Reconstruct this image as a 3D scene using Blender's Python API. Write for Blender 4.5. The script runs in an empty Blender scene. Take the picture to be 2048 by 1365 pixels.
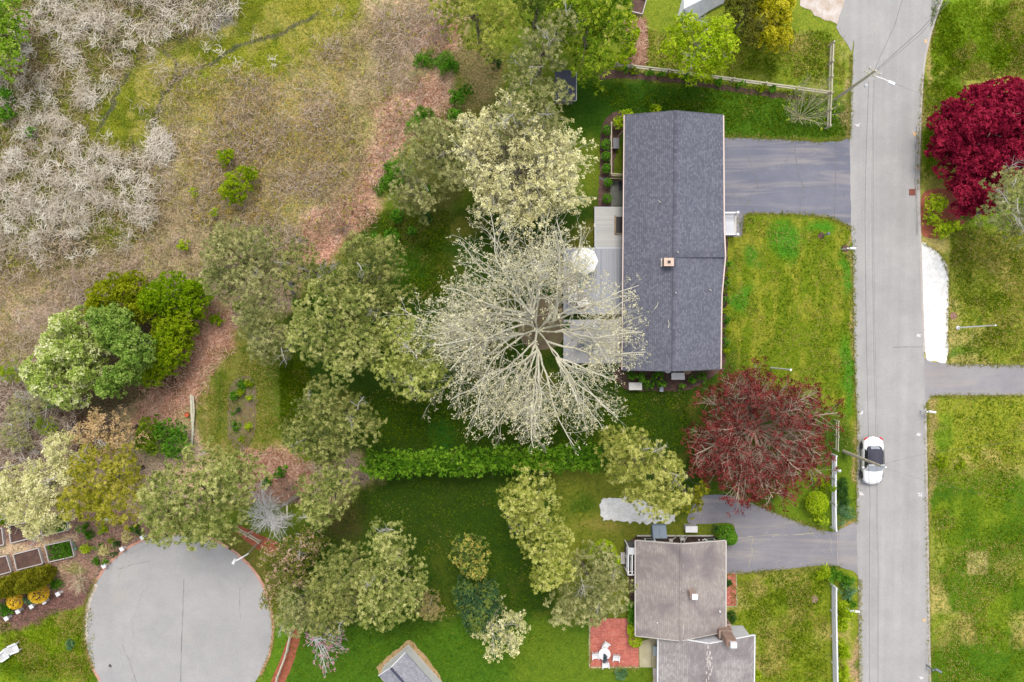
import bpy, math, random
import numpy as np

# ------------------------------------------------------------------ camera, sky, sun, exposure
SC = bpy.context.scene
COL = SC.collection
H = 70.0                      # drone height
FPX = 28.0 / 36.0 * 2048.0    # focal length in photo pixels
TILT = -math.atan(61.5 / FPX)
cam_d = bpy.data.cameras.new("camera"); cam_d.lens = 28.0; cam_d.sensor_width = 36.0
cam_d.clip_start = 0.5; cam_d.clip_end = 3000.0
cam = bpy.data.objects.new("camera", cam_d); COL.objects.link(cam)
cam.location = (0, 0, H); cam.rotation_euler = (TILT, 0, 0)
SC.camera = cam

SUN_EL, SUN_AZ = math.radians(62), math.radians(4)   # azimuth clockwise from +Y
W = bpy.data.worlds.new("World"); SC.world = W; W.use_nodes = True
_nt = W.node_tree
_sky = _nt.nodes.new("ShaderNodeTexSky"); _sky.sky_type = 'NISHITA'; _sky.sun_disc = False
_sky.sun_elevation = SUN_EL; _sky.sun_rotation = SUN_AZ; _sky.air_density = 1.0; _sky.dust_density = 1.0; _sky.ozone_density = 0.6
_bg = _nt.nodes["Background"]; _bg.inputs[1].default_value = 0.15
_hs = _nt.nodes.new('ShaderNodeHueSaturation'); _hs.inputs['Saturation'].default_value = 0.18   # thin high cloud whitens the sky
_nt.links.new(_sky.outputs[0], _hs.inputs['Color']); _nt.links.new(_hs.outputs[0], _bg.inputs[0])
sun_d = bpy.data.lights.new("sun", 'SUN'); sun_d.energy = 1.3; sun_d.angle = math.radians(20); sun_d.color = (1.0, 0.93, 0.82)
sun = bpy.data.objects.new("sun", sun_d); COL.objects.link(sun)
sun.rotation_euler = (math.radians(90) - SUN_EL, 0, math.pi - SUN_AZ)
sun.location = (0, 0, 100)
SC.view_settings.view_transform = 'Standard'; SC.view_settings.look = 'None'
SC.view_settings.gamma = 1.0; SC.view_settings.use_curve_mapping = False
SC.view_settings.exposure = 1.1
SC.render.engine = 'CYCLES'
SC.cycles.max_bounces = 4; SC.cycles.diffuse_bounces = 2; SC.cycles.glossy_bounces = 2
SC.cycles.transmission_bounces = 2; SC.cycles.transparent_max_bounces = 4

rng = np.random.default_rng(7); random.seed(7)

# ------------------------------------------------------------------ geometry helpers
_ca, _sa = math.cos(TILT), math.sin(TILT)
def P(px, py, z=0.0):
    """the point at height z seen at photo pixel (px, py)"""
    u, v = (px - 1024) / FPX, (682.5 - py) / FPX
    d = (u, v * _ca + _sa, v * _sa - _ca)
    t = (z - H) / d[2]
    return (d[0] * t, d[1] * t, z)
def PXL(x, y, z=0.0):
    """inverse of P, vectorised"""
    dz = z - H
    f = y * _sa - dz * _ca; u = x; v = y * _ca + dz * _sa
    return 1024 + FPX * u / f, 682.5 - FPX * v / f
def M(px, z=0.0): return px * (H - z) / FPX      # pixels to metres at height z

def lin(r, g, b, k=1.0):
    f = lambda c: (c / 255 / 12.92) if c / 255 <= 0.04045 else ((c / 255 + 0.055) / 1.055) ** 2.4
    return (f(r) * k, f(g) * k, f(b) * k, 1.0)
GAIN = 1.55                   # how much brighter a flat sheet shows than its base colour
def A(r, g, b, k=1.0): return lin(r, g, b, k / GAIN)

class MB:
    def __init__(s): s.v = []; s.f = []
    def add(s, vs, fs):
        o = len(s.v); s.v += [tuple(v) for v in vs]; s.f += [tuple(i + o for i in f) for f in fs]; return s
    def box(s, c, size, rz=0.0, taper=1.0):
        hx, hy, hz = size[0] / 2, size[1] / 2, size[2] / 2
        vs = []
        for z, k in ((-hz, 1.0), (hz, taper)):
            for x, y in ((-hx, -hy), (hx, -hy), (hx, hy), (-hx, hy)):
                x2, y2 = x * k, y * k
                vs.append((c[0] + x2 * math.cos(rz) - y2 * math.sin(rz), c[1] + x2 * math.sin(rz) + y2 * math.cos(rz), c[2] + z))
        return s.add(vs, [(3, 2, 1, 0), (4, 5, 6, 7), (0, 1, 5, 4), (1, 2, 6, 5), (2, 3, 7, 6), (3, 0, 4, 7)])
    def prism(s, poly, z0, z1):
        n = len(poly)
        vs = [(p[0], p[1], z0) for p in poly] + [(p[0], p[1], z1) for p in poly]
        fs = [tuple(range(n - 1, -1, -1)), tuple(range(n, 2 * n))] + [(i, (i + 1) % n, n + (i + 1) % n, n + i) for i in range(n)]
        return s.add(vs, fs)
    def slab(s, pts, t):
        """thick plate under a polygon of 3-D points"""
        n = len(pts)
        vs = [tuple(p) for p in pts] + [(p[0], p[1], p[2] - t) for p in pts]
        fs = [tuple(range(n)), tuple(range(2 * n - 1, n - 1, -1))] + [(n + i, n + (i + 1) % n, (i + 1) % n, i) for i in range(n)]
        return s.add(vs, fs)
    def bar(s, a, b, w, h):
        a = np.array(a, float); b = np.array(b, float); d = b - a; L = np.linalg.norm(d); d /= L
        up = np.array((0, 0, 1.0)) if abs(d[2]) < 0.9 else np.array((1.0, 0, 0))
        x = np.cross(d, up); x /= np.linalg.norm(x); y = np.cross(x, d)
        vs = []
        for p in (a, b):
            for i, j in ((-1, -1), (1, -1), (1, 1), (-1, 1)): vs.append(p + x * w / 2 * i + y * h / 2 * j)
        return s.add(vs, [(3, 2, 1, 0), (4, 5, 6, 7), (0, 1, 5, 4), (1, 2, 6, 5), (2, 3, 7, 6), (3, 0, 4, 7)])
    def tube(s, pts, rad, n=5, cap=True):
        pts = [np.array(p, float) for p in pts]; o = len(s.v); m = len(pts)
        if not hasattr(rad, '__len__'): rad = [rad] * m
        ref = None
        for i, p in enumerate(pts):
            d = pts[min(i + 1, m - 1)] - pts[max(i - 1, 0)]; L = math.sqrt(d @ d) or 1; d = d / L
            if ref is None: ref = np.array((0, 0, 1.0)) if abs(d[2]) < 0.8 else np.array((1.0, 0, 0))
            x = np.cross(d, ref); x /= (math.sqrt(x @ x) or 1); y = np.cross(d, x)
            for k in range(n):
                a = 2 * math.pi * k / n; q = p + (x * math.cos(a) + y * math.sin(a)) * rad[i]
                s.v.append((q[0], q[1], q[2]))
        for i in range(m - 1):
            for k in range(n):
                a = o + i * n + k; b = o + i * n + (k + 1) % n
                s.f.append((a, b, b + n, a + n))
        if cap: s.f.append(tuple(o + k for k in range(n - 1, -1, -1))); s.f.append(tuple(o + (m - 1) * n + k for k in range(n)))
        return s
    def lathe(s, c, prof, n=16):
        """profile of (r, z) round the vertical through c"""
        o = len(s.v)
        for r, z in prof:
            for k in range(n):
                a = 2 * math.pi * k / n; s.v.append((c[0] + r * math.cos(a), c[1] + r * math.sin(a), c[2] + z))
        for i in range(len(prof) - 1):
            for k in range(n):
                a = o + i * n + k; b = o + i * n + (k + 1) % n; s.f.append((a, b, b + n, a + n))
        s.f.append(tuple(o + k for k in range(n - 1, -1, -1))); s.f.append(tuple(o + (len(prof) - 1) * n + k for k in range(n)))
        return s

def tag(o, label=None, cat=None, group=None, kind=None):
    if label: o['label'] = label
    if cat: o['category'] = cat
    if group: o['group'] = group
    if kind: o['kind'] = kind
    return o
def thing(name, label, cat, loc, group=None):
    o = bpy.data.objects.new(name, None); COL.objects.link(o); o.location = loc; o.empty_display_size = 0.3
    return tag(o, label, cat, group)
def _finish(me, name, mat, parent, origin, smooth):
    me.materials.append(mat)
    if smooth: me.polygons.foreach_set('use_smooth', [True] * len(me.polygons))
    o = bpy.data.objects.new(name, me); COL.objects.link(o)
    if parent is not None: o.parent = parent
    elif origin is not None: o.location = origin
    return o
def wloc(o):
    v = np.array(o.location, float)
    while o.parent is not None: o = o.parent; v += np.array(o.location, float)
    return v
def build(mb, name, mat, parent=None, origin=None, smooth=False):
    off = wloc(parent) if parent is not None else (np.array(origin, float) if origin is not None else np.zeros(3))
    me = bpy.data.meshes.new(name)
    me.from_pydata([(v[0] - off[0], v[1] - off[1], v[2] - off[2]) for v in mb.v], [], mb.f); me.update()
    return _finish(me, name, mat, parent, origin, smooth)
def build_np(V, n, name, mat, parent=None, origin=None, tone=None, smooth=False):
    """V (k*n,3): k polygons of n own vertices"""
    off = wloc(parent) if parent is not None else (np.array(origin, float) if origin is not None else np.zeros(3))
    V = (V - off).astype(np.float32); k = len(V) // n
    me = bpy.data.meshes.new(name)
    me.vertices.add(len(V)); me.vertices.foreach_set('co', V.ravel())
    me.loops.add(len(V)); me.loops.foreach_set('vertex_index', np.arange(len(V), dtype=np.int32))
    me.polygons.add(k); me.polygons.foreach_set('loop_start', np.arange(0, len(V), n, dtype=np.int32))
    try: me.polygons.foreach_set('loop_total', np.full(k, n, dtype=np.int32))
    except Exception: pass
    if tone is not None:
        at = me.attributes.new('tone', 'FLOAT', 'POINT'); at.data.foreach_set('value', np.clip(tone, 0, 1).astype(np.float32))
    me.update(calc_edges=True)
    return _finish(me, name, mat, parent, origin, smooth)
def copy_tree(root, loc, rz=None, label=None, scale=None):
    c = root.copy(); COL.objects.link(c); c.location = loc
    if rz is not None: c.rotation_euler = (0, 0, rz)
    if scale is not None: c.scale = (scale,) * 3
    if label: c['label'] = label
    def rec(a, b):
        for ch in a.children:
            d = ch.copy(); COL.objects.link(d); d.parent = b; rec(ch, d)
    rec(root, c)
    return c

# ------------------------------------------------------------------ value noise
_lat = rng.random((256, 256))
def vnoise(x, y):
    xi = np.floor(x).astype(int); yi = np.floor(y).astype(int); fx = x - xi; fy = y - yi
    fx = fx * fx * (3 - 2 * fx); fy = fy * fy * (3 - 2 * fy)
    a = _lat[xi % 256, yi % 256]; b = _lat[(xi + 1) % 256, yi % 256]; c = _lat[xi % 256, (yi + 1) % 256]; d = _lat[(xi + 1) % 256, (yi + 1) % 256]
    return (a * (1 - fx) + b * fx) * (1 - fy) + (c * (1 - fx) + d * fx) * fy
def fbm(x, y, o=4):
    s = 0; a = 0.5; t = 0
    for i in range(o): s = s + a * vnoise(x * 2 ** i + 17.3 * i, y * 2 ** i + 5.1 * i); t += a; a *= 0.55
    return s / t

# ------------------------------------------------------------------ materials
def newmat(name):
    m = bpy.data.materials.new(name); m.use_nodes = True; nt = m.node_tree; nt.nodes.clear()
    out = nt.nodes.new('ShaderNodeOutputMaterial')
    return m, nt, out
def N(nt, typ, **kw):
    n = nt.nodes.new(typ)
    for k, v in kw.items():
        if k.startswith('i_'):
            n.inputs[int(k[2:]) if k[2:].isdigit() else k[2:].replace('_', ' ')].default_value = v
        else: setattr(n, k, v)
    return n
def ramp(nt, stops, fac):
    r = nt.nodes.new('ShaderNodeValToRGB'); e = r.color_ramp.elements
    while len(e) < len(stops): e.new(0.5)
    for i, (p, c) in enumerate(stops): e[i].position = p; e[i].color = c
    nt.links.new(fac, r.inputs[0]); return r.outputs[0]
def coords(nt): return N(nt, 'ShaderNodeTexCoord').outputs['Object']
def noise(nt, vec, scale, detail=3, rough=0.6, dist=0.0):
    n = N(nt, 'ShaderNodeTexNoise'); n.inputs['Scale'].default_value = scale; n.inputs['Detail'].default_value = detail
    n.inputs['Roughness'].default_value = rough; n.inputs['Distortion'].default_value = dist
    nt.links.new(vec, n.inputs['Vector']); return n.outputs['Fac']
def mathn(nt, op, a, b=None, c=None):
    n = N(nt, 'ShaderNodeMath', operation=op)
    for i, x in enumerate((a, b, c)):
        if x is None: continue
        if isinstance(x, (int, float)): n.inputs[i].default_value = x
        else: nt.links.new(x, n.inputs[i])
    return n.outputs[0]
def mixc(nt, fac, a, b, mode='MIX'):
    n = N(nt, 'ShaderNodeMix', data_type='RGBA', blend_type=mode)
    for sock, x in ((n.inputs[0], fac), (n.inputs[6], a), (n.inputs[7], b)):
        if isinstance(x, (int, float)): sock.default_value = x
        elif isinstance(x, tuple): sock.default_value = x
        else: nt.links.new(x, sock)
    return n.outputs[2]
def bsdf(nt, out, col, rough=0.8, metal=0.0, bump=None, bstr=0.3, bdist=0.02, spec=0.3):
    b = N(nt, 'ShaderNodeBsdfPrincipled')
    b.inputs['Roughness'].default_value = rough; b.inputs['Metallic'].default_value = metal
    try: b.inputs['Specular IOR Level'].default_value = spec
    except Exception: pass
    if isinstance(col, tuple): b.inputs['Base Color'].default_value = col
    else: nt.links.new(col, b.inputs['Base Color'])
    if bump is not None:
        bn = N(nt, 'ShaderNodeBump'); bn.inputs['Strength'].default_value = bstr; bn.inputs['Distance'].default_value = bdist
        nt.links.new(bump, bn.inputs['Height']); nt.links.new(bn.outputs[0], b.inputs['Normal'])
    nt.links.new(b.outputs[0], out.inputs[0]); return b
def mix3(c, k): return (min(c[0] * k, 1), min(c[1] * k, 1), min(c[2] * k, 1), 1)

def mat_noise(name, c, var=0.25, scale=3.0, fine=25.0, rough=0.85, c2=None, bstr=0.2, metal=0.0, spec=0.3, big=None):
    """colour varied at two scales; c2 = second colour blended in by the coarse noise"""
    m, nt, out = newmat(name); v = coords(nt)
    n1 = noise(nt, v, scale, 4); n2 = noise(nt, v, fine, 3, 0.7)
    col = ramp(nt, [(0.32, c), (0.68, c2 or mix3(c, 1 + var))], n1)
    fac = mathn(nt, 'MULTIPLY_ADD', n2, var * 2, 1 - var)
    col = mixc(nt, 1.0, col, fac, 'MULTIPLY')
    if big:
        n3 = noise(nt, v, big[0], 3); f3 = mathn(nt, 'MULTIPLY_ADD', n3, big[1] * 2, 1 - big[1]); col = mixc(nt, 1.0, col, f3, 'MULTIPLY')
    bsdf(nt, out, col, rough, metal, n2, bstr, 0.02, spec)
    return m
def mat_leaf(name, stops, trans=0.25, fine=1.4):
    """leaf colours picked per leaf by its 'tone', with slow drift through the crown"""
    m, nt, out = newmat(name)
    at = N(nt, 'ShaderNodeAttribute', attribute_name='tone')
    n1 = noise(nt, coords(nt), fine, 2)
    f = mathn(nt, 'ADD', at.outputs['Fac'], mathn(nt, 'MULTIPLY_ADD', n1, 0.5, -0.25))
    k = len(stops)
    col = ramp(nt, [(0.12 + 0.76 * i / max(1, k - 1), s) for i, s in enumerate(stops)], f)
    d = N(nt, 'ShaderNodeBsdfDiffuse'); t = N(nt, 'ShaderNodeBsdfTranslucent'); mx = N(nt, 'ShaderNodeMixShader')
    mx.inputs[0].default_value = trans
    nt.links.new(col, d.inputs[0]); nt.links.new(col, t.inputs[0])
    nt.links.new(d.outputs[0], mx.inputs[1]); nt.links.new(t.outputs[0], mx.inputs[2]); nt.links.new(mx.outputs[0], out.inputs[0])
    return m
def mat_plain(name, c, rough=0.5, metal=0.0, spec=0.5, var=0.08):
    return mat_noise(name, c, var, 2.0, 18.0, rough, None, 0.03, metal, spec)

def mat_boards(name, c, c2, width, axis=0, gap=0.06, rough=0.75, gapc=(0.02, 0.02, 0.02, 1), rz=0.0):
    """boards of one width, seams across `axis`, each board its own shade"""
    m, nt, out = newmat(name); v = coords(nt)
    if rz:
        mp = N(nt, 'ShaderNodeMapping'); mp.inputs['Rotation'].default_value = (0, 0, rz); nt.links.new(v, mp.inputs['Vector']); v = mp.outputs[0]
    s = N(nt, 'ShaderNodeSeparateXYZ'); nt.links.new(v, s.inputs[0])
    q = mathn(nt, 'DIVIDE', s.outputs[axis], width)
    fr = mathn(nt, 'FRACT', q); fl = mathn(nt, 'FLOOR', q)
    wn = N(nt, 'ShaderNodeTexWhiteNoise', noise_dimensions='1D'); nt.links.new(fl, wn.inputs['W'])
    n1 = noise(nt, v, 2.0, 4, 0.7)
    f = mathn(nt, 'ADD', mathn(nt, 'MULTIPLY', wn.outputs[0], 0.5), mathn(nt, 'MULTIPLY', n1, 0.5))
    col = ramp(nt, [(0.2, c), (0.8, c2)], f)
    g = mathn(nt, 'LESS_THAN', fr, gap)
    col = mixc(nt, g, col, gapc)
    bsdf(nt, out, col, rough, 0, noise(nt, v, 30), 0.1)
    return m
def mat_shingle(name, c1, c2, c3, row=0.15, tab=0.2, patch=None, rot=math.pi / 2, streak=None):
    """asphalt shingles: courses parallel to the ridge (world Y), tab-by-tab blend"""
    m, nt, out = newmat(name); v = coords(nt)
    mp = N(nt, 'ShaderNodeMapping'); mp.inputs['Rotation'].default_value = (0, 0, rot)
    s0 = N(nt, 'ShaderNodeSeparateXYZ'); nt.links.new(v, s0.inputs[0]); cb = N(nt, 'ShaderNodeCombineXYZ')
    nt.links.new(s0.outputs[0], cb.inputs[0]); nt.links.new(s0.outputs[1], cb.inputs[1])
    nt.links.new(cb.outputs[0], mp.inputs['Vector'])
    br = N(nt, 'ShaderNodeTexBrick'); nt.links.new(mp.outputs[0], br.inputs['Vector'])
    br.inputs['Color1'].default_value = (0, 0, 0, 1); br.inputs['Color2'].default_value = (1, 1, 1, 1)
    br.inputs['Mortar'].default_value = (0.2, 0.2, 0.2, 1); br.inputs['Scale'].default_value = 1.0
    br.inputs['Mortar Size'].default_value = 0.012; br.inputs['Brick Width'].default_value = tab; br.inputs['Row Height'].default_value = row
    n2 = noise(nt, v, 9, 3, 0.9); n3 = noise(nt, v, 0.8, 4)
    f = mathn(nt, 'ADD', mathn(nt, 'MULTIPLY', br.outputs['Color'], 0.42), mathn(nt, 'MULTIPLY', n2, 0.58))
    col = ramp(nt, [(0.15, c1), (0.5, c2), (0.85, c3)], f)
    col = mixc(nt, mathn(nt, 'MULTIPLY', br.outputs['Fac'], 0.5), col, mix3(c1, 0.62))
    col = mixc(nt, 1.0, col, mathn(nt, 'MULTIPLY_ADD', n3, 0.3, 0.85), 'MULTIPLY')
    if patch:
        n4 = noise(nt, v, patch[1], 5, 0.6, 0.6)
        col = mixc(nt, ramp(nt, [(0.45, (0, 0, 0, 1)), (0.65, (1, 1, 1, 1))], n4), col, patch[0])
    bsdf(nt, out, col, 0.9, 0, br.outputs['Fac'], -0.25, 0.01, 0.2)
    return m
def mat_brick(name, c1, c2, mortar, bw=0.2, bh=0.1, rot=0.0, light=None, wall=False):
    m, nt, out = newmat(name); v = coords(nt)
    if wall:
        s0 = N(nt, 'ShaderNodeSeparateXYZ'); nt.links.new(v, s0.inputs[0]); cb = N(nt, 'ShaderNodeCombineXYZ')
        nt.links.new(mathn(nt, 'ADD', s0.outputs[0], s0.outputs[1]), cb.inputs[0]); nt.links.new(s0.outputs[2], cb.inputs[1]); v2 = cb.outputs[0]
    else: v2 = v
    mp = N(nt, 'ShaderNodeMapping'); mp.inputs['Rotation'].default_value = (0, 0, rot); nt.links.new(v2, mp.inputs['Vector'])
    br = N(nt, 'ShaderNodeTexBrick'); nt.links.new(mp.outputs[0], br.inputs['Vector'])
    br.inputs['Color1'].default_value = c1; br.inputs['Color2'].default_value = c2; br.inputs['Mortar'].default_value = mortar
    br.inputs['Scale'].default_value = 1.0; br.inputs['Mortar Size'].default_value = 0.012
    br.inputs['Brick Width'].default_value = bw; br.inputs['Row Height'].default_value = bh; br.inputs['Bias'].default_value = -0.1
    col = br.outputs['Color']
    n1 = noise(nt, v, 5, 4, 0.7)
    if light: col = mixc(nt, ramp(nt, [(0.55, (0, 0, 0, 1)), (0.72, (0.8, 0.8, 0.8, 1))], n1), col, light)
    col = mixc(nt, 1.0, col, mathn(nt, 'MULTIPLY_ADD', noise(nt, v, 1.2, 3), 0.6, 0.7), 'MULTIPLY')
    bsdf(nt, out, col, 0.9, 0, br.outputs['Fac'], -0.3, 0.01, 0.2)
    return m
def mat_asphalt(name, c, c2, stain=None, crack=None, patch_scale=0.25, seal=0.0, dirt=None):
    m, nt, out = newmat(name); v = coords(nt)
    n1 = noise(nt, v, patch_scale, 5, 0.6, 0.4); n2 = noise(nt, v, 60, 2, 0.8); n3 = noise(nt, v, 9, 3, 0.7)
    col = ramp(nt, [(0.3, c), (0.7, c2)], n1)
    # long tyre and paver-seam streaks along the road
    mp = N(nt, 'ShaderNodeMapping'); mp.inputs['Scale'].default_value = (1.6, 0.03, 1); nt.links.new(v, mp.inputs['Vector'])
    n4 = noise(nt, mp.outputs[0], 1.0, 4, 0.6)
    if seal <= 0: col = mixc(nt, 1.0, col, mathn(nt, 'MULTIPLY_ADD', n4, 0.30, 0.85), 'MULTIPLY')
    n7 = noise(nt, v, 0.9, 6, 0.7, 0.3); col = mixc(nt, 1.0, col, mathn(nt, 'MULTIPLY_ADD', n7, 0.26, 0.87), 'MULTIPLY')
    col = mixc(nt, 1.0, col, mathn(nt, 'MULTIPLY_ADD', noise(nt, v, 7, 4, 1.0), 0.5, 0.75), 'MULTIPLY')
    col = mixc(nt, 1.0, col, mathn(nt, 'MULTIPLY_ADD', n3, 0.16, 0.92), 'MULTIPLY')
    if seal >= .3:      # sweeping and water marks along the drive
        mq = N(nt, 'ShaderNodeMapping'); mq.inputs['Scale'].default_value = (0.10, 1.1, 1); nt.links.new(v, mq.inputs['Vector'])
        n8 = noise(nt, mq.outputs[0], 1.0, 5, 0.65, 0.8); col = mixc(nt, ramp(nt, [(0.48, (0, 0, 0, 1)), (0.7, (.55, .55, .55, 1))], n8), col, A(182, 172, 164))
    if dirt:
        n6 = noise(nt, v, 0.35, 5, 0.65, 1.0); col = mixc(nt, ramp(nt, [(0.55, (0, 0, 0, 1)), (0.72, (0.75, 0.75, 0.75, 1))], n6), col, dirt)
    if crack:
        vo = N(nt, 'ShaderNodeTexVoronoi', feature='DISTANCE_TO_EDGE'); vo.inputs['Scale'].default_value = crack[0]
        nn = N(nt, 'ShaderNodeTexNoise'); nn.inputs['Scale'].default_value = 1.3; nn.inputs['Detail'].default_value = 5; nt.links.new(v, nn.inputs['Vector'])
        va = N(nt, 'ShaderNodeVectorMath', operation='MULTIPLY_ADD'); va.inputs[1].default_value = (1.2, 1.2, 0)
        nt.links.new(nn.outputs['Color'], va.inputs[0]); nt.links.new(v, va.inputs[2]); nt.links.new(va.outputs[0], vo.inputs['Vector'])
        cr = mathn(nt, 'LESS_THAN', vo.outputs['Distance'], crack[1])
        g = ramp(nt, [(0.45, (0, 0, 0, 1)), (0.6, (1, 1, 1, 1))], noise(nt, v, 0.5, 2))
        col = mixc(nt, mathn(nt, 'MULTIPLY', mathn(nt, 'MULTIPLY', cr, g), crack[3]), col, crack[2])
    bsdf(nt, out, col, 0.9 - seal * 0.3, 0, n2, 0.15, 0.01, 0.25)
    return m
# ------------------------------------------------------------------ the ground: one sheet, painted as grass, brush, straw, marsh, with some lawn shade in the colour
def axis(lo, hi, step, far):
    a = list(np.arange(lo, hi + step / 2, step))
    e = []; d = 2.0; x = a[-1]
    while x < far: x += d; e.append(x); d *= 1.5
    f = []; d = 2.0; x = a[0]
    while x > -far: x -= d; f.append(x); d *= 1.5
    return np.array(f[::-1] + a + e)
gx = axis(-48, 48, 0.2, 900); gy = axis(-36, 30, 0.2, 900)
GX, GY = np.meshgrid(gx, gy)
PX, PY = PXL(GX, GY)
wob = 26.0
n_a = fbm(GX * 0.35, GY * 0.35, 5); n_b = fbm(GX * 0.35 + 40, GY * 0.35 + 90, 5)
n_c = fbm(GX * 1.3 + 11, GY * 1.3 + 7, 4); n_d = fbm(GX * 0.12 + 3, GY * 0.12 + 55, 4)
QX = PX + (n_a - 0.5) * wob * 2 + (n_c - 0.5) * 16; QY = PY + (n_b - 0.5) * wob * 2 + (n_c - 0.5) * 16
def sdf(poly, X, Y):
    """signed distance in photo pixels, negative inside"""
    d = np.full(X.shape, 1e9); ins = np.zeros(X.shape, bool); n = len(poly)
    for i in range(n):
        x0, y0 = poly[i]; x1, y1 = poly[(i + 1) % n]
        ex, ey = x1 - x0, y1 - y0; wx, wy = X - x0, Y - y0
        t = np.clip((wx * ex + wy * ey) / (ex * ex + ey * ey + 1e-9), 0, 1)
        d = np.minimum(d, (wx - ex * t) ** 2 + (wy - ey * t) ** 2)
        c = ((y0 <= Y) & (y1 > Y)) | ((y1 <= Y) & (y0 > Y))
        if ey != 0: ins ^= c & (X < x0 + (Y - y0) / ey * ex)
    d = np.sqrt(d); return np.where(ins, -d, d)
def sstep(a, b, x):
    t = np.clip((x - a) / (b - a), 0, 1); return t * t * (3 - 2 * t)
CG = np.zeros(GX.shape + (3,)); KIND = np.zeros(GX.shape)        # KIND 0 grass, 1 brush and litter
def c3(c, k=1.0): return np.array(A(*c, k)[:3])
def mix_in(mask, c, kind=None, k=1.0):
    global CG, KIND
    CG = CG * (1 - mask[..., None]) + c3(c, k) * mask[..., None]
    if kind is not None: KIND = KIND * (1 - mask) + kind * mask
def zone(poly, c, soft=10, kind=None, wobble=True, amt=1.0, n=None):
    d = sdf(poly, QX, QY) if wobble else sdf(poly, PX, PY)
    m = (1 - sstep(-soft, soft, d)) * amt
    if n is not None: m = m * n
    mix_in(m, c, kind)
def blob(cx, cy, rx, ry, c, amt=0.8, rz=0, kind=None):
    a = math.radians(rz); dx, dy = QX - cx, QY - cy
    u = (dx * math.cos(a) + dy * math.sin(a)) / rx; v = (-dx * math.sin(a) + dy * math.cos(a)) / ry
    mix_in((1 - sstep(0.35, 1.0, np.sqrt(u * u + v * v))) * amt, c, kind)
def speck(poly, c, lo, hi, nz, amt=1.0, soft=20):
    zone(poly, c, soft, None, True, amt, sstep(lo, hi, nz))
B = 700
CG[:] = c3((104, 122, 34))
# --- yards
zone([(1150, -B), (1720, -B), (1710, 190), (1150, 170)], (126, 142, 44))
speck([(1150, -B), (1720, -B), (1710, 190), (1150, 170)], (176, 168, 112), .52, .68, n_a, .8)
blob(1272, 95, 20, 80, (176, 146, 118), .9, kind=1); blob(1590, 95, 45, 25, (178, 164, 116), .7)
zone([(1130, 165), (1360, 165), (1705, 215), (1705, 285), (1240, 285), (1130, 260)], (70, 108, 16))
zone([(1120, 150), (1400, 160), (1400, 240), (1120, 260)], (46, 82, 10), 40)  # deep green lawn, shade of the tall cedar painted into it
zone([(1450, 425), (1712, 425), (1718, 860), (1450, 860)], (108, 128, 16))
speck([(1450, 425), (1712, 425), (1718, 860), (1450, 860)], (146, 148, 50), .47, .66, fbm(GX * 1.6, GY * 0.5, 4), .8)
for b in ((1500, 512, 26, 26), (1572, 470, 36, 40), (1640, 450, 50, 20), (1690, 540, 16, 60), (1490, 600, 30, 40), (1690, 760, 20, 110), (1580, 500, 30, 50)):
    blob(*b, (66, 134, 22), .85)
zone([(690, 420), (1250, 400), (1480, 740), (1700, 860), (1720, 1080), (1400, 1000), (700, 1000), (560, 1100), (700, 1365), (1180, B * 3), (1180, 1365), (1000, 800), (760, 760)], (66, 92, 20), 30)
zone([(560, 640), (780, 440), (1240, 420), (1250, 760), (1400, 780), (1400, 960), (1180, 1400), (620, 1400), (580, 1150), (650, 960), (585, 800)], (48, 74, 12), 20)  # back lawn: dark green with tree shade mixed into the colour
speck([(560, 640), (780, 440), (1240, 420), (1250, 760), (1400, 780), (1400, 960), (1180, 1400), (620, 1400), (580, 1150), (650, 960), (585, 800)], (112, 106, 44), .5, .7, n_d * .5 + n_a * .5, .75)
blob(820, 520, 60, 60, (52, 104, 26), .7); blob(880, 870, 45, 55, (44, 96, 22), .7); blob(930, 460, 60, 24, (118, 116, 52), .6)
blob(850, 1030, 240, 110, (46, 70, 12), .9); blob(960, 1140, 120, 160, (50, 78, 12), .8); blob(1100, 990, 110, 60, (60, 88, 18), .7)  # lawn below the hedge, hedge and tree shade painted into the green
blob(690, 1040, 60, 75, (84, 78, 50), .8); blob(650, 1010, 60, 50, (96, 82, 58), .7)
zone([(590, 1280), (900, 1240), (1180, 1240), (1180, 2400), (500, 2400), (550, 1365)], (70, 108, 16), 30)
zone([(1110, 940), (1260, 950), (1400, 1060), (1260, 1100), (1260, 1230), (1180, 1240), (1120, 1240)], (116, 124, 44), 22)
blob(1160, 1010, 45, 35, (70, 100, 18), .8); blob(1200, 1060, 70, 20, (150, 138, 80), .6)
zone([(1085, 1230), (1310, 1330), (1310, 2400), (1020, 2400), (1020, 1300)], (94, 120, 24), 20)
zone([(370, 640), (470, 620), (545, 670), (585, 770), (560, 880), (510, 940), (370, 940)], (122, 124, 62), 40)
blob(555, 790, 60, 120, (92, 114, 32), .8)
blob(440, 800, 14, 90, (84, 106, 32), .8); blob(410, 840, 10, 90, (160, 146, 104), .6); blob(450, 900, 50, 20, (150, 140, 98), .6)
zone([(1450, 1135), (1720, 1120), (1730, 2400), (1450, 2400)], (128, 142, 36), 12)
speck([(1450, 1135), (1720, 1120), (1730, 2400), (1450, 2400)], (176, 164, 104), .5, .66, n_a, .85)
blob(1580, 1200, 60, 25, (84, 112, 22), .6); blob(1640, 1140, 60, 16, (90, 110, 30), .6)
blob(1520, 1170, 24, 22, (176, 152, 112), .7)
zone([(1560, 960), (1715, 900), (1715, 1062), (1640, 1062), (1560, 1035)], (104, 130, 24), 12)
blob(1688, 1045, 30, 18, (176, 142, 110), .7)
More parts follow.
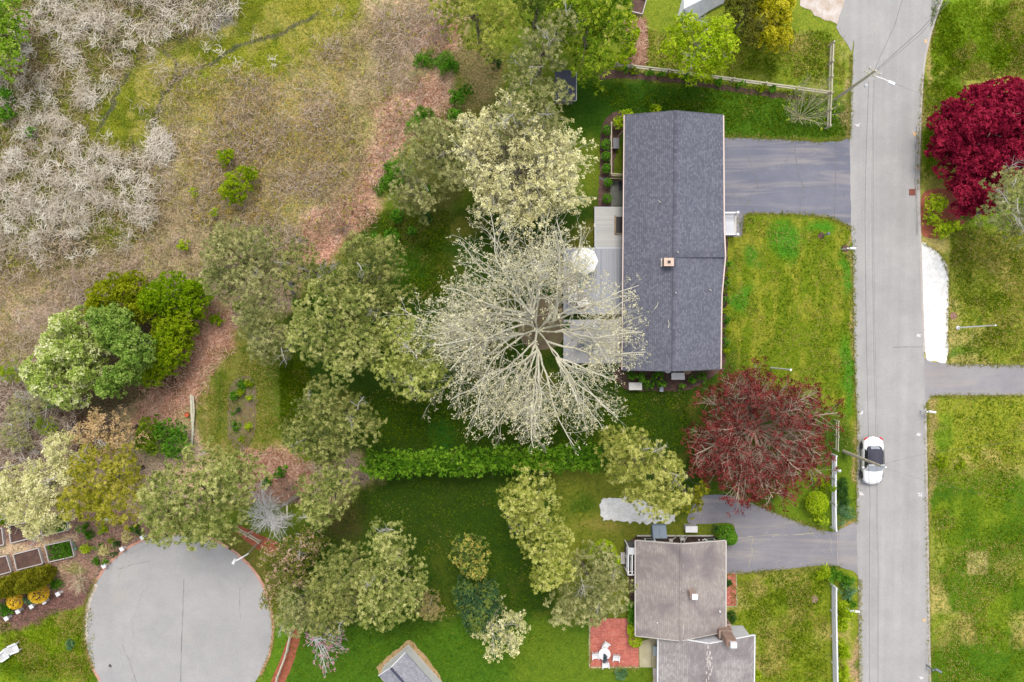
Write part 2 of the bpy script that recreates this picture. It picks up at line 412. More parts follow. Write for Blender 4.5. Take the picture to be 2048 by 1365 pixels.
# --- east side of the road
zone([(1830, -B), (2900, -B), (2900, 160), (1830, 160)], (116, 146, 24), 12)
zone([(1830, 150), (2900, 130), (2900, 480), (1830, 480)], (104, 134, 22), 20)
speck([(1830, -B), (2900, -B), (2900, 480), (1830, 480)], (172, 170, 92), .5, .7, n_b, .8)
blob(1870, 380, 40, 60, (150, 140, 82), .7); blob(1990, 70, 25, 90, (78, 118, 16), .6, 20)
zone([(1842, 455), (2900, 440), (2900, 735), (1842, 735)], (148, 152, 66), 20)
speck([(1842, 455), (2900, 440), (2900, 735), (1842, 735)], (190, 172, 126), .5, .66, n_a, .85)
blob(1960, 470, 50, 26, (98, 118, 34), .7); blob(1930, 700, 50, 20, (88, 132, 20), .8)
for x, y in ((1982, 553), (1990, 662), (2012, 662), (1955, 580), (2040, 690), (1995, 600), (1928, 547), (2000, 860), (1960, 640)): blob(x, y, 9, 9, (60, 104, 16), .8)
zone([(1850, 780), (2900, 780), (2900, 955), (1850, 955)], (142, 150, 46), 14)
speck([(1850, 780), (2900, 780), (2900, 955), (1850, 955)], (190, 172, 118), .5, .66, n_a, .85)
blob(1880, 860, 34, 60, (100, 136, 26), .8)
zone([(1850, 945), (2900, 945), (2900, 2400), (1850, 2400)], (82, 116, 14), 18)
speck([(1850, 1060), (2900, 1060), (2900, 1280), (1850, 1280)], (186, 170, 116), .46, .66, n_a, .9)
speck([(1850, 945), (2900, 945), (2900, 2400), (1850, 2400)], (122, 142, 26), .45, .62, n_b, .7)
blob(1900, 990, 60, 24, (66, 104, 16), .7); blob(1960, 1320, 90, 50, (70, 112, 12), .7)
zone([(1934, 1104), (1976, 1104), (1976, 1149), (1934, 1149)], (190, 176, 118), 3, 1, False, .8)
zone([(1945, 1114), (1965, 1114), (1965, 1128), (1945, 1128)], (150, 158, 90), 4, 0, False, .6)
# worn verges beside the roads
rd_w = [(1703, 285), (1704, 455), (1706, 500), (1709, 700), (1714, 850), (1714, 1060)]
for (x0, y0), (x1, y1) in zip(rd_w[1:], rd_w[2:]): zone([(x0 - 4, y0), (x0 + 6, y0), (x1 + 6, y1), (x1 - 4, y1)], (184, 156, 112), 4, 1, True, .75)
for y0, y1, xx in ((0, 260, 1846), (780, 1400, 1852)): zone([(xx - 6 + (14 if y0 == 0 else 0), y0), (xx + 10 + (14 if y0 == 0 else 0), y0), (xx + 8, y1), (xx - 4, y1)], (176, 150, 102), 5, 1, True, .7)
zone([(1697, 170), (1706, 170), (1700, 285), (1690, 285)], (176, 150, 112), 4, 1, True, .7)
zone([(1716, 1150), (1722, 1150), (1728, 1400), (1712, 1400)], (184, 150, 118), 4, 1, True, .8)
# --- lawn at bottom left
zone([(-B, 1200), (210, 1180), (190, 1400), (250, 2400), (-B, 2400)], (118, 142, 16), 12)
speck([(-B, 1230), (200, 1200), (210, 1400), (-B, 1400)], (78, 108, 14), .48, .64, n_b, .85)
blob(120, 1240, 12, 26, (176, 152, 112), .8, 20); blob(80, 1350, 30, 24, (150, 140, 84), .7); blob(140, 1365, 40, 20, (140, 138, 70), .5)
zone([(548, 1250), (590, 1250), (560, 1400), (500, 1400)], (90, 128, 20), 8)
zone([(395, 1070), (480, 1060), (560, 1150), (560, 1240), (500, 1160), (420, 1090)], (106, 104, 52), 12)
# --- marsh, brush and cleared edge
BR = [(-B, -B), (935, -B), (930, 60), (912, 120), (895, 200), (800, 290), (760, 390), (700, 470), (620, 530), (580, 620), (470, 660), (440, 730), (392, 790), (385, 900), (560, 940), (720, 900), (760, 960), (660, 1010), (520, 1000), (300, 1060), (120, 1060), (-B, 1060)]
zone(BR, (184, 162, 124), 10, 1)
speck(BR, (156, 150, 96), .45, .62, n_a, .8); speck(BR, (184, 160, 138), .5, .66, n_b, .8)
zone([(-B, -B), (490, -B), (470, 60), (300, 140), (240, 220), (310, 300), (330, 420), (260, 500), (60, 560), (-B, 560)], (132, 118, 76), 26, 1)
speck([(-B, -B), (490, -B), (470, 60), (300, 140), (240, 220), (310, 300), (330, 420), (260, 500), (60, 560), (-B, 560)], (120, 126, 40), .38, .54, n_b, .95)
speck([(-B, -B), (490, -B), (470, 60), (300, 140), (240, 220), (310, 300), (330, 420), (260, 500), (60, 560), (-B, 560)], (84, 78, 74), .56, .66, n_a, .7)
zone([(330, 200), (600, 110), (760, 60), (800, 240), (700, 330), (560, 520), (380, 480), (310, 360)], (176, 160, 116), 34, 1)
speck([(330, 200), (600, 110), (760, 60), (800, 240), (700, 330), (560, 520), (380, 480), (310, 360)], (158, 150, 84), .45, .6, n_b, .8)
GR = [(500, -B), (705, -B), (720, 40), (640, 110), (560, 150), (450, 170), (400, 205), (340, 225), (290, 290), (190, 280), (165, 240), (210, 190), (300, 130), (400, 80), (470, 40)]
zone(GR, (128, 136, 26), 30, 0.6)
speck(GR, (96, 108, 12), .45, .6, n_a, .85); speck(GR, (158, 150, 74), .5, .62, n_b, .8)
blob(385, 165, 60, 28, (148, 158, 30), .8, -25, 0.5); blob(600, 20, 80, 40, (138, 140, 26), .6)
zone([(430, -B), (480, -B), (474, 50), (430, 70)], (128, 122, 118), 10, 1)
# muddy channels through the marsh
for pl in ([(330, 105), (350, 130), (352, 160), (330, 190), (312, 225), (306, 262), (300, 300)], [(640, 30), (560, 70), (470, 95), (420, 130), (370, 150), (352, 165)], [(268, 290), (276, 340), (284, 400), (262, 425)], [(255, 150), (230, 200), (205, 250), (195, 262)], [(110, 55), (150, 70), (230, 60), (300, 30), (305, -20)], [(60, 160), (110, 195), (150, 190)]):
    for (x0, y0), (x1, y1) in zip(pl, pl[1:]):
        d = sdf([(x0, y0), (x1, y1), (x1 + .1, y1 + .1)], PX + (n_c - .5) * 20, PY + (n_b - .5) * 20); mix_in((1 - sstep(2.0, 5.5, np.abs(d))) * .8, (84, 84, 76), 1)
# pink-brown wood litter
for pl in ([(855, 150), (905, 190), (900, 235), (808, 285), (760, 350), (735, 430), (690, 500), (640, 530), (585, 500), (640, 430), (720, 370), (740, 300), (770, 220)],
           [(418, 595), (470, 640), (462, 690), (400, 740), (385, 800), (330, 870), (255, 850), (290, 800), (355, 745), (395, 680)],
           [(500, 900), (560, 905), (600, 950), (560, 980), (490, 950)], [(830, 60), (900, 40), (905, 110), (840, 120)]):
    zone(pl, (212, 160, 134), 20, 1); speck(pl, (226, 188, 164), .5, .66, n_b, .8); speck(pl, (160, 142, 100), .55, .68, n_c, .5)
blob(900, 60, 36, 30, (150, 96, 78), .6, kind=1)
for x, y, r in ((845, 151, 7), (880, 163, 6), (869, 88, 4), (722, 417, 3)): blob(x, y, r * 1.4, r, (70, 42, 38), .95, kind=1)
zone([(-B, 780), (130, 790), (250, 830), (250, 900), (100, 950), (-B, 960)], (110, 84, 68), 16, 1)
zone([(130, 640), (230, 560), (400, 560), (410, 640), (350, 780), (200, 830), (90, 800)], (88, 78, 54), 20, 1)
zone([(890, 100), (1010, 90), (1010, 160), (960, 250), (890, 290), (870, 240), (930, 190)], (140, 128, 78), 16, 1)
zone([(860, 250), (1000, 180), (1000, 300), (880, 460), (760, 500), (790, 400)], (96, 100, 44), 14, .6)
# garden ground at left
zone([(-B, 1010), (120, 1030), (250, 1020), (310, 1060), (290, 1085), (240, 1125), (205, 1165), (182, 1205), (150, 1215), (90, 1235), (0, 1268), (-B, 1400)], (150, 120, 102), 5, 1, False)
speck([(-B, 1010), (120, 1030), (250, 1020), (310, 1060), (290, 1085), (240, 1125), (205, 1165), (182, 1205), (0, 1268), (-B, 1400)], (174, 142, 122), .5, .62, n_b, .8)
zone([(-B, 1095), (70, 1088), (150, 1058), (150, 1072), (60, 1105), (-B, 1140)], (196, 172, 136), 6, 1)
zone([(-B, 1120), (20, 1150), (160, 1118), (160, 1135), (20, 1175), (-B, 1200)], (170, 146, 112), 8, 1)
blob(145, 1132, 40, 9, (128, 132, 64), .7, -10)
zone([(-B, 1150), (40, 1165), (80, 1195), (130, 1165), (180, 1180), (180, 1205), (0, 1262), (-B, 1360)], (122, 90, 80), 8, 1)

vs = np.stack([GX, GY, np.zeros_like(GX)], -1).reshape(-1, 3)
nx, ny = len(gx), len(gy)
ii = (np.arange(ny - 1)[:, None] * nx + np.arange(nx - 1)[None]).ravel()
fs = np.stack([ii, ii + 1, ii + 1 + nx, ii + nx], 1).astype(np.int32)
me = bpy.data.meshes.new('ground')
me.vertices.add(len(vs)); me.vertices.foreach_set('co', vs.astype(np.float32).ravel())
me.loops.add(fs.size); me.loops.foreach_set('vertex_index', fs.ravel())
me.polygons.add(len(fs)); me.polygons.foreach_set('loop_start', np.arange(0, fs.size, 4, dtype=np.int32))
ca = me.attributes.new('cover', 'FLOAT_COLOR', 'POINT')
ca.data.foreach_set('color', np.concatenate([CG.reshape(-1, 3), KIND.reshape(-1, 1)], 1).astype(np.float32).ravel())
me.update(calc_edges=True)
m, nt, out = newmat('ground_cover')
v = coords(nt)
at = N(nt, 'ShaderNodeAttribute', attribute_name='cover')
nf = noise(nt, v, 5.5, 4, 1.0); nm = noise(nt, v, 3.2, 5, 0.8, 0.8); nb = noise(nt, v, 1.4, 4, 0.65, 0.6)
kd = at.outputs['Alpha']
col = at.outputs['Color']
# blades of paler dead grass among the green
dry = mixc(nt, 1.0, col, (1.7, 1.35, 1.5, 1), 'MULTIPLY'); deep = mixc(nt, 1.0, col, (0.55, 0.72, 0.6, 1), 'MULTIPLY')
col = mixc(nt, ramp(nt, [(0.5, (0, 0, 0, 1)), (0.68, (.75, .75, .75, 1))], nm), col, dry)
col = mixc(nt, ramp(nt, [(0.32, (.8, .8, .8, 1)), (0.5, (0, 0, 0, 1))], nb), col, deep)
amp = mathn(nt, 'MULTIPLY_ADD', kd, 1.3, 1.1)
f = mathn(nt, 'MULTIPLY_ADD', mathn(nt, 'MULTIPLY', mathn(nt, 'SUBTRACT', nf, 0.5), amp), 2.6, 1.0)
f = mathn(nt, 'MAXIMUM', f, 0.25)
col = mixc(nt, 1.0, col, f, 'MULTIPLY')
hb = mathn(nt, 'ADD', nf, mathn(nt, 'MULTIPLY', nm, 1.5))
hs_ = N(nt, 'ShaderNodeHueSaturation'); hs_.inputs['Saturation'].default_value = 0.95; nt.links.new(col, hs_.inputs['Color']); col = mixc(nt, 1.0, hs_.outputs[0], mixc(nt, kd, (1.12, 1.13, .74, 1), (1.08, 1.06, 1.08, 1)), 'MULTIPLY')
bsdf(nt, out, col, 0.95, 0, hb, 0.6, 0.06, 0.1)
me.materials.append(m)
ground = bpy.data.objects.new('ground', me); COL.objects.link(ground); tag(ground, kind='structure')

# ------------------------------------------------------------------ roads, drives, beds: thin sheets on the ground
def resample(pts, step=12, jit=1.0, closed=True, hard=()):
    r = random.Random(int(abs(pts[0][0] * 7 + pts[0][1]))); o = []
    n = len(pts)
    for i in range(n if closed else n - 1):
        (x0, y0), (x1, y1) = pts[i], pts[(i + 1) % n]; L = math.hypot(x1 - x0, y1 - y0)
        k = min(max(1, int(L / step)), 60); nx_, ny_ = -(y1 - y0) / (L + 1e-6), (x1 - x0) / (L + 1e-6)
        for j in range(k):
            t = j / k; q = (r.random() - 0.5) * 2 * jit if j else 0
            o.append((x0 + (x1 - x0) * t + nx_ * q, y0 + (y1 - y0) * t + ny_ * q))
    if not closed: o.append(pts[-1])
    return o
def smooth(pts, closed=True, k=5):
    o = []; n = len(pts)
    for i in range(n if closed else n - 1):
        if closed: p0, p1, p2, p3 = pts[i - 1], pts[i], pts[(i + 1) % n], pts[(i + 2) % n]
        else: p0, p1, p2, p3 = pts[max(i - 1, 0)], pts[i], pts[i + 1], pts[min(i + 2, n - 1)]
        for j in range(k):
            t = j / k
            o.append(tuple(0.5 * (2 * p1[a] + (p2[a] - p0[a]) * t + (2 * p0[a] - 5 * p1[a] + 4 * p2[a] - p3[a]) * t * t + (3 * p1[a] - p0[a] - 3 * p2[a] + p3[a]) * t ** 3) for a in (0, 1)))
    if not closed: o.append(pts[-1])
    return o
def sheet(name, pts, z, mat, jit=1.2, step=10, kind='structure'):
    q = resample(pts, step, jit); mb = MB(); mb.add([P(x, y, 0)[:2] + (z,) for x, y in q], [tuple(range(len(q)))])
    me = bpy.data.meshes.new(name); me.from_pydata(mb.v, [], mb.f); me.update()
    if me.polygons[0].normal.z < 0: me.flip_normals()
    me.materials.append(mat); o = bpy.data.objects.new(name, me); COL.objects.link(o); return tag(o, kind=kind)

m_road = mat_asphalt('road_asphalt', A(170, 168, 168), A(183, 181, 180), patch_scale=0.3)
m_court = mat_asphalt('court_asphalt', A(168, 167, 168), A(182, 180, 180), crack=(0.1, 0.003, A(150, 146, 142), 0.35), seal=0.01, dirt=A(184, 178, 172))
m_drive = mat_asphalt('sealed_drive_asphalt', A(112, 114, 132), A(130, 131, 146), crack=(0.2, 0.003, A(100, 102, 100), 0.5), seal=1.0)
m_drive2 = mat_asphalt('old_drive_asphalt', A(132, 130, 140), A(150, 147, 154), crack=(0.5, 0.008, A(196, 192, 172), 0.32), seal=0.5)
m_drive3 = mat_asphalt('east_drive_asphalt', A(148, 145, 150), A(164, 161, 165), seal=0.3)
m_sand = mat_noise('sandy_gravel', A(228, 220, 216), 0.3, 1.3, 12, c2=A(196, 174, 154), bstr=0.6)
m_white = mat_noise('white_shell', A(232, 230, 228), 0.3, 1.6, 9, c2=A(255, 255, 255), bstr=1.0, big=(2.5, .3))
m_mulch = mat_noise('bark_mulch', A(88, 66, 60), 0.4, 2.5, 30, c2=A(120, 92, 82), bstr=1.0)
m_redmulch = mat_noise('red_mulch', A(156, 84, 62), 0.35, 2.5, 30, c2=A(182, 106, 80), bstr=1.0)
m_soil = mat_noise('garden_soil', A(128, 104, 92), 0.35, 1.5, 24, c2=A(136, 130, 88), bstr=1.0)
m_conc = mat_noise('concrete', A(206, 200, 196), 0.12, 1.2, 26, c2=A(222, 218, 214), bstr=0.1)
m_oldconc = mat_noise('mossy_concrete', A(178, 166, 130), 0.16, 1.2, 22, c2=A(204, 196, 166), bstr=0.1)
m_brickpave = mat_brick('brick_paving', A(214, 112, 96), A(184, 82, 72), A(200, 156, 140), 0.26, 0.13, 0, A(236, 176, 160))
m_edge = mat_noise('brick_edging', A(196, 140, 122), 0.25, 1.5, 12, c2=A(222, 176, 156), bstr=0.4)
m_kerb = mat_noise('asphalt_berm', A(190, 182, 180), 0.15, 1.0, 24, c2=A(206, 196, 190), bstr=0.3)
m_crack = mat_noise('crack_filler', A(112, 108, 104), 0.3, 1.0, 24)

RW = [(1640, -900), (1680, -300), (1712, 0), (1707, 100), (1702, 190), (1699, 285), (1702, 460), (1706, 510), (1708, 700), (1714, 850), (1713, 1060), (1716, 1160), (1718, 1365), (1726, 2400)]
RE = [(1866, 2400), (1860, 1365), (1856, 1150), (1853, 960), (1850, 790), (1846, 660), (1841, 500), (1838, 380), (1840, 270), (1846, 150), (1858, 80), (1884, 0), (1960, -200), (2200, -900)]
sheet('road', RW + RE, 0.030, m_road, 0.8)
# low asphalt berm (kerb) along the east edge
mb = MB(); ks = smooth(RE[1:-1], False, 6)
drv = lambda y: 716 < y < 806
seg = []
def kerb_run(pts):
    mb = MB(); L = [P(x - 2.2, y) for x, y in pts]; R = [P(x + 2.6, y) for x, y in pts]; T = [P(x + 0.4, y) for x, y in pts]
    n = len(pts); vs = []
    for a, t, b in zip(L, T, R): vs += [(a[0], a[1], 0.031), (t[0], t[1], 0.11), (b[0], b[1], 0.005)]
    fs = []
    for i in range(n - 1): fs += [(3 * i, 3 * i + 3, 3 * i + 4, 3 * i + 1), (3 * i + 1, 3 * i + 4, 3 * i + 5, 3 * i + 2)]
    mb.add(vs, fs); return mb
kb = MB()
for run in ([p for p in ks if p[1] >= 806], [p for p in ks if p[1] <= 716]):
    r = kerb_run(run); kb.add(r.v, r.f)
tag(build(kb, 'kerb', m_kerb, smooth=True), kind='structure')
sheet('sandy_apron', [(1575, -60), (1600, 12), (1640, 35), (1680, 52), (1702, 70), (1716, -5), (1700, -200), (1560, -200)], 0.024, m_sand, 4)
sheet('apron', [(1672, 55), (1680, 70), (1694, 88), (1703, 105), (1711, 60), (1716, 0), (1700, -30)], 0.027, m_road, 1)
sheet('driveway', [(1430, 275), (1560, 279), (1640, 285), (1680, 283), (1697, 277), (1703, 300), (1704, 456), (1690, 448), (1662, 436), (1600, 429), (1530, 427), (1494, 427), (1488, 434), (1485, 472), (1440, 472), (1430, 440)], 0.020, m_drive, 0.6)
sheet('driveway', smooth([(1376, 1046), (1396, 1000), (1420, 990), (1470, 994), (1540, 1022), (1600, 1046), (1650, 1062), (1677, 1062), (1710, 1046), (1716, 1070), (1718, 1150), (1706, 1140), (1680, 1133), (1640, 1131), (1560, 1140), (1453, 1148), (1440, 1120), (1446, 1084), (1468, 1082), (1470, 1060), (1456, 1046)], True, 4), 0.020, m_drive2, 0.6)
sheet('apron', [(1677, 1060), (1694, 1052), (1714, 1042), (1717, 1152), (1706, 1142), (1678, 1134)], 0.024, m_drive3, 0.8)
sheet('driveway', smooth([(1846, 718), (1862, 724), (1900, 727), (2040, 730), (2500, 738), (2500, 790), (2040, 791), (1880, 791), (1860, 796), (1850, 806), (1846, 760)], True, 3), 0.020, m_drive3, 0.6)
cc = [(357 + 187 * math.cos(a) * (1.0 + .01 * math.cos(2 * a)), 1256 - 187 * math.sin(a)) for a in np.linspace(-0.62, math.pi + 0.5, 60)]
cc += [(205, 1400), (235, 2300), (470, 2300), (480, 1420)]
sheet('court', cc, 0.030, m_court, 0.6)
def ring(name, pts, w, z, mat, jit=0.8, h=0.0, kind='structure'):
    """strip of width w (photo px) along a polyline"""
    pts = resample(pts, 8, 0, False); n = len(pts); vs = []
    r = random.Random(3)
    for i, (x, y) in enumerate(pts):
        a = pts[max(i - 1, 0)]; b = pts[min(i + 1, n - 1)]; L = math.hypot(b[0] - a[0], b[1] - a[1]) + 1e-6
        nx_, ny_ = -(b[1] - a[1]) / L, (b[0] - a[0]) / L; q = r.uniform(-jit, jit); w0 = w / 2 + r.uniform(-jit, jit) * .5
        p = P(x + nx_ * (w0 + q), y + ny_ * (w0 + q)); s = P(x - nx_ * (w0 - q), y - ny_ * (w0 - q)); vs += [(p[0], p[1], z), (s[0], s[1], z)]
    fs = [(2 * i, 2 * i + 1, 2 * i + 3, 2 * i + 2) for i in range(n - 1)]
    mb = MB(); mb.add(vs, fs); o = build(mb, name, mat)
    if o.data.polygons[0].normal.z < 0: o.data.flip_normals()
    return tag(o, kind=kind)
arc = lambda a0, a1, r: [(357 + r * math.cos(math.radians(a)), 1256 - r * math.sin(math.radians(a))) for a in np.linspace(a0, a1, 40)]
ring('court_edging', arc(58, 100, 189), 5, 0.034, m_edge); ring('court_edging', arc(100, 152, 189), 4.5, 0.034, mat_noise('terracotta_edging', A(200, 140, 122), 0.3, 1.5, 12, c2=A(214, 166, 148)))
ring('court_edging', arc(152, 188, 186), 8, 0.034, m_sand); ring('court_edging', arc(-30, 56, 189), 5, 0.034, m_edge)
ring('court_edging', arc(188, 214, 189), 5, 0.034, m_edge)
# cracks: tar lines drawn where the photograph has them
for pl, w in (([(368, 1158), (366, 1230), (363, 1300), (361, 1400)], .9), ([(480, 1175), (479, 1205), (482, 1240)], .6), ([(235, 1140), (270, 1128), (300, 1122)], .6), ([(245, 1290), (262, 1330), (275, 1370)], .6)):
    ring('road_crack', pl, w, 0.036, m_crack, .5)
for pl, w in (([(1589, 290), (1591, 320), (1597, 350), (1605, 370), (1606, 378), (1602, 390), (1600, 420)], 1.4), ([(1606, 374), (1630, 374), (1671, 371)], 1.1), ([(1490, 288), (1493, 310), (1502, 330), (1512, 352), (1516, 372), (1504, 384), (1502, 400), (1490, 415)], 1.3), ([(1475, 396), (1500, 402)], 1.2)):
    ring('driveway_crack', pl, w, 0.026, mat_noise('crack', A(118, 118, 116), .3, 1, 20), 1.0)
ring('driveway_joint', [(1670, 286), (1671, 350), (1669, 440)], .7, 0.025, m_crack, .2)
ring('driveway_joint', [(1675, 1064), (1676, 1134)], .8, 0.028, m_sand, .3)
for pl in ([(1470, 1076), (1500, 1074), (1530, 1070), (1580, 1070), (1640, 1066)], [(1506, 1074), (1503, 1092), (1504, 1110), (1496, 1138)]): ring('driveway_crack', pl, .8, 0.026, m_oldconc, .8)
ring('road_seam', [(1785, 695), (1845, 694)], .9, 0.034, m_crack, .3)
for pl in ([(1790, -60), (1757, 0), (1744, 200), (1740, 420), (1746, 800)], [(1832, 260), (1826, 420), (1832, 560)]): ring('road_seam', pl, .5, 0.034, m_kerb, .4)
m_tar = mat_noise('tar_stain', A(122, 122, 122), 0.3, 2, 20, c2=A(160, 158, 158))
ring('road_stain', [(1832, 252), (1832, 300), (1830, 360), (1833, 420), (1834, 470)], 1.6, 0.034, m_tar, 1.4)
# utility paint marks
def paint_mark(px, py, c, n, s=4):
    r = random.Random(px); mb = MB()
    for k in range(n):
        x, y = px + r.uniform(-s, s), py + r.uniform(-s, s); a = r.uniform(0, 3.1); L = r.uniform(2, 4); w = .7
        q = [(x + math.cos(a) * L * i - math.sin(a) * w * j, y + math.sin(a) * L * i + math.cos(a) * w * j) for i, j in ((-1, -1), (1, -1), (1, 1), (-1, 1))]
        vv = [P(*t)[:2] + (0.036 + k * 0.003,) for t in q]; mb.add(vv, [(3, 2, 1, 0)])
    tag(build(mb, 'paint_mark', c), kind='structure')
m_or = mat_plain('orange_utility_paint', A(236, 196, 146)); m_wp = mat_plain('white_utility_paint', A(232, 228, 232)); m_bp = mat_plain('black_paint_scribble', A(70, 66, 66))
for x, y in ((1829, 268), (1836, 336), (1852, 83), (1849, 1240)): paint_mark(x, y, m_or, 7, 3)
for x, y in ((1715, 252), (1721, 826), (1838, 870), (1722, 988), (1840, 989), (1841, 1358), (1838, 672)): paint_mark(x, y, m_wp, 6, 3)
paint_mark(220, 1332, m_bp, 5, 3)

sheet('gravel_strip', smooth([(1843, 487), (1860, 494), (1878, 508), (1892, 528), (1897, 548), (1896, 640), (1894, 722), (1870, 722), (1852, 716), (1847, 640), (1843, 540)], True, 4), 0.016, m_white, 1.2, 6)
sheet('gravel_strip', [(1203, 1000), (1225, 997), (1255, 994), (1290, 1004), (1320, 1016), (1352, 1030), (1350, 1044), (1300, 1047), (1250, 1044), (1206, 1042), (1201, 1020)], 0.014, m_white, 4, 5)
sheet('mulch_bed', smooth([(1214, 140), (1300, 150), (1400, 164), (1500, 178), (1600, 192), (1600, 200), (1530, 194), (1440, 180), (1360, 168), (1260, 158), (1195, 158)], True, 4), 0.014, m_mulch, 2, 6)
sheet('mulch_bed', smooth([(1255, 222), (1225, 226), (1205, 250), (1200, 290), (1200, 340), (1196, 412), (1222, 414), (1232, 300), (1262, 235)], True, 4), 0.010, m_mulch, 2, 6)
sheet('mulch_bed', smooth([(1240, 735), (1250, 778), (1310, 782), (1380, 780), (1436, 745), (1436, 735)], True, 3), 0.010, m_mulch, 2, 6)
sheet('mulch_bed', [(1436, 470), (1455, 474), (1456, 560), (1452, 640), (1450, 730), (1436, 735)], 0.010, m_mulch, 1.5, 6)
sheet('mulch_bed', smooth([(1842, 395), (1870, 378), (1910, 385), (1946, 430), (1935, 442), (1905, 460), (1880, 476), (1858, 476), (1843, 465)], True, 4), 0.012, m_redmulch, 1.5, 6)
sheet('mulch_bed', smooth([(586, 1258), (600, 1270), (588, 1320), (565, 1372), (540, 1372), (560, 1320), (575, 1280)], True, 4), 0.012, m_redmulch, 1.2, 6)
sheet('mulch_bed', smooth([(470, 1052), (480, 1052), (520, 1070), (560, 1090), (540, 1112), (505, 1092), (474, 1066)], True, 4), 0.012, m_redmulch, 1.2, 6)
sheet('planting_bed', smooth([(470, 760), (495, 752), (512, 775), (513, 840), (508, 870), (492, 900), (470, 898), (455, 868), (455, 810), (460, 775)], True, 4), 0.010, m_soil, 3.5, 5)
sheet('mulch_bed', smooth([(1050, 610), (1090, 590), (1126, 615), (1126, 680), (1090, 700), (1050, 690), (1035, 650)], True, 4), 0.010, m_soil, 3, 6)
sheet('mulch_bed', smooth([(1000, 330), (1040, 310), (1085, 340), (1080, 390), (1030, 400), (990, 370)], True, 4), 0.010, m_mulch, 3, 6)
sheet('mulch_bed', [(1250, 1085), (1272, 1075), (1272, 1200), (1262, 1230), (1258, 1170), (1246, 1130)], 0.010, m_mulch, 1.5, 6)
sheet('mulch_bed', smooth([(1640, 466), (1646, 466), (1648, 474), (1642, 479), (1635, 474)], True, 3), 0.012, m_mulch, .6, 4)
sheet('mulch_bed', smooth([(1684, 492), (1692, 491), (1698, 497), (1694, 504), (1686, 504), (1682, 498)], True, 3), 0.012, m_mulch, .6, 4)
sheet('shed_border', [(758, 1349), (752, 1335), (762, 1325), (815, 1281), (822, 1281), (850, 1310), (876, 1345), (880, 1352), (900, 1400), (800, 1420)], 0.010, mat_noise('dry_straw', A(180, 150, 104), .3, 2, 26, c2=A(200, 168, 128), bstr=.8), 1.6, 6)
sheet('patio', [(1179, 1237), (1262, 1237), (1277, 1295), (1278, 1334), (1179, 1334)], 0.020, m_brickpave, 0.1)
ring('patio_edging', [(1179, 1237), (1179, 1335), (1278, 1335)], 3, 0.026, m_oldconc, .3)
sheet('path', [(1455, 1147), (1471, 1147), (1472, 1212), (1452, 1212), (1440, 1200), (1440, 1190), (1455, 1180)], 0.022, m_brickpave, 0.1)
ring('path_edging', [(1472.5, 1147), (1474, 1213), (1452, 1213.5)], 2, 0.027, m_oldconc, .2)
sheet('path', [(1278, 1285), (1322, 1270), (1322, 1335), (1279, 1335)], 0.018, m_oldconc, 0.1)
ring('path_joint', [(1303, 1280), (1303, 1334)], .6, 0.024, m_crack, .1)
sheet('path', [(1306, 1336), (1320, 1336), (1320, 1600), (1306, 1600)], 0.016, m_sand, 0.6)
sheet('garden_path', [(1196, 355), (1260, 355), (1260, 412), (1222, 412), (1220, 372)], 0.014, mat_noise('stone_dust', A(104, 106, 100), .25, 2, 20, c2=A(128, 128, 122)), .8)
sheet('path', [(1430, 425), (1476, 425), (1480, 474), (1430, 474)], 0.024, m_drive3, .1)
# ------------------------------------------------------------------ vegetation builders
def unit(v): return v / (np.linalg.norm(v, axis=-1, keepdims=True) + 1e-9)
def leaves(pts, nrm, K, L, Wd, spread=0.0, bias=0.8, jit=1.0, tone=None, tj=0.15, flat=0.0, tang=0.0):
    """K rhombic leaves round every point; returns (V, tone)"""
    n = len(pts); k = n * K
    p = np.repeat(pts, K, 0); nn = np.repeat(nrm, K, 0)
    d = unit(rng.normal(size=(k, 3)) * jit + nn * bias)
    if tang: d = unit(d - nn * (np.sum(d * nn, 1, keepdims=True) * tang))
    if flat: d[:, 2] *= (1 - flat); d = unit(d)
    p = p + unit(rng.normal(size=(k, 3))) * (spread * rng.random((k, 1)) ** 0.5)
    ll = L * rng.uniform(0.65, 1.2, (k, 1)); ww = Wd * rng.uniform(0.7, 1.25, (k, 1))
    side = unit(np.cross(d, rng.normal(size=(k, 3)) * 0.6 + np.array([0, 0, 1.0])))
    up = np.cross(side, d)
    a = p; b = p + d * ll * 0.5 + side * ww * 0.5 + up * ww * 0.12; c = p + d * ll; e = p + d * ll * 0.5 - side * ww * 0.5 + up * ww * 0.12
    V = np.stack([a, b, c, e], 1).reshape(-1, 3)
    t = rng.random(n) if tone is None else tone
    t = np.repeat(t, K) + rng.normal(size=k) * tj
    return V, np.repeat(t, 4)
def inside(pxy, circles):
    m = np.zeros(len(pxy), bool)
    for x, y, r in circles: m |= (pxy[:, 0] - x) ** 2 + (pxy[:, 1] - y) ** 2 < r * r
    return m
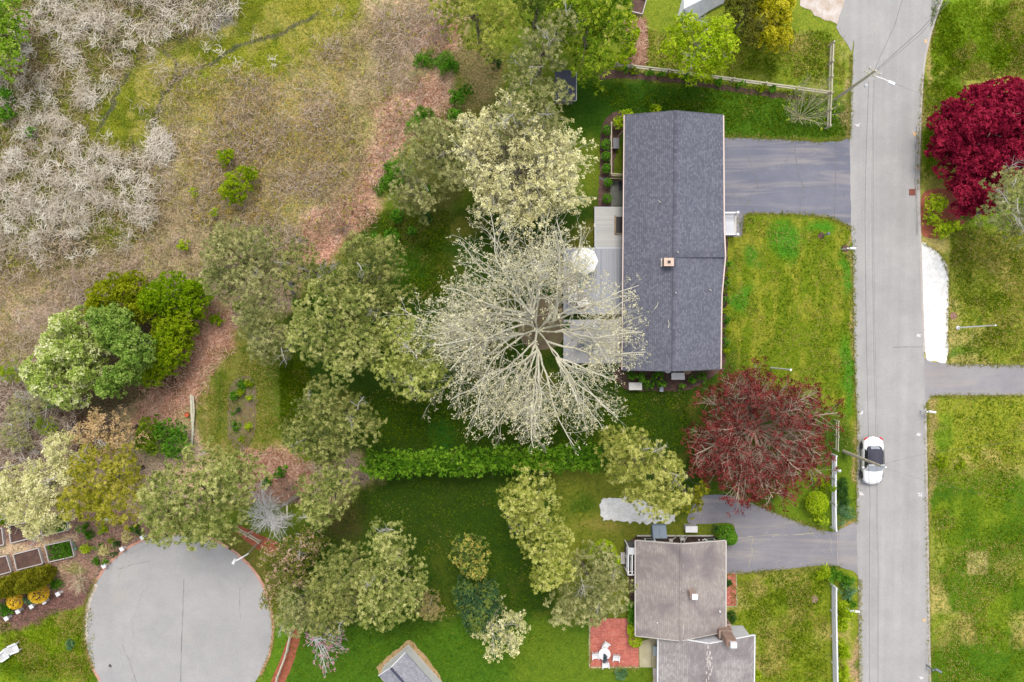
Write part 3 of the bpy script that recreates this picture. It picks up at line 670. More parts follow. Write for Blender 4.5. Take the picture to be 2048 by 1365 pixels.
def crown(circles, z0, z1, lobe, dens, gap=0.0, sag=0.55, squash=0.7, hj=0.6, under=-0.35):
    """points and outward normals over many overlapping lobes filling the circles (photo px), dome between z0 and z1"""
    zc = z0 + (z1 - z0) * 0.6; pts = []; nrm = []; tl = []; lobes = []
    for cx, cy, r in circles:
        R = M(r, zc); c = np.array(P(cx, cy, zc)); nl = max(3, int((R / lobe) ** 2 * (3.0 if lobe < .5 else 2.1) * (1 - gap)))
        for i in range(nl):
            a = i * 2.39996 + rng.random() * 0.8; q = math.sqrt((i + 0.5) / nl); rr = q * max(0.05, R - lobe * 0.72)
            hz = z0 + (z1 - z0) * (1 - sag * q * q) + rng.normal() * hj * 0.5
            s = lobe * rng.uniform(0.6, 1.2)
            lobes.append((c[0] + rr * math.cos(a) + rng.normal() * 0.15 * lobe, c[1] + rr * math.sin(a) + rng.normal() * 0.15 * lobe, hz - s * squash * 0.5, s))
    for x, y, z, s in lobes:
        n = max(4, int(dens * s * s * 2.9)); d = unit(rng.normal(size=(n * 2, 3))); d = d[d[:, 2] > under][:n]
        sc = np.array([s * rng.uniform(.85, 1.15), s * rng.uniform(.85, 1.15), s * squash]) * rng.uniform(0.82, 1.08, (len(d), 1))
        pts.append(np.array([x, y, z]) + d * sc); nrm.append(unit(d * np.array([1, 1, 1.3]))); tl.append(np.full(len(d), rng.random()))
    return np.concatenate(pts), np.concatenate(nrm), np.concatenate(tl), lobes
def rot_to(d, ang, az):
    """direction at angle ang from d, turned az about it"""
    d = d / math.sqrt(d @ d); ref = np.array((0, 0, 1.0)) if abs(d[2]) < 0.9 else np.array((1.0, 0, 0))
    x = np.cross(d, ref); x /= math.sqrt(x @ x); y = np.cross(d, x)
    return d * math.cos(ang) + (x * math.cos(az) + y * math.sin(az)) * math.sin(ang)
def wander(p, d, L, n, wig, rise):
    pts = [p]; q = p.copy(); d = d.copy()
    for i in range(n):
        d = d + np.array([random.gauss(0, wig), random.gauss(0, wig), random.gauss(0, wig * 0.6) + rise]); d /= math.sqrt(d @ d)
        q = q + d * (L / n); pts.append(q)
    return pts
def grow(mb, p, d, L, r, lvl, spec, tips):
    """spec[lvl] = (children per metre, angle, length factor, wiggle, rise, segments)"""
    cpm, ang, lf, wig, rise, sg = spec[lvl]
    pts = wander(p, d, L, sg, wig, rise)
    last = lvl == len(spec) - 1
    rad = [r * (1 - 0.75 * i / sg) for i in range(sg + 1)]
    mb.tube(pts, rad, 6 if r > 0.08 else (4 if r > 0.03 else 3), cap=False)
    tips.append((pts[-1], lvl))
    if last: return
    n = max(1, int(cpm * L)); s = random.choice((0, 1))
    for k in range(n):
        t = 0.18 + 0.8 * (k + random.random() * 0.8) / n; t = min(t, 0.99); f = t * sg; i = min(int(f), sg - 1)
        a = pts[i] + (pts[i + 1] - pts[i]) * (f - i); dd = pts[i + 1] - pts[i]
        az = (math.pi * ((k + s) % 2)) + random.gauss(0, 0.75) + (0 if lvl else 0)
        c = rot_to(dd, ang * random.uniform(0.65, 1.3), az)
        cl = (L * (1 - t) * 0.75 + L * 0.22) * lf * random.uniform(0.7, 1.2)
        grow(mb, a, c, cl, max(rad[i] * 0.54, 0.008), lvl + 1, spec, tips)
def env(radii, az):
    f = (az % (2 * math.pi)) / (2 * math.pi) * len(radii); i = int(f); t = f - i
    return radii[i % len(radii)] * (1 - t) + radii[(i + 1) % len(radii)] * t
def open_tree(name, label, cat, base_px, radii, zt, zs, nlimb, spec, m_bark, r0, el=(18, 62), lean=(0, 0), leaf=None, origin_px=None, group=None, lf1=1.0, leaders=0):
    """tree whose branching shows: limbs reach the crown outline given by radii (px, east then anticlockwise)"""
    random.seed(int(base_px[0] * 3 + base_px[1])); b = P(*base_px, 0); root = thing(name, label, cat, b, group)
    mb = MB(); tips = []; bb = np.array(b); top = bb + np.array([lean[0], lean[1], zs])
    tr = [bb + np.array([0, 0, -0.1]), bb + np.array([lean[0] * .2, lean[1] * .2, zs * 0.35]), bb + np.array([lean[0] * .6, lean[1] * .6, zs * 0.75]), top]
    mb.tube(tr, [r0 * 1.35, r0, r0 * 0.9, r0 * 0.85], 9)
    build(mb, 'trunk', m_bark, root, smooth=True)
    mb = MB(); cxy = np.array(P(*(origin_px or base_px), zt * 0.7))
    LD = []
    for k in range(leaders):
        a_ = 2 * math.pi * (k + random.uniform(-.25, .25)) / leaders; L_ = random.uniform(2.2, 4.2); e_ = math.radians(random.uniform(38, 66))
        w_ = wander(top - np.array([0, 0, .3]), np.array([math.cos(a_) * math.cos(e_), math.sin(a_) * math.cos(e_), math.sin(e_)]), L_, 5, .12, .03); mb.tube(w_, [r0 * .46 * (1 - .11 * i) for i in range(6)], 7, cap=False); LD.append((a_, w_))
    for k in range(nlimb):
        az = 2 * math.pi * (k + random.uniform(-.3, .3)) / nlimb * (1 if k < nlimb else 1)
        if leaders and -.35 < math.atan2(math.sin(az), math.cos(az)) < 1.15 and k % 4 < 1: continue
        ring_ = k % 3; e = math.radians((el[0], (el[0] + el[1]) / 2, el[1])[ring_] + random.uniform(-5, 5))
        R = M(env(radii, az), zt * 0.7) * (1.0, .97, .78)[ring_] * random.uniform(.86 if leaders else .92, 1.06)
        tgt = np.array([cxy[0] + R * math.cos(az), cxy[1] + R * math.sin(az), 0]); st = top - np.array([0, 0, random.uniform(0, zs * 0.3)])
        if LD and random.random() < .88: st = min(LD, key=lambda q: abs(math.atan2(math.sin(q[0] - az), math.cos(q[0] - az))) + random.uniform(0, .5))[1][random.choice((2, 3, 4, 5, 5))]
        hv = tgt[:2] - st[:2]; hl = math.hypot(*hv); zz = min(st[2] + hl * math.tan(e), zt * random.uniform(.82, 1.0))
        v = np.array([hv[0], hv[1], zz - st[2]]); L = math.sqrt(v @ v)
        d = v / L + np.array([0, 0, 0.12]); grow(mb, st, d, L * 0.97 * lf1, r0 * random.uniform(.42, .6), 0, spec, tips)
    build(mb, 'branches', m_bark, root, smooth=True)
    if leaf:
        mat, K, Ls, Wd, spr, prob, lv = leaf[:7]
        T = np.array([t for t, l in tips if l >= lv and random.random() < prob])
        V, tn = leaves(T, np.tile([0, 0, 1.0], (len(T), 1)), K, Ls, Wd, spr, 0.9, tang=.6)
        build_np(V, 4, 'foliage', mat, root, tone=tn)
    return root
def trunk_and_limbs(root, base, lobes, z1, r0, mat, n=10, name='trunk'):
    mb = MB(); b = np.array(base); cx = np.mean([l[0] for l in lobes]); cy = np.mean([l[1] for l in lobes])
    top = np.array([cx, cy, z1 * 0.86]); mid = b * 0.5 + top * 0.5 + np.array([random.uniform(-.2, .2), random.uniform(-.2, .2), 0])
    tr = [b + np.array([0, 0, -.1]), b * .75 + mid * .25 + np.array([0, 0, 0]), mid, top]
    mb.tube(tr, [r0 * 1.3, r0, r0 * .75, r0 * .25], 8)
    build(mb, name, mat, root, smooth=True)
    mb = MB(); ls = random.sample(lobes, min(n, len(lobes)))
    for l in ls:
        t = random.uniform(.35, .85); s = tr[1] + (top - tr[1]) * t; e = np.array([l[0], l[1], l[2] + l[3] * .4])
        m_ = (s + e) / 2 + np.array([0, 0, -.1 * abs(e[2] - s[2]) + random.uniform(-.2, .3)])
        mb.tube([s, m_, e], [r0 * .32, r0 * .2, r0 * .07], 5)
        for k in range(3):
            q = m_ + (e - m_) * random.random(); w = wander(q, unit(np.array([random.gauss(0, 1), random.gauss(0, 1), random.uniform(0, .9)])), random.uniform(.5, 1.1), 3, .25, 0)
            mb.tube(w, [r0 * .1, r0 * .08, r0 * .05, .01], 4)
    build(mb, 'branches', mat, root, smooth=True)
def leafy(name, label, cat, circles, z0, z1, mat, lobe=0.9, dens=9, K=10, L=0.28, Wd=0.06, spread=0.05, bias=.9, r0=.16, gap=0., bark=None, sag=.55, squash=.7, jit=1., tj=.15, group=None, limbs=10, hj=.6, under=-.35, base=None, flat=0, tang=None, ball=False, part='crown', dead=0):
    cx = np.average([c[0] for c in circles], weights=[c[2] ** 2 for c in circles]); cy = np.average([c[1] for c in circles], weights=[c[2] ** 2 for c in circles])
    b3 = P(cx, cy, z0 + (z1 - z0) * .6); b = (b3[0], b3[1], 0.0) if base is None else P(*base, 0)
    root = thing(name, label, cat, b, group)
    pts, nrm, tl, lobes = crown(circles, z0, z1, lobe, dens * (1.4 if .3 < L * 2 < .5 else 1), gap, sag, squash, hj, under)
    if ball:      # clipped to a smooth globe
        P_ = []; N_ = []
        for cx_, cy_, r_ in circles:
            R_ = M(r_, z1); c_ = P(cx_, cy_, z1 * .5); n_ = int(150 * R_ * R_ * 4) + 60; d_ = unit(rng.normal(size=(n_ * 2, 3))); d_ = d_[d_[:, 2] > -.3][:n_]
            P_.append(np.array([c_[0], c_[1], z1 - R_ * .85 if z1 > R_ * .85 else z1 * .3]) + d_ * np.array([R_, R_, R_ * .85]) * rng.uniform(.9, 1.0, (len(d_), 1))); N_.append(d_)
        pts = np.concatenate(P_); nrm = np.concatenate(N_); tl = rng.random(len(pts)); K = 5
    pts[:, 2] = np.maximum(pts[:, 2], 0.03)
    if L < .2: K = int(K * 1.35)
    tone = tl * .5 + rng.random(len(pts)) * .5
    V, tn = leaves(pts, nrm, K, L, Wd, spread, bias, jit, tone, tj, flat, tang if tang is not None else (.8 if L < .25 else 0))
    build_np(V, 4, part, mat, root, tone=tn)
    if limbs: trunk_and_limbs(root, b, lobes, z1, r0, bark or m_bark, limbs)
    if dead:
        for k in range(dead):
            mb = MB()
            l = random.choice(lobes); p = np.array([l[0], l[1], l[2] + l[3] * .35])
            grow(mb, p, unit(np.array([random.gauss(0, 1), random.gauss(0, 1), .5])), random.uniform(.9, 1.9), .045, 0, [(5, .8, .8, .2, .02, 4), (4, .7, .7, .2, 0, 3), (0, 0, 0, .2, 0, 2)], [])
            build(mb, 'dead_branch', m_deadwood, root)
    return root
m_bark = mat_noise('grey_brown_bark', A(120, 108, 98), .3, 4, 20, c2=A(150, 140, 130), bstr=.8)
m_palebark = mat_noise('pale_lichened_bark', A(192, 188, 168, 1.2), .25, 3, 20, c2=A(216, 212, 192, 1.25), bstr=.4)
m_silver = mat_noise('silver_bark', A(206, 204, 206, 1.5), .15, 3, 20, c2=A(220, 218, 216, 1.5), bstr=.4)
m_deadwood = mat_noise('bleached_dead_wood', A(200, 196, 192), .18, 4, 20, c2=A(176, 170, 164), bstr=.4)
m_tanwood = mat_noise('tan_twigs', A(196, 178, 146, 1.4), .2, 4, 20, c2=A(214, 200, 172, 1.4), bstr=.3)
m_pinkbark = mat_noise('pink_grey_bark', A(206, 184, 168, 1.0), .2, 4, 20, c2=A(188, 158, 136), bstr=.3)
G2 = 1.75
def Lf(*cs, k=G2, trans=.35, name='leaf', fine=1.4): return mat_leaf(name, [lin(*c, k=k / GAIN) for c in cs], trans, fine)
L_pine = Lf((90, 104, 50), (130, 142, 70), (166, 170, 96), (200, 198, 136), name='pine_needles')
L_pineg = Lf((102, 110, 62), (132, 138, 84), (162, 162, 106), (192, 188, 136), name='grey_green_needles')
L_pineo = Lf((104, 108, 28), (142, 144, 38), (172, 166, 56), (196, 186, 92), name='yellow_olive_needles')
L_pined = Lf((80, 94, 46), (114, 124, 62), (148, 152, 84), (182, 180, 116), name='dark_olive_needles')
L_spruce = Lf((62, 90, 22), (92, 122, 28), (126, 150, 34), (172, 184, 60), name='cedar_sprays')
L_hedge = Lf((50, 88, 20), (76, 118, 26), (104, 146, 36), (136, 170, 52), name='hedge_sprays')
L_yew = Lf((92, 98, 22), (126, 126, 30), (156, 156, 46), name='thread_foliage')
L_lime = Lf((112, 142, 18), (146, 170, 28), (182, 196, 54), name='lime_leaves')
L_yellow = Lf((136, 138, 20), (168, 164, 30), (200, 190, 60), name='yellow_leaves')
L_gold = Lf((196, 160, 30), (228, 190, 48), (244, 214, 90), name='golden_foliage')
L_crim = Lf((92, 16, 36), (124, 24, 48), (160, 44, 70), name='crimson_leaves')
L_cop = Lf((76, 30, 28), (104, 42, 40), (138, 66, 64), name='copper_red_leaves')
L_buff = Lf((172, 168, 116), (204, 200, 148), (226, 220, 176), name='buff_catkin_leaves')
L_bud = Lf((172, 164, 128), (198, 192, 156), (220, 214, 182), name='opening_buds')
L_bloss = Lf((164, 166, 104), (198, 194, 138), (222, 216, 174), name='pale_blossom_leaves')
L_soft = Lf((116, 138, 54), (150, 168, 76), (184, 194, 118), (212, 212, 172), name='soft_green_leaves')
L_bush = Lf((88, 118, 14), (122, 146, 18), (152, 166, 34), name='yellow_green_bush_leaves')
L_green = Lf((54, 98, 24), (80, 128, 32), (114, 156, 50), name='fresh_green_leaves')
L_blue = Lf((56, 96, 60), (88, 128, 84), (130, 158, 118), name='blue_green_leaves')
L_dkgreen = Lf((36, 66, 30), (58, 92, 40), (84, 118, 54), name='dark_green_leaves')
L_pink = Lf((178, 108, 134), (200, 136, 158), (214, 166, 180), name='pink_blossom')
L_rosy = Lf((78, 88, 30), (104, 114, 40), (136, 138, 58), (206, 170, 158), name='rosy_blossom_mix')
L_tan = Lf((160, 140, 96), (192, 168, 124), (212, 178, 136), name='tan_young_leaves')
L_brush = Lf((112, 112, 34), (146, 142, 48), (172, 164, 72), name='brush_leaves')
L_rhodo = Lf((52, 78, 40), (86, 112, 50), (150, 156, 70), (206, 188, 104), name='rhododendron_leaves')
PN = dict(tang=.15, K=24, L=.22, Wd=.042, dens=8.5, lobe=.6, spread=.02, bias=.7)
def pine(label, circles, z1, mat=None, dead=2, gap=.0, **k):
    a = dict(PN); a.update(k); circles = [(x, y, r * 1.18) for x, y, r in circles]
    return leafy('pine_tree', label, 'pine tree', circles, z1 * .45, z1, mat or L_pine, gap=gap, dead=dead, r0=.18, limbs=14, **a)
ORD = ['topmost', 'second from the top', 'third from the top', 'fourth from the top', 'fifth from the top', 'sixth from the top', 'seventh from the top', 'eighth from the top', 'ninth from the top', 'tenth from the top', 'eleventh from the top', 'twelfth from the top']
LR = ['leftmost', 'second from the left', 'third from the left', 'fourth from the left', 'fifth from the left', 'sixth from the left', 'seventh from the left', 'eighth from the left', 'ninth from the left', 'tenth from the left', 'eleventh from the left', 'twelfth from the left', 'thirteenth from the left']
# ------------------------------------------------------------------ houses
V3 = lambda *a: np.array(a, float)
m_roof = mat_shingle('blue_grey_shingles', A(96, 98, 112), A(116, 118, 132), A(142, 143, 156))
m_roofcap = mat_shingle('ridge_shingles', A(88, 90, 104), A(106, 108, 122), A(130, 131, 144), .3, .3)
m_roof2 = mat_shingle('weathered_shingles', A(156, 146, 142), A(172, 162, 157), A(190, 181, 175), .15, .3, (A(138, 128, 130), 0.35))
m_roof3 = mat_shingle('pale_weathered_shingles', A(150, 144, 146), A(174, 168, 166), A(198, 192, 190), .15, .3, (A(134, 126, 128), 0.3))
m_lichen = mat_noise('pale_lichen', A(190, 180, 176), .2, 3, 18, c2=A(208, 200, 196))
m_shedroof = mat_shingle('light_grey_shingles', A(140, 140, 152), A(162, 162, 172), A(184, 184, 192), .13, .25, None, math.radians(49))
m_darkroof = mat_noise('dark_roofing', A(70, 74, 92), .15, 2, 20)
m_white = m_white; m_wp2 = mat_plain('white_paint', A(244, 244, 248)); m_trim = mat_plain('pinkish_white_gutter', A(232, 208, 198))
m_siding = mat_boards('white_clapboard', A(226, 226, 234), A(238, 238, 244), .12, 2, .08, .6, A(180, 180, 190))
m_greysiding = mat_boards('grey_shingle_wall', A(150, 146, 142), A(176, 172, 166), .13, 2, .1, .8, A(96, 92, 90))
m_brownwall = mat_boards('dark_brown_siding', A(58, 42, 36), A(86, 64, 56), .2, 0, .08, .8, A(34, 26, 24))
m_brickw = mat_brick('old_chimney_brick', A(160, 124, 108), A(132, 100, 88), A(180, 160, 148), .2, .075, 0, A(196, 176, 164), True)
m_dark = mat_plain('dark_void', A(26, 24, 26)); m_glass = mat_plain('window_glass', A(60, 70, 84), .08, 0, .8)
m_flash = mat_plain('metal_flashing', A(212, 208, 206), .4, .3)
def gable(root, rf, wl, NW, NE, SE, SW, RN, RS, roofmat, wallmat, capmat, inset=.4, trim=None, eastpts=(), gablemat=None, cap=True):
    """walls with gable ends and two roof slopes; corners are the eave corners"""
    w = list(map(lambda p: V3(*p), (NW, SW, RS, RN))); e = [V3(*RN), V3(*RS), V3(*SE)] + [V3(*p) for p in eastpts] + [V3(*NE)]
    a = MB().slab(w, .14); a.slab(e, .14); build(a, 'roof', roofmat, root)
    if cap:
        rn, rs = V3(*RN), V3(*RS); dw = (w[0] - rn) / np.linalg.norm(w[0] - rn) * .17; de = (e[-1] - rn) / np.linalg.norm(e[-1] - rn) * .17; up = V3(0, 0, .055)
        m_ = MB(); m_.slab([rn + dw + up, rs + dw + up, rs + up * 1.6, rn + up * 1.6], .028); m_.slab([rn + up * 1.6, rs + up * 1.6, rs + de + up, rn + de + up], .028); build(m_, 'ridge_cap', capmat, root)
    if trim:
        g = MB(); g.bar(V3(*NW) + V3(-.05, 0, -.05), V3(*SW) + V3(-.05, 0, -.05), .08, .12); build(g, 'gutter', trim, root)
        g = MB(); pe = [V3(*NE)] + [V3(*p) for p in eastpts[::-1]] + [V3(*SE)]
        for p, q in zip(pe, pe[1:]): g.bar(p + V3(.05, 0, -.05), q + V3(.05, 0, -.05), .10, .12)
        build(g, 'gutter', trim, root)
        for p, q, r in ((NW, RN, NE), (SW, RS, SE)):
            s = 1 if p is NW else -1; g = MB()
            g.bar(V3(*p) + V3(0, .03 * s, -.07), V3(*q) + V3(0, .03 * s, -.07), .06, .16); g.bar(V3(*q) + V3(0, .03 * s, -.07), V3(*r) + V3(0, .03 * s, -.07), .06, .16)
            build(g, 'bargeboard', gablemat or trim, root)
    x0 = (NW[0] + SW[0]) / 2 + inset; x1 = (NE[0] + SE[0]) / 2 - inset; y1 = (NW[1] + NE[1]) / 2 - .28; y0 = (SW[1] + SE[1]) / 2 + .28; ze = NW[2] - .02; zr = RN[2]; xr = (RN[0] + RS[0]) / 2
    k = lambda x: ze + (zr - ze) * ((x - NW[0]) / (xr - NW[0]) if x < xr else (NE[0] - x) / (NE[0] - xr)) - .17
    a = MB(); pr = [(x0, -.1), (x1, -.1), (x1, k(x1)), (xr, zr - .17), (x0, k(x0))]
    vs = [(x, y0, z) for x, z in pr] + [(x, y1, z) for x, z in pr]
    a.add(vs, [(0, 1, 2, 3, 4), (9, 8, 7, 6, 5), (0, 5, 6, 1), (1, 6, 7, 2), (4, 3, 8, 9), (3, 2, 7, 8), (0, 4, 9, 5)]); build(a, 'wall', wallmat, root)
    return x0, x1, y0, y1
def window(root, c, w, h, ax, mat=None):
    """ax: 0 = facing +-x (wall plane x const), 1 = facing +-y; c is a point on the wall"""
    s = (.08, w, h) if ax == 0 else (w, .08, h); sg = (.1, w - .16, h - .16) if ax == 0 else (w - .16, .1, h - .16)
    f = build(MB().box(c, s), 'window', mat or m_wp2, root); build(MB().box(c, sg), 'pane', m_glass, f); return f

def EV(x, y, z): return P(x, y, z)
hs = thing('house', 'long house with a dark blue-grey shingled gable roof beside the upper driveway', 'house', P(1346, 485, 0))
ze, zr = 2.7, 4.4
NW, NE, SW, SE, RN, RS = P(1249.5, 231, ze), P(1446, 231, ze), P(1245, 740, ze), P(1441, 738, ze), P(1352, 222.5, zr), P(1346, 742, zr)
x0, x1, y0, y1 = gable(hs, 0, 0, NW, NE, SE, SW, RN, RS, m_roof, m_greysiding, m_roofcap, .5, m_trim, [P(1442, 640, ze), P(1443, 590, ze), P(1450, 513, ze + .12), P(1447.5, 455, ze)], m_roofcap)
a0 = V3(*P(1351, 511, zr + .02)); a1 = V3(*P(1450, 511, ze + .19)); up = V3(0, 0, .02); n = V3(0, .17, 0)
build(MB().slab([a0 + n, a0, a1, a1 + n], .03).slab([a0, a0 - n, a1 - n, a1], .03), 'valley_cap', m_roofcap, hs)
for y in (300, 380, 560, 650): window(hs, (x0, P(0, y)[1], 1.4), 1.3, 1.1, 0)
for y in (330, 545, 640): window(hs, (x1, P(0, y)[1], 1.4), 1.4, 1.1, 0)
window(hs, ((x0 + x1) / 2 - 1.8, y0, 1.4), 1.2, 1.1, 1); window(hs, ((x0 + x1) / 2 + 1.8, y1, 1.4), 1.2, 1.1, 1)
d = build(MB().box((x1, P(0, 450)[1], 1.5), (.08, 1.0, 2.05)), 'door', mat_plain('door_paint', A(120, 60, 50)), hs); build(MB().lathe((x1 + .06, P(0, 450)[1] - .35, 1.45), [(.03, 0), (.03, .06)], 8), 'handle', m_flash, d)
d = build(MB().box((x1, P(0, 355)[1], 1.15), (.08, 4.6, 2.2)), 'garage_door', m_wp2, hs)
c = P(1337, 524.5, 4.95); ch = MB().box((c[0], c[1], 4.35), (.74, .6, 1.3)); chm = build(ch, 'chimney', m_brickw, hs)
build(MB().box((c[0] + .02, c[1], 5.01), (.80, .66, .09)).box((c[0] + .02, c[1], 5.08), (.34, .32, .06)), 'chimney_cap', mat_noise('tan_cap', A(224, 196, 178), .15, 4, 20), chm)
build(MB().box((c[0] + .02, c[1], 5.12), (.24, .22, .03)), 'flue', m_dark, chm); build(MB().box((c[0] - .42, c[1], 4.2), (.14, .66, .05)), 'flashing', m_flash, chm)
for i, (x, y) in enumerate(((1355, 505), (1351, 586))): q = P(x, y, 4.35); build(MB().lathe((q[0], q[1], 4.2), [(.07, 0), (.06, .35), (.05, .38)], 8), 'vent_pipe', m_flash, hs)
# debris on the roof
def rz(px):
    """height of the dark roof under photo column px"""
    return (ze + (zr - ze) * (px - 1247) / (1349 - 1247)) if px < 1349 else (ze + (zr - ze) * (1444 - px) / (1444 - 1349))
for i, (x, y, l) in enumerate(((1312, 612, 'curved fallen twig on the left roof slope'), (1336, 648, 'pale fallen twig near the roof ridge'), (1318, 404, 'tiny white feather on the upper left roof slope'), (1420, 581, 'small pale leaf litter on the right roof slope'))):
    q = V3(*P(x, y, rz(x) + .06)); a = 1.1 + i * .5; L = .12 if i > 1 else .35; pts = [q + V3(-math.cos(a) * L, -math.sin(a) * L, .06 - L * math.cos(a) * (.37 if x < 1349 else -.37)), q + V3(.08, 0, .08), q + V3(math.cos(a) * L, math.sin(a) * L, .06 + L * math.cos(a) * (.37 if x < 1349 else -.37))]
    tag(build(MB().tube(pts, [.03, .035, .015], 5), 'twig', m_palebark, origin=tuple(q)), l, 'twig')
# --- lower house
h2 = thing('house', 'house with weathered grey-brown roof and lower wing at the bottom, by the brick patio', 'house', P(1360, 1180, 0))
ze, zr = 2.5, 4.0
NW, NE, SW, SE, RN, RS = P(1271.5, 1082, ze), P(1451, 1082, ze), P(1271.5, 1272, ze), P(1451, 1263.5, ze), P(1363, 1089, zr), P(1362, 1282, zr)
gable(h2, 0, 0, NW, NE, SE, SW, RN, RS, m_roof2, m_brownwall, m_roof2, .35, mat_plain('weathered_trim', A(214, 206, 200)))
yN = P(0, 1082, ze)[1] - .28
rr = random.Random(5); mb = MB()
for i in range(30):
    t = rr.random() ** .6; x = 1362 + rr.gauss(0, 2.2); y = 1100 + 175 * t; q = P(x, y, zr + .03)
    mb.box((q[0] + .12, q[1], zr + .005 - abs(q[0] + .12 - RN[0]) * .38), (.04 + .06 * rr.random(), .1 + .35 * rr.random(), .05))
build(mb, 'lichen_streak', m_lichen, h2)['kind'] = 'stuff'
# wing
ww = .35; zw, zrw = 2.5, 4.25
wNW, wNE, wRN = P(1317, 1271, zw), P(1509, 1271, zw), P(1418, 1288.5, zrw); yS = P(0, 1460, zw)[1]
wNW = (wNW[0], wRN[1] + 0.0, zw); wNE = (wNE[0], wRN[1], zw)
gable_w = gable
w = [V3(*wNW), V3(wNW[0], yS, zw), V3(wRN[0], yS, zrw), V3(*wRN)]; e = [V3(*wRN), V3(wRN[0], yS, zrw), V3(wNE[0], yS, zw), V3(*wNE)]
build(MB().slab(w, .13).slab(e, .13), 'wing_roof', m_roof3, h2)
g = MB(); yg = wRN[1] + .04
g.bar(V3(wNW[0], yg, zw - .06), V3(wRN[0], yg, zrw - .06), .07, .17); g.bar(V3(wRN[0], yg, zrw - .06), V3(wNE[0], yg, zw - .06), .07, .17); g.bar(V3(wNE[0] + .04, yg, zw - .05), V3(wNE[0] + .04, yS, zw - .05), .09, .1); g.bar(V3(wNW[0] - .04, yg, zw - .05), V3(wNW[0] - .04, yS, zw - .05), .09, .1)
build(g, 'wing_trim', m_wp2, h2)
xa, xb = wNW[0] + .3, wNE[0] - .3; yw = wRN[1] - .12; a = MB(); pr = [(xa, -.1), (xb, -.1), (xb, zw + .02), (wRN[0], zrw - .16), (xa, zw + .02)]
a.add([(x, yS + .2, z) for x, z in pr] + [(x, yw, z) for x, z in pr], [(0, 1, 2, 3, 4), (9, 8, 7, 6, 5), (0, 5, 6, 1), (1, 6, 7, 2), (4, 3, 8, 9), (3, 2, 7, 8), (0, 4, 9, 5)]); build(a, 'wing_wall', m_siding, h2)
mb = MB()
for i in range(40):
    t = rr.random(); x = 1418 + rr.gauss(0, 3.0); y = 1294 + 90 * t; q = P(x, y, zrw)
    mb.box((q[0], q[1], zrw - abs(q[0] - wRN[0]) * .42 + .015), (.05 + .12 * rr.random(), .1 + .3 * rr.random(), .03))
build(mb, 'wing_lichen', m_lichen, h2)['kind'] = 'stuff'
cx = P(1451, 1262, 3.2)[0]; cyy = yw + .52
chm = build(MB().box((cx, cyy, 1.6), (1.15, .72, 3.4)).box((cx + .02, cyy, 4.1), (.86, .62, 1.8), 0, .95), 'brick_chimney', m_brickw, h2)
build(MB().box((cx + .12, cyy - .05, 5.2), (.5, .46, .34)), 'chimney_cover', m_wp2, chm)
build(MB().box((cx + .55, cyy + .25, 1.1), (.4, .5, 2.3)), 'chimney_shoulder', m_brickw, chm)
q = P(1387, 1192, 4.6); chm = build(MB().box((q[0] - .02, q[1], 4.1), (.52, .5, 1.0)), 'vent_chimney', mat_brick('flue_brick', A(186, 150, 138), A(150, 120, 108), A(200, 190, 180), .2, .075, 0, None, True), h2); build(MB().box((q[0] + .06, q[1] - .02, 4.75), (.46, .44, .22)), 'chimney_cover', m_wp2, chm)
q = P(1440, 1224, 2.9); build(MB().lathe((q[0], q[1], 2.6), [(.08, 0), (.08, .35), (.03, .4)], 8), 'vent_pipe', m_wp2, h2)
for (x, y) in ((1358, 1149), (1314, 1245)): q = P(x, y, 3.7 if x > 1330 else 3.1); build(MB().lathe((q[0], q[1], q[2] - .15), [(.06, 0), (.06, .3), (.02, .33)], 8), 'vent_pipe', m_wp2, h2)
# entry porch on the left
po = P(1262, 1111, 0.5); g = MB().box((po[0], po[1], .25), (.95, 2.3, .5)); pf = build(g, 'porch_floor', mat_plain('dark_grey_boards', A(96, 96, 98)), h2)
g = MB(); X0, X1, Y0, Y1 = po[0] - .48, po[0] + .5, po[1] - 1.2, po[1] + 1.2
for p, q in (((X0, Y0), (X0, Y1)), ((X0, Y0), (X1, Y0)), ((X0 + .34, Y0), (X0 + .34, Y1 - .55))): g.bar((*p, 2.1), (*q, 2.1), .09, .09); g.bar((*p, 1.3), (*q, 1.3), .06, .06)
for x, y in ((X0, Y0), (X0, Y1), (X0, po[1]), (X1 - .1, Y0), (X0 + .34, po[1]), (X0 + .34, Y1 - .55)): g.bar((x, y, 0), (x, y, 2.12), .09, .09)
build(g, 'porch_frame', m_wp2, h2); build(MB().slab([(X0, Y1, 2.2), (X0, Y1 - .6, 2.2), (X1, Y1 - .6, 2.4), (X1, Y1, 2.4)], .06), 'porch_canopy', mat_plain('pale_grey_panel', A(214, 218, 222)), h2)
q = P(1247, 1117, .15); build(MB().box((q[0], q[1], .09), (.5, 1.0, .22)), 'porch_step', m_conc, h2)
# things fixed to the brown end wall
g = MB()
for p, q in (((1341, 1.9), (1352, .6)), ((1352, .6), (1352, .2)), ((1368, 2.2), (1374, .4)), ((1362, 2.3), (1362, .3))): g.bar((P(p[0], 1078, p[1])[0], yN + .07, p[1]), (P(q[0], 1078, q[1])[0], yN + .07, q[1]), .08, .08)
g.box((P(1341, 1074, 1.6)[0], yN + .1, 1.7), (.3, .2, .3)); g.box((P(1366, 1074, 1.6)[0], yN + .1, 1.2), (.35, .22, .5)); build(g, 'pipes_and_meters', m_flash, h2)
build(MB().box(((NW[0] + NE[0]) / 2, yN + .03, .12), (NE[0] - NW[0] - .9, .1, .18)), 'foundation_strip', m_conc, h2)
for x, z in ((1398, 1.4), (1406, 1.4), (1410, 1.3), (1413, 1.4)): build(MB().box((P(x, 1075, z)[0], yN + .04, z), (.12, .06, .12)), 'wall_vent', m_wp2, h2)
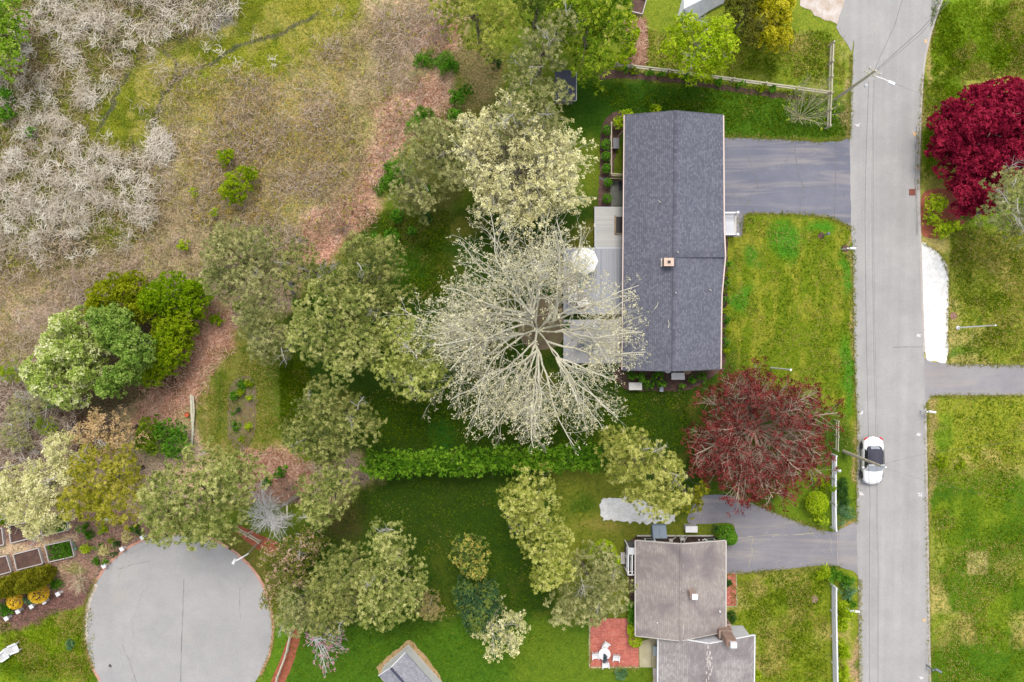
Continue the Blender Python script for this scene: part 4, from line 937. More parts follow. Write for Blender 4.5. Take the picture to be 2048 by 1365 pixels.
for x in (1300, 1420): window(h2, (P(x, 1075, 1.3)[0], yN, 1.3), .9, .8, 1)
# --- white shed
sh = thing('shed', 'small white shed with a light grey roof at the bottom edge', 'shed', P(817, 1290, 0))
n0 = V3(*P(817, 1288.5, 0)); u = V3(52, -60, 0) / 79.4; v = V3(-63, -46, 0) / 78; v = v - u * (u @ v); v /= np.linalg.norm(v)
Wd, Ld, he, hr = 2.9, 4.6, 2.05, 2.75
def SH(a, b, z): return n0 + u * a + v * b + V3(0, 0, z)
a = MB(); pr = [(0, -.1), (Wd, -.1), (Wd, he), (Wd / 2, hr), (0, he)]
a.add([SH(Ld, b, z) for b, z in pr] + [SH(0, b, z) for b, z in pr], [(0, 1, 2, 3, 4), (9, 8, 7, 6, 5), (0, 5, 6, 1), (1, 6, 7, 2), (4, 3, 8, 9), (3, 2, 7, 8), (0, 4, 9, 5)]); build(a, 'wall', m_wp2, sh)
o_ = .1; a = MB().slab([SH(-o_, -o_, he + .04), SH(Ld, -o_, he + .04), SH(Ld, Wd / 2, hr + .09), SH(-o_, Wd / 2, hr + .09)], .08); build(a, 'roof', m_shedroof, sh)
a = MB().slab([SH(-o_, Wd / 2, hr + .09), SH(Ld, Wd / 2, hr + .09), SH(Ld, Wd + o_, he + .04), SH(-o_, Wd + o_, he + .04)], .08); build(a, 'roof', m_shedroof, sh)
a = MB().bar(SH(-.1, Wd / 2, hr + .11), SH(Ld, Wd / 2, hr + .11), .2, .04); build(a, 'ridge_cap', m_darkroof, sh)
a = MB().bar(SH(-.12, -.1, he), SH(-.12, Wd / 2, hr + .03), .06, .14).bar(SH(-.12, Wd / 2, hr + .03), SH(-.12, Wd + .1, he), .06, .14); build(a, 'bargeboard', m_wp2, sh)
# --- dark roofed little shed under the pines
q = P(1131, 172, 2.2); s2 = thing('shed', 'small dark-roofed shed half hidden under the pines and tall cedar', 'shed', (q[0], q[1], 0))
build(MB().box((q[0], q[1], 1.0), (1.5, 2.0, 2.1)), 'wall', m_greysiding, s2)
build(MB().slab([(q[0] - .9, q[1] - 1.2, 2.2), (q[0], q[1] - 1.2, 2.6), (q[0], q[1] + 1.2, 2.6), (q[0] - .9, q[1] + 1.2, 2.2)], .07).slab([(q[0], q[1] - 1.2, 2.6), (q[0] + .9, q[1] - 1.2, 2.2), (q[0] + .9, q[1] + 1.2, 2.2), (q[0], q[1] + 1.2, 2.6)], .07), 'roof', m_darkroof, s2)
build(MB().box((q[0], q[1] - 1.22, 2.1), (1.8, .06, .16)), 'bargeboard', m_flash, s2); build(MB().box((q[0] + .92, q[1], 2.1), (.06, 2.4, .14)), 'fascia', m_flash, s2)

# ------------------------------------------------------------------ deck, stoop, furniture
def plat(name, label, cat, pts, z, mat, edge=None, group=None, boards=True):
    w = [P(x, y, z) for x, y in pts]; c = tuple(np.mean([p[:2] for p in w], 0)) + (0,)
    r = thing(name, label, cat, c, group); build(MB().prism([p[:2] for p in w], z - .12 if boards else -.05, z), 'surface', mat, r)
    if edge:
        g = MB()
        for p, q in zip(w, w[1:] + w[:1]): g.bar((p[0], p[1], z - .06), (q[0], q[1], z - .06), .09, .13)
        build(g, 'edge_board', edge, r)
    if boards and z > .35:
        for p in w: build(MB().box((p[0], p[1], z / 2 - .08), (.12, .12, z - .12)), 'post', edge, r)
    return r
m_deck = mat_boards('grey_deck_boards', A(168, 172, 184), A(190, 192, 202), .14, 0, .1, .7, A(130, 134, 146))
m_deckedge = mat_plain('weathered_deck_edge', A(196, 198, 206)); m_pad = mat_noise('pale_patio_pad', A(198, 196, 198), .14, .9, 24, c2=A(214, 212, 214))
plat('deck', 'grey board deck under the big bare tree, holding the white parasol', 'deck', [(1128, 497), (1246, 497), (1246, 627), (1128, 627)], .55, m_deck, m_deckedge)
plat('deck', 'narrow pale deck strip north of the parasol deck, against the house', 'deck', [(1190, 415), (1247, 415), (1247, 495), (1190, 495)], .45, mat_boards('pale_deck_boards', A(192, 192, 192), A(210, 208, 206), .14, 1, .06, .7, A(160, 160, 160)), m_deckedge)
plat('patio_slab', 'pale concrete patio under the big tree, south of the parasol deck', 'patio', [(1127, 640), (1242, 640), (1242, 727), (1127, 727)], .22, m_pad, None, None, False)
q = P(1240, 450, .5); r = thing('stair_well', 'dark sunken cellar opening with timber frame beside the pale deck strip', 'stair', (q[0], q[1], 0))
build(MB().box((q[0], q[1], .47), (.75, 1.4, .06)), 'opening', m_dark, r); build(MB().box((q[0] - .42, q[1], .5), (.12, 1.6, .14)).box((q[0], q[1] - .78, .5), (.8, .1, .14)), 'frame', m_tanw := mat_noise('weathered_timber', A(150, 128, 104), .2, 4, 20, c2=A(180, 160, 136)), r)
q = P(1170, 522, 2.5); r = thing('parasol', 'white octagonal parasol standing on the grey deck', 'parasol', (q[0], q[1], .55))
build(MB().lathe((q[0], q[1], 2.1), [(1.16, 0), (1.17, .03), (.6, .3), (.08, .55), (.02, .62)], 8), 'canopy', mat_plain('white_canvas', A(250, 250, 252), .8), r)
build(MB().lathe((q[0], q[1], .55), [(.03, 0), (.03, 2.1)], 8), 'pole', m_flash, r); build(MB().lathe((q[0], q[1], .55), [(.28, 0), (.26, .08), (.05, .12)], 14), 'base', m_dark, r); build(MB().lathe((q[0], q[1], 2.7), [(.05, 0), (.05, .06), (.01, .1)], 8), 'finial', m_dark, r)
m_teal = mat_plain('teal_fabric', A(60, 124, 144), .9); m_cush = mat_plain('white_cushion', A(240, 238, 236), .9); m_wicker = mat_noise('brown_wicker', A(140, 108, 92), .3, 8, 40)
def bx(px, py, z, w, l, h, rz_=0, mb=None): q = P(px, py, z); return (mb or MB()).box((q[0], q[1], z), (w, l, h), rz_)
q = P(1150, 592, .6); r = thing('garden_sofa', 'L-shaped outdoor sofa with white cushions on the grey deck', 'sofa', (q[0], q[1], .55))
build(bx(1146, 584, .75, .9, 2.0, .36), 'frame', m_wicker, r); build(bx(1166, 607, .75, 1.1, .8, .36, .5), 'frame', m_wicker, r)
build(bx(1147, 585, .98, .68, 1.75, .14), 'cushion', m_cush, r); build(bx(1166, 606, .98, .95, .62, .14, .5), 'cushion', m_cush, r); build(bx(1138, 585, 1.15, .16, 1.9, .45), 'back_cushion', m_cush, r)
q = P(1160, 568, .6); tag(build(MB().box((q[0], q[1], .72), (.5, .75, .32)).box((q[0], q[1] + .3, 1.0), (.5, .14, .4)), 'deck_chair', m_teal, origin=(q[0], q[1], .55)), 'small teal padded chair beside the white-cushioned sofa', 'chair')
def pot(px, py, z, r_, h, label, mat, plant=None):
    q = P(px, py, z); t = thing('plant_pot', label, 'pot', (q[0], q[1], z)); build(MB().lathe((q[0], q[1], z), [(r_ * .7, 0), (r_, h), (r_ * .82, h), (r_ * .8, h - .05)], 14), 'pot', mat, t)
    build(MB().lathe((q[0], q[1], z + h - .09), [(r_ * .8, 0), (r_ * .78, .03)], 12), 'soil', m_soil, t)
    if plant:
        n = 90; p = np.column_stack([rng.normal(size=(n, 2)) * r_ * .5 + np.array(q[:2]), rng.uniform(z + h, z + h + r_, n)]); V, tn = leaves(p, np.tile([0, 0, 1.], (n, 1)), 5, .14, .07, .05, .8); build_np(V, 4, 'plant', plant, t, tone=tn)
pot(1140, 557, .56, .24, .4, 'round pale planter at the left corner of the sofa', m_pad, None); pot(1174, 613, .56, .2, .35, 'small white planter beside the sofa end', m_wp2); pot(1133, 651, .23, .22, .35, 'potted green plant on the corner of the pale patio', m_wicker, L_green)
def simple_chair(px, py, z, rz_, label, mat, group=None, w=.52, back=.45, arms=True, name='patio_chair', ww=1.0):
    q = P(px, py, z); t = thing(name, label, 'chair', (q[0], q[1], z), group); c_, s_ = math.cos(rz_), math.sin(rz_)
    def T(x, y): return (q[0] + x * c_ - y * s_, q[1] + x * s_ + y * c_)
    build(MB().box((*T(0, 0), z + .42), (w, w, .05), rz_), 'seat', mat, t); g = MB()
    for i in range(5): g.box((*T((i - 2) * w / 5, -w / 2 - .04), z + .66), (w / 6.5, .035, back), rz_)
    g.box((*T(0, -w / 2 - .05), z + .44 + back), (w + .04, .06, .07), rz_); build(g, 'backrest', mat, t)
    for sx in (-1, 1):
        for sy in (-1, 1): build(MB().box((*T(sx * (w / 2 - .03), sy * (w / 2 - .03)), z + .21), (.045, .045, .42), rz_), 'leg', mat, t)
        if arms: build(MB().box((*T(sx * (w / 2 + .02), 0), z + .64), (.07, w + .04, .035), rz_).box((*T(sx * (w / 2 + .02), w / 2 - .03), z + .53), (.04, .04, .2), rz_), 'armrest', mat, t)
    return t
gm = mat_plain('grey_metal', A(140, 146, 156), .4, .4)
simple_chair(1191, 652, .23, 2.4, 'white chair near the top of the pale patio', m_wp2); simple_chair(1162, 690, .23, -1.2, 'grey metal chair left of the round patio table', gm); simple_chair(1192, 702, .23, 1.6, 'white chair below the round patio table', m_wp2)
q = P(1178, 687, .9); t = thing('patio_table', 'round grey metal table on the pale patio under the big tree', 'table', (q[0], q[1], .22)); build(MB().lathe((q[0], q[1], .9), [(.5, 0), (.52, .02), (.5, .04)], 20), 'tabletop', gm, t); build(MB().lathe((q[0], q[1], .22), [(.25, 0), (.04, .06), (.04, .68)], 10), 'pedestal', gm, t)
t = thing('sun_lounger', 'white slatted lounger on the grass left of the parasol deck', 'lounger', P(1077, 537, 0)); q = P(1077, 537, .4); g = MB()
for i in range(7): a = .9; o_ = (i - 3) * .24; g.box((q[0] + o_ * math.cos(-a), q[1] + o_ * math.sin(-a), .4), (.14, .62, .04), -a)
build(g, 'slats', m_wp2, t); g = MB()
for s in (-1, 1): g.bar((q[0] - .85 * math.cos(-.9) + s * .3 * math.sin(.9), q[1] - .85 * math.sin(-.9) + s * .3 * math.cos(.9), .34), (q[0] + .85 * math.cos(-.9) + s * .3 * math.sin(.9), q[1] + .85 * math.sin(-.9) + s * .3 * math.cos(.9), .34), .06, .07)
build(g, 'frame', m_wp2, t)
# stoop with white rails
q = P(1456, 449, .6); t = thing('front_stoop', 'white front stoop with two railings between house and driveway', 'stoop', (q[0], q[1], 0))
build(MB().box((q[0] - .1, q[1], .28), (1.25, 1.8, .56)), 'platform', mat_boards('white_stoop_boards', A(222, 224, 232), A(234, 236, 242), .2, 1, .05, .6, A(190, 190, 200)), t)
build(MB().box((q[0] + .66, q[1], .14), (.32, 1.5, .28)), 'step', m_conc, t)
for s in (-1, 1):
    g = MB(); y = q[1] + s * .93; g.bar((q[0] - .7, y, 1.35), (q[0] + .6, y, 1.35), .1, .07); g.bar((q[0] - .7, y, .75), (q[0] + .6, y, .75), .06, .05)
    for i in range(7): g.bar((q[0] - .6 + i * .19, y, .55), (q[0] - .6 + i * .19, y, 1.34), .035, .035)
    build(g, 'railing', m_wp2, t); build(MB().box((q[0] + .62, y, .72), (.15, .15, 1.44)).box((q[0] + .62, y, 1.47), (.19, .19, .05)), 'newel_post', m_wp2, t)
# service boxes at the houses
def ubox(px, py, w, l, h, label, mat, lidmat=None, rz_=0, name='utility_box', cat='utility box', z0=0):
    q = P(px, py, h); t = thing(name, label, cat, (q[0], q[1], 0)); build(MB().box((q[0], q[1], z0 + (h - z0) / 2), (w, l, h - z0), rz_, .98), 'cabinet', mat, t)
    build(MB().box((q[0], q[1], h + .02), (w + .05, l + .05, .05), rz_), 'lid', lidmat or mat, t)
    g = MB()
    for i in range(5): g.box((q[0], q[1] + l / 2 * 1.005 * math.cos(rz_), z0 + .15 + i * (h - z0 - .2) / 5), (w * .8, .03, .03), rz_)
    build(g, 'vent_slats', gm, t); return t
m_lightbox = mat_plain('light_grey_enamel', A(214, 212, 210), .4)
ubox(1271, 773, 1.08, .6, .75, 'pale grey cabinet on the grass below the big tree, left of the lower roof end', m_lightbox); ubox(1356, 753, 1.1, .55, .95, 'white-lidded generator behind the lower end of the dark roof', gm, m_wp2)
ubox(1323, 779, .25, .38, .5, 'little blue-grey utility box at the edge of the shrubs', mat_plain('blue_grey_enamel', A(168, 178, 192))); ubox(1383, 1059, 1.0, .5, .85, 'white air conditioner beside the brown end wall of the lower house', m_lightbox, m_wp2, 0, 'air_conditioner', 'air conditioner')
for x, y, r_, l, mt in ((1336, 741, .28, 'white drum tucked under the end of the roof ridge', m_wp2), (1375, 740, .42, 'tan round tub behind the roof edge', m_tanw)):
    q = P(x, y, .8); t = thing('barrel', l, 'barrel', (q[0], q[1], 0)); build(MB().lathe((q[0], q[1], 0), [(r_ * .9, 0), (r_, .3), (r_, .6), (r_ * .92, .8)], 16), 'drum', mt, t); build(MB().lathe((q[0], q[1], .8), [(r_ * .95, 0), (r_ * .9, .04)], 16), 'lid', mt, t)
q = P(1319, 1063, .6); t = thing('cellar_bulkhead', 'blue-grey metal cellar bulkhead against the brown end wall', 'cellar door', (q[0], q[1], 0))
build(MB().add([(q[0] - .65, q[1] - .55, 0), (q[0] + .65, q[1] - .55, 0), (q[0] + .65, q[1] + .5, 0), (q[0] - .65, q[1] + .5, 0), (q[0] - .62, q[1] - .55, .95), (q[0] + .62, q[1] - .55, .95), (q[0] + .62, q[1] + .45, .35), (q[0] - .62, q[1] + .45, .35)], [(0, 1, 2, 3), (7, 6, 5, 4), (4, 5, 1, 0), (5, 6, 2, 1), (6, 7, 3, 2), (7, 4, 0, 3)]), 'housing', mat_plain('blue_grey_steel', A(120, 136, 154), .5), t)
for s in (-1, 1): build(MB().slab([(q[0] + s * .31 - .29, q[1] - .5, .985), (q[0] + s * .31 + .29, q[1] - .5, .985), (q[0] + s * .31 + .29, q[1] + .42, .4), (q[0] + s * .31 - .29, q[1] + .42, .4)], .02), 'door_leaf', mat_plain('blue_grey_leaf', A(132, 148, 166), .5), t)
q = P(1311, 1302, .4); tag(build(MB().box((q[0], q[1], .3), (.42, .85, .3)).box((q[0], q[1], .48), (.36, .8, .06)), 'step_box', mat_plain('pale_blue_box', A(176, 188, 190)), origin=(q[0], q[1], 0)), 'pale blue-grey box against the wing wall on the concrete path', 'box')
# wire enclosure beside the house
t = thing('dog_run', 'small fenced run with cream rails between boxwoods and the dark roof', 'enclosure', P(1230, 300, 0)); A_, B_, C_ = P(1223, 246, 1.1), P(1223, 348, 1.1), P(1250, 349, 1.1)
m_cream = mat_noise('cream_weathered_rail', A(220, 208, 186), .15, 3, 20, c2=A(198, 184, 160))
for nm, p, q in (('rail', A_, B_), ('rail', B_, C_)):
    build(MB().bar(p, q, .08, .08), nm, m_cream, t); build(MB().bar((p[0], p[1], .25), (q[0], q[1], .25), .06, .06), nm, m_cream, t)
for p in (A_, ((A_[0] + B_[0]) / 2, (A_[1] + B_[1]) / 2, 0), B_): build(MB().box((p[0], p[1], .6), (.13, .13, 1.2)), 'post', m_cream, t)
build(MB().bar((B_[0] - .1, B_[1] - .35, .5), (C_[0], C_[1] - .35, .5), .05, .9), 'gate', m_tanw, t)
q = P(1232, 287, .6); t = thing('kennel', 'grey lidded box inside the small fenced run', 'box', (q[0], q[1], 0)); build(MB().box((q[0], q[1], .3), (.45, .85, .6)), 'body', mat_plain('grey_box', A(92, 92, 100)), t); build(MB().box((q[0], q[1], .63), (.52, .92, .05)), 'lid', mat_plain('grey_lid', A(104, 104, 112)), t)
q = P(1240, 268, .9); tag(build(MB().bar(P(1236, 273, .5), P(1249, 258, 1.3), .08, .08), 'timber_brace', m_tanw, origin=(q[0], q[1], 0)), 'slanting timber prop at the top of the small fenced run', 'beam')
q = P(1242, 373, .1); tag(build(MB().box((q[0], q[1], .03), (.42, .7, .05)), 'door_mat', mat_plain('dark_mat', A(64, 66, 74), .9), origin=(q[0], q[1], 0)), 'dark mat on the grey stone dust below the fenced run', 'mat')
# brick patio set
simple_chair(1211, 1287, .03, math.radians(-125), 'white patio chair turned aside above the round table', m_wp2, 'white chairs round the brick patio table'); simple_chair(1190, 1308, .03, math.radians(184), 'white patio chair left of the round table', m_wp2, 'white chairs round the brick patio table'); simple_chair(1231, 1312, .03, math.radians(176), 'white patio chair right of the round table', m_wp2, 'white chairs round the brick patio table'); simple_chair(1210, 1326, .03, math.radians(184), 'white patio chair tucked in below the round table', m_wp2, 'white chairs round the brick patio table')
q = P(1209, 1309, .72); t = thing('patio_table', 'round pale table on the red brick patio', 'table', (q[0], q[1], .02)); build(MB().lathe((q[0], q[1], .70), [(.5, 0), (.52, .02), (.5, .04)], 24), 'tabletop', mat_noise('pale_tabletop', A(222, 206, 200), .1, 3, 20), t); build(MB().lathe((q[0], q[1], .02), [(.28, 0), (.05, .05), (.04, .68)], 10), 'pedestal', m_wp2, t)
build(MB().lathe((q[0], q[1], .7), [(.505, 0), (.54, .02), (.505, .045)], 24), 'rim', m_wp2, t)
q = P(1210, 1317, .82); t = thing('jacket', 'dark crumpled cloth lying across the lower edge of the pale table', 'cloth', (q[0], q[1], .75)); n = 60; p = np.column_stack([rng.normal(size=n) * .07 + q[0], rng.normal(size=n) * .15 + q[1], rng.uniform(.78, .84, n)]); V, tn = leaves(p, np.tile([0, 0, 1.], (n, 1)), 3, .16, .1, .03, .2); build_np(V, 4, 'folds', mat_plain('slate_cloth', A(78, 92, 104), .9), t)
# white chairs on the lower left lawn
def adiron(px, py, rz_, label):
    q = P(px, py, .4); t = thing('adirondack_chair', label, 'chair', (q[0], q[1], 0), 'white garden chairs on the lower left lawn'); c_, s_ = math.cos(rz_), math.sin(rz_)
    def T(x, y, z): return V3(q[0] + x * c_ - y * s_, q[1] + x * s_ + y * c_, z)
    g = MB()
    for i in range(5): g.slab([T(-.28, .36 - i * .13, .42 - i * .03), T(.28, .36 - i * .13, .42 - i * .03), T(.28, .25 - i * .13, .395 - i * .03), T(-.28, .25 - i * .13, .395 - i * .03)][::-1], .03)
    build(g, 'seat', m_wp2, t); g = MB()
    for i in range(5): f = (i - 2); g.slab([T(f * .115 - .05, -.28, .3), T(f * .115 + .05, -.28, .3), T(f * .15 + .06, -.62, 1.02 - abs(f) * .06), T(f * .15 - .06, -.62, 1.02 - abs(f) * .06)], .025)
    build(g, 'backrest', m_wp2, t)
    for s in (-1, 1):
        build(MB().bar(T(s * .36, .42, .58), T(s * .34, -.45, .54), .14, .03), 'armrest', m_wp2, t); build(MB().bar(T(s * .32, .38, 0), T(s * .32, .38, .57), .05, .09), 'leg', m_wp2, t); build(MB().bar(T(s * .3, -.62, 0), T(s * .3, .3, .4), .04, .1), 'leg', m_wp2, t)
adiron(28, 1297, math.radians(-68), 'white garden chair, the upper right one of the pair'); adiron(8, 1311, math.radians(-54), 'white garden chair cut by the left edge of the photo')
# raised beds
m_bedwood = mat_noise('grey_bed_boards', A(226, 218, 216), .12, 3, 20, c2=A(204, 196, 192))
beds = (([(26, 1110), (76, 1097), (85, 1128), (33, 1141)], 'empty raised bed in the middle of the lower row', 0), ([(89, 1092), (140, 1081), (148, 1113), (97, 1125)], 'raised bed full of green seedlings', 1), ([(-28, 1122), (12, 1112), (22, 1144), (-18, 1155)], 'empty raised bed cut by the left edge, lower row', 0),
        ([(17, 1053), (66, 1042), (70, 1075), (21, 1087)], 'empty raised bed under the cream-leaved tree, middle of the upper row', 0), ([(80, 1039), (132, 1027), (136, 1061), (84, 1073)], 'half-planted raised bed at the right of the upper row', 1), ([(-44, 1067), (3, 1057), (7, 1090), (-38, 1100)], 'empty raised bed at the left edge of the upper row', 0), ([(1262, -10), (1293, 0), (1285, 28), (1263, 23)], 'lone raised bed at the top edge right of the tall cedar', 0))
for pts, l, pl in beds:
    w = [V3(*P(x, y, .35)) for x, y in pts]; c = np.mean(w, 0); t = thing('raised_bed', l, 'raised bed', (c[0], c[1], 0), 'timber-framed raised garden beds'); 
    for p, q in zip(w, w[1:] + w[:1]): build(MB().bar((p[0], p[1], .175), (q[0], q[1], .175), .07, .36), 'side_board', m_bedwood, t)
    s = [c + (p - c) * .98 for p in w]; build(MB().prism([p[:2] for p in s][::-1], .05, .2), 'soil', m_mulch, t)
    if pl:
        n = 420; ab = rng.random((n, 2)); ab[:, 0] = ab[:, 0] ** .6; p = (w[0] * (1 - ab[:, :1]) + w[1] * ab[:, :1]) * (1 - ab[:, 1:]) + (w[3] * (1 - ab[:, :1]) + w[2] * ab[:, :1]) * ab[:, 1:]; p = c + (p - c) * .9; p[:, 2] = rng.uniform(.2, .38, n)
        V, tn = leaves(p, np.tile([0, 0, 1.], (n, 1)), 6, .13, .06, .06, .6); o = build_np(V, 4, 'seedlings', L_green, t, tone=tn); o['kind'] = 'stuff'
PT = ((12, 1238, 'lowest left'), (35, 1224, 'second from the left edge'), (62, 1214, 'middle'), (87, 1205, 'below the larger golden shrub'), (115, 1189, 'rightmost'))
for x, y, l in PT + ((207, 1133, 'lowest'), (243, 1099, 'middle'), (284, 1076, 'uppermost')):
    q = P(x, y, .7); lb = ('square white-capped post, %s of the five along the lower garden border' if (x, y, l) in PT else 'square white-capped post, %s of the three beside the paved court') % l
    t = thing('bollard', lb, 'post', (q[0], q[1], 0), 'white-capped garden posts'); build(MB().box((q[0], q[1], .34), (.2, .2, .68), .5), 'post', m_wp2, t); build(MB().box((q[0], q[1], .7), (.38, .38, .06), .5, .85), 'cap', m_wp2, t)
for i in range(4):
    a, b = P(*PT[i][:2], .45), P(*PT[i + 1][:2], .45); tag(build(MB().tube([a, ((a[0] + b[0]) / 2, (a[1] + b[1]) / 2, .25), b], .018, 5), 'chain', m_dark, origin=((a[0] + b[0]) / 2, (a[1] + b[1]) / 2, .25)), 'dark chain slung between garden posts, %s of the four' % LR[i], 'chain')
q = P(218, 1037, .3); t = thing('driftwood_sign', 'white fish-shaped board lying at the edge of the yellowish pine', 'garden ornament', (q[0], q[1], 0)); pts = [(204, 1038), (209, 1034), (214, 1037), (219, 1035), (228, 1034), (233, 1036), (228, 1040), (219, 1041), (214, 1043), (211, 1040), (205, 1041)]; build(MB().prism([P(x, y)[:2] for x, y in pts][::-1], .15, .22), 'board', m_wp2, t); build(MB().box((q[0], q[1], .08), (.06, .06, .16)), 'leg', m_wp2, t)
hz = [P(x, y, .1) for x, y in ((141, 1081), (146, 1086), (150, 1092), (153, 1097))]; t = thing('garden_hose', 'green hose end and tap beside the planted raised bed', 'hose', hz[0]); build(MB().tube(hz, .035, 6), 'hose', mat_plain('green_hose', A(110, 176, 146)), t); build(MB().box((hz[-1][0], hz[-1][1], .2), (.22, .1, .2), .4), 'spray_head', mat_plain('green_nozzle', A(90, 170, 140)), t)
# ------------------------------------------------------------------ fences
def fence(name, label, posts_px, zs, mat, pw=.13, ph=1.15, rw=.09, rh=.13, solid=False, offs=0, cat='fence'):
    ps = [P(x, y, 0) for x, y in posts_px]; t = thing(name, label, cat, ps[0])
    for p in ps: build(MB().box((p[0], p[1], ph / 2), (pw, pw, ph)), 'post', mat, t)
    for p, q in zip(ps, ps[1:]):
        for k, z in enumerate(zs): o = .02 + offs * (k % 2); build(MB().bar((p[0] + o, p[1], z), (q[0] + o, q[1], z + .02), rw, rh), 'rail', mat, t)
        if solid: g = MB().bar((p[0], p[1], (zs[0] + zs[-1]) / 2), (q[0], q[1], (zs[0] + zs[-1]) / 2), .03, zs[-1] - zs[0]); build(g, 'panel', mat, t)
    return t
m_rail = mat_noise('bleached_split_rail', A(214, 206, 186), .15, 3, 20, c2=A(190, 182, 160), bstr=.5)
def lerp(a, b, n): return [(a[0] + (b[0] - a[0]) * i / n, a[1] + (b[1] - a[1]) * i / n) for i in range(n + 1)]
fence('split_rail_fence', 'long weathered split-rail fence along the mulch strip at the top', [(1231, 134), (1260, 138)] + lerp((1334, 147), (1652, 190), 5), (.45, .98), m_rail, .14, 1.2, .11, .12)
fence('split_rail_fence', 'upright double-railed split-rail fence parallel to the road at the top', [(1658, 92), (1656, 130), (1655, 160), (1654, 192), (1652, 225), (1651, 257)], (.4, .95), m_rail, .14, 1.2, .11, .12)
fence('vinyl_fence', 'white two-rail fence between copper-red tree and road', [(1662, 908), (1661, 954), (1661, 1004), (1662, 1054)], (.35, .7, 1.05), m_wp2, .14, 1.25, .12, .14)
fence('rail_fence', 'thin cream rail fence beside the copper-red tree, above the white fence', [(1668, 840), (1668, 870), (1667, 898)], (.45, .9), m_rail, .1, 1.1, .07, .1)
fence('vinyl_fence', 'long white board fence beside the day-lilies at the lower right', [(1662, 1168), (1662, 1220), (1663, 1272), (1664, 1324), (1665, 1380), (1666, 1440)], (.3, .55, .8, 1.08), m_wp2, .15, 1.25, .12, .14, True)
fence('split_rail_fence', 'pale rail fence in the red mulch strip at the right rim of the court', [(587, 1254), (577, 1300), (560, 1345), (548, 1390)], (.5, .95), m_rail, .14, 1.15, .1, .12)
fence('split_rail_fence', 'short grey rail fence in the red mulch below the silver tree', [(476, 1053), (500, 1066), (524, 1080)], (.45, .9), m_rail, .12, 1.1, .09, .1)
fence('deer_fence', 'thin white posts and wires at the left behind the cream-leaved tree', [(10, 932), (44, 925)], (.8, 1.5), m_wp2, .06, 1.8, .02, .02)
t = thing('fallen_log', 'pale peeled log pair lying upright in the photo beside the pink litter', 'log', P(383, 840, 0)); build(MB().tube([P(382, 790, .2), P(384, 830, .22), P(386, 858, .22), P(383, 895, .2)], [.12, .13, .12, .08], 8), 'trunk', m_palebark, t); build(MB().tube([P(386, 792, .35), P(388, 825, .38), P(386, 856, .36)], [.07, .08, .06], 7), 'trunk', m_palebark, t); build(MB().tube([P(381, 880, .2), P(391, 865, .4)], [.04, .02], 6), 'branch', m_palebark, t)
q = P(373.5, 830, .3); t = thing('bucket', 'orange round bucket beside the fallen log', 'bucket', (q[0], q[1], 0)); build(MB().lathe((q[0], q[1], 0), [(.15, 0), (.19, .36), (.17, .36), (.14, .3)], 16), 'pail', mat_plain('orange_plastic', A(226, 104, 50)), t); build(MB().tube([(q[0] - .19, q[1], .34), (q[0] - .1, q[1] + .12, .42), (q[0] + .1, q[1] + .12, .42), (q[0] + .19, q[1], .34)], .01, 5), 'handle', gm, t)
t = thing('leaning_trunk', 'thick grey trunk leaning under the small round pine by the silver tree', 'trunk', P(600, 990, 0)); build(MB().tube([P(600, 988, 0), P(590, 995, .9), P(578, 1004, 1.8), P(560, 1014, 2.9)], [.3, .26, .22, .14], 10), 'trunk', m_bark, t); build(MB().tube([P(574, 1006, 2.1), P(574, 1025, 2.4), P(576, 1040, 2.5)], [.08, .05, .02], 6), 'branch', m_palebark, t)
# white cover at the top
t = thing('covered_boat', 'white tarpaulin cover with folded peaks at the top edge behind the lime tree', 'cover', P(1400, 10, 0)); pk = [P(x, y, 0)[:2] for x, y in ((1352, 44), (1366, -10), (1420, -50), (1470, -30), (1462, 0), (1420, 22), (1384, 46), (1366, 42))]; rg = [P(1368, 18, 1.5), P(1400, 2, 1.7), P(1440, -18, 1.5)]
vs = [(x, y, .35) for x, y in pk] + [(x, y, 0.0) for x, y in pk] + [tuple(p) for p in rg]; n = 8
fs = [(i, (i + 1) % n, n + (i + 1) % n, n + i) for i in range(n)] + [(0, 1, 16), (1, 17, 16), (1, 2, 17), (2, 18, 17), (2, 3, 18), (3, 4, 18), (4, 5, 18), (5, 17, 18), (5, 6, 17), (6, 16, 17), (6, 7, 16), (7, 0, 16)]
build(MB().add(vs, fs), 'tarpaulin', mat_noise('white_tarpaulin', A(240, 242, 250), .12, 2, 8, c2=A(222, 226, 238), bstr=1.0), t)
# ------------------------------------------------------------------ street furniture
m_pole = mat_noise('weathered_pole', A(186, 178, 156), .2, 3, 20, c2=A(212, 204, 182), bstr=.5)
t = thing('utility_pole', 'wooden utility pole at the top by the fence corner, carrying the street lamp', 'utility pole', P(1670, 199, 0)); b = V3(*P(1670, 199, 0)); tp = V3(*P(1752, 141, 7.6)); tp = V3(tp[0], tp[1], 7.6)
build(MB().tube([b - V3(0, 0, .2), (b + tp) / 2, tp], [.14, .12, .09], 12), 'pole', m_pole, t)
hp = b + (tp - b) * .83; hd = V3(*P(1778, 164, hp[2] + .45)); a = MB().tube([hp, hp + (hd - hp) * .35 + V3(0, 0, .25), hp + (hd - hp) * .75 + V3(0, 0, .2), hd], .045, 8); build(a, 'lamp_arm', m_wp2, t)
dv = hd - hp; an = math.atan2(dv[1], dv[0]); build(MB().box((hd[0] + .22 * math.cos(an), hd[1] + .22 * math.sin(an), hd[2]), (.62, .26, .14), an, .8), 'lamp_head', m_wp2, t)
for k, s in enumerate((.88, .97)): c = b + (tp - b) * s; build(MB().bar(c + V3(-.45, .25, 0), c + V3(.45, -.25, 0), .08, .08), 'crossarm', m_pole, t)
ins = []
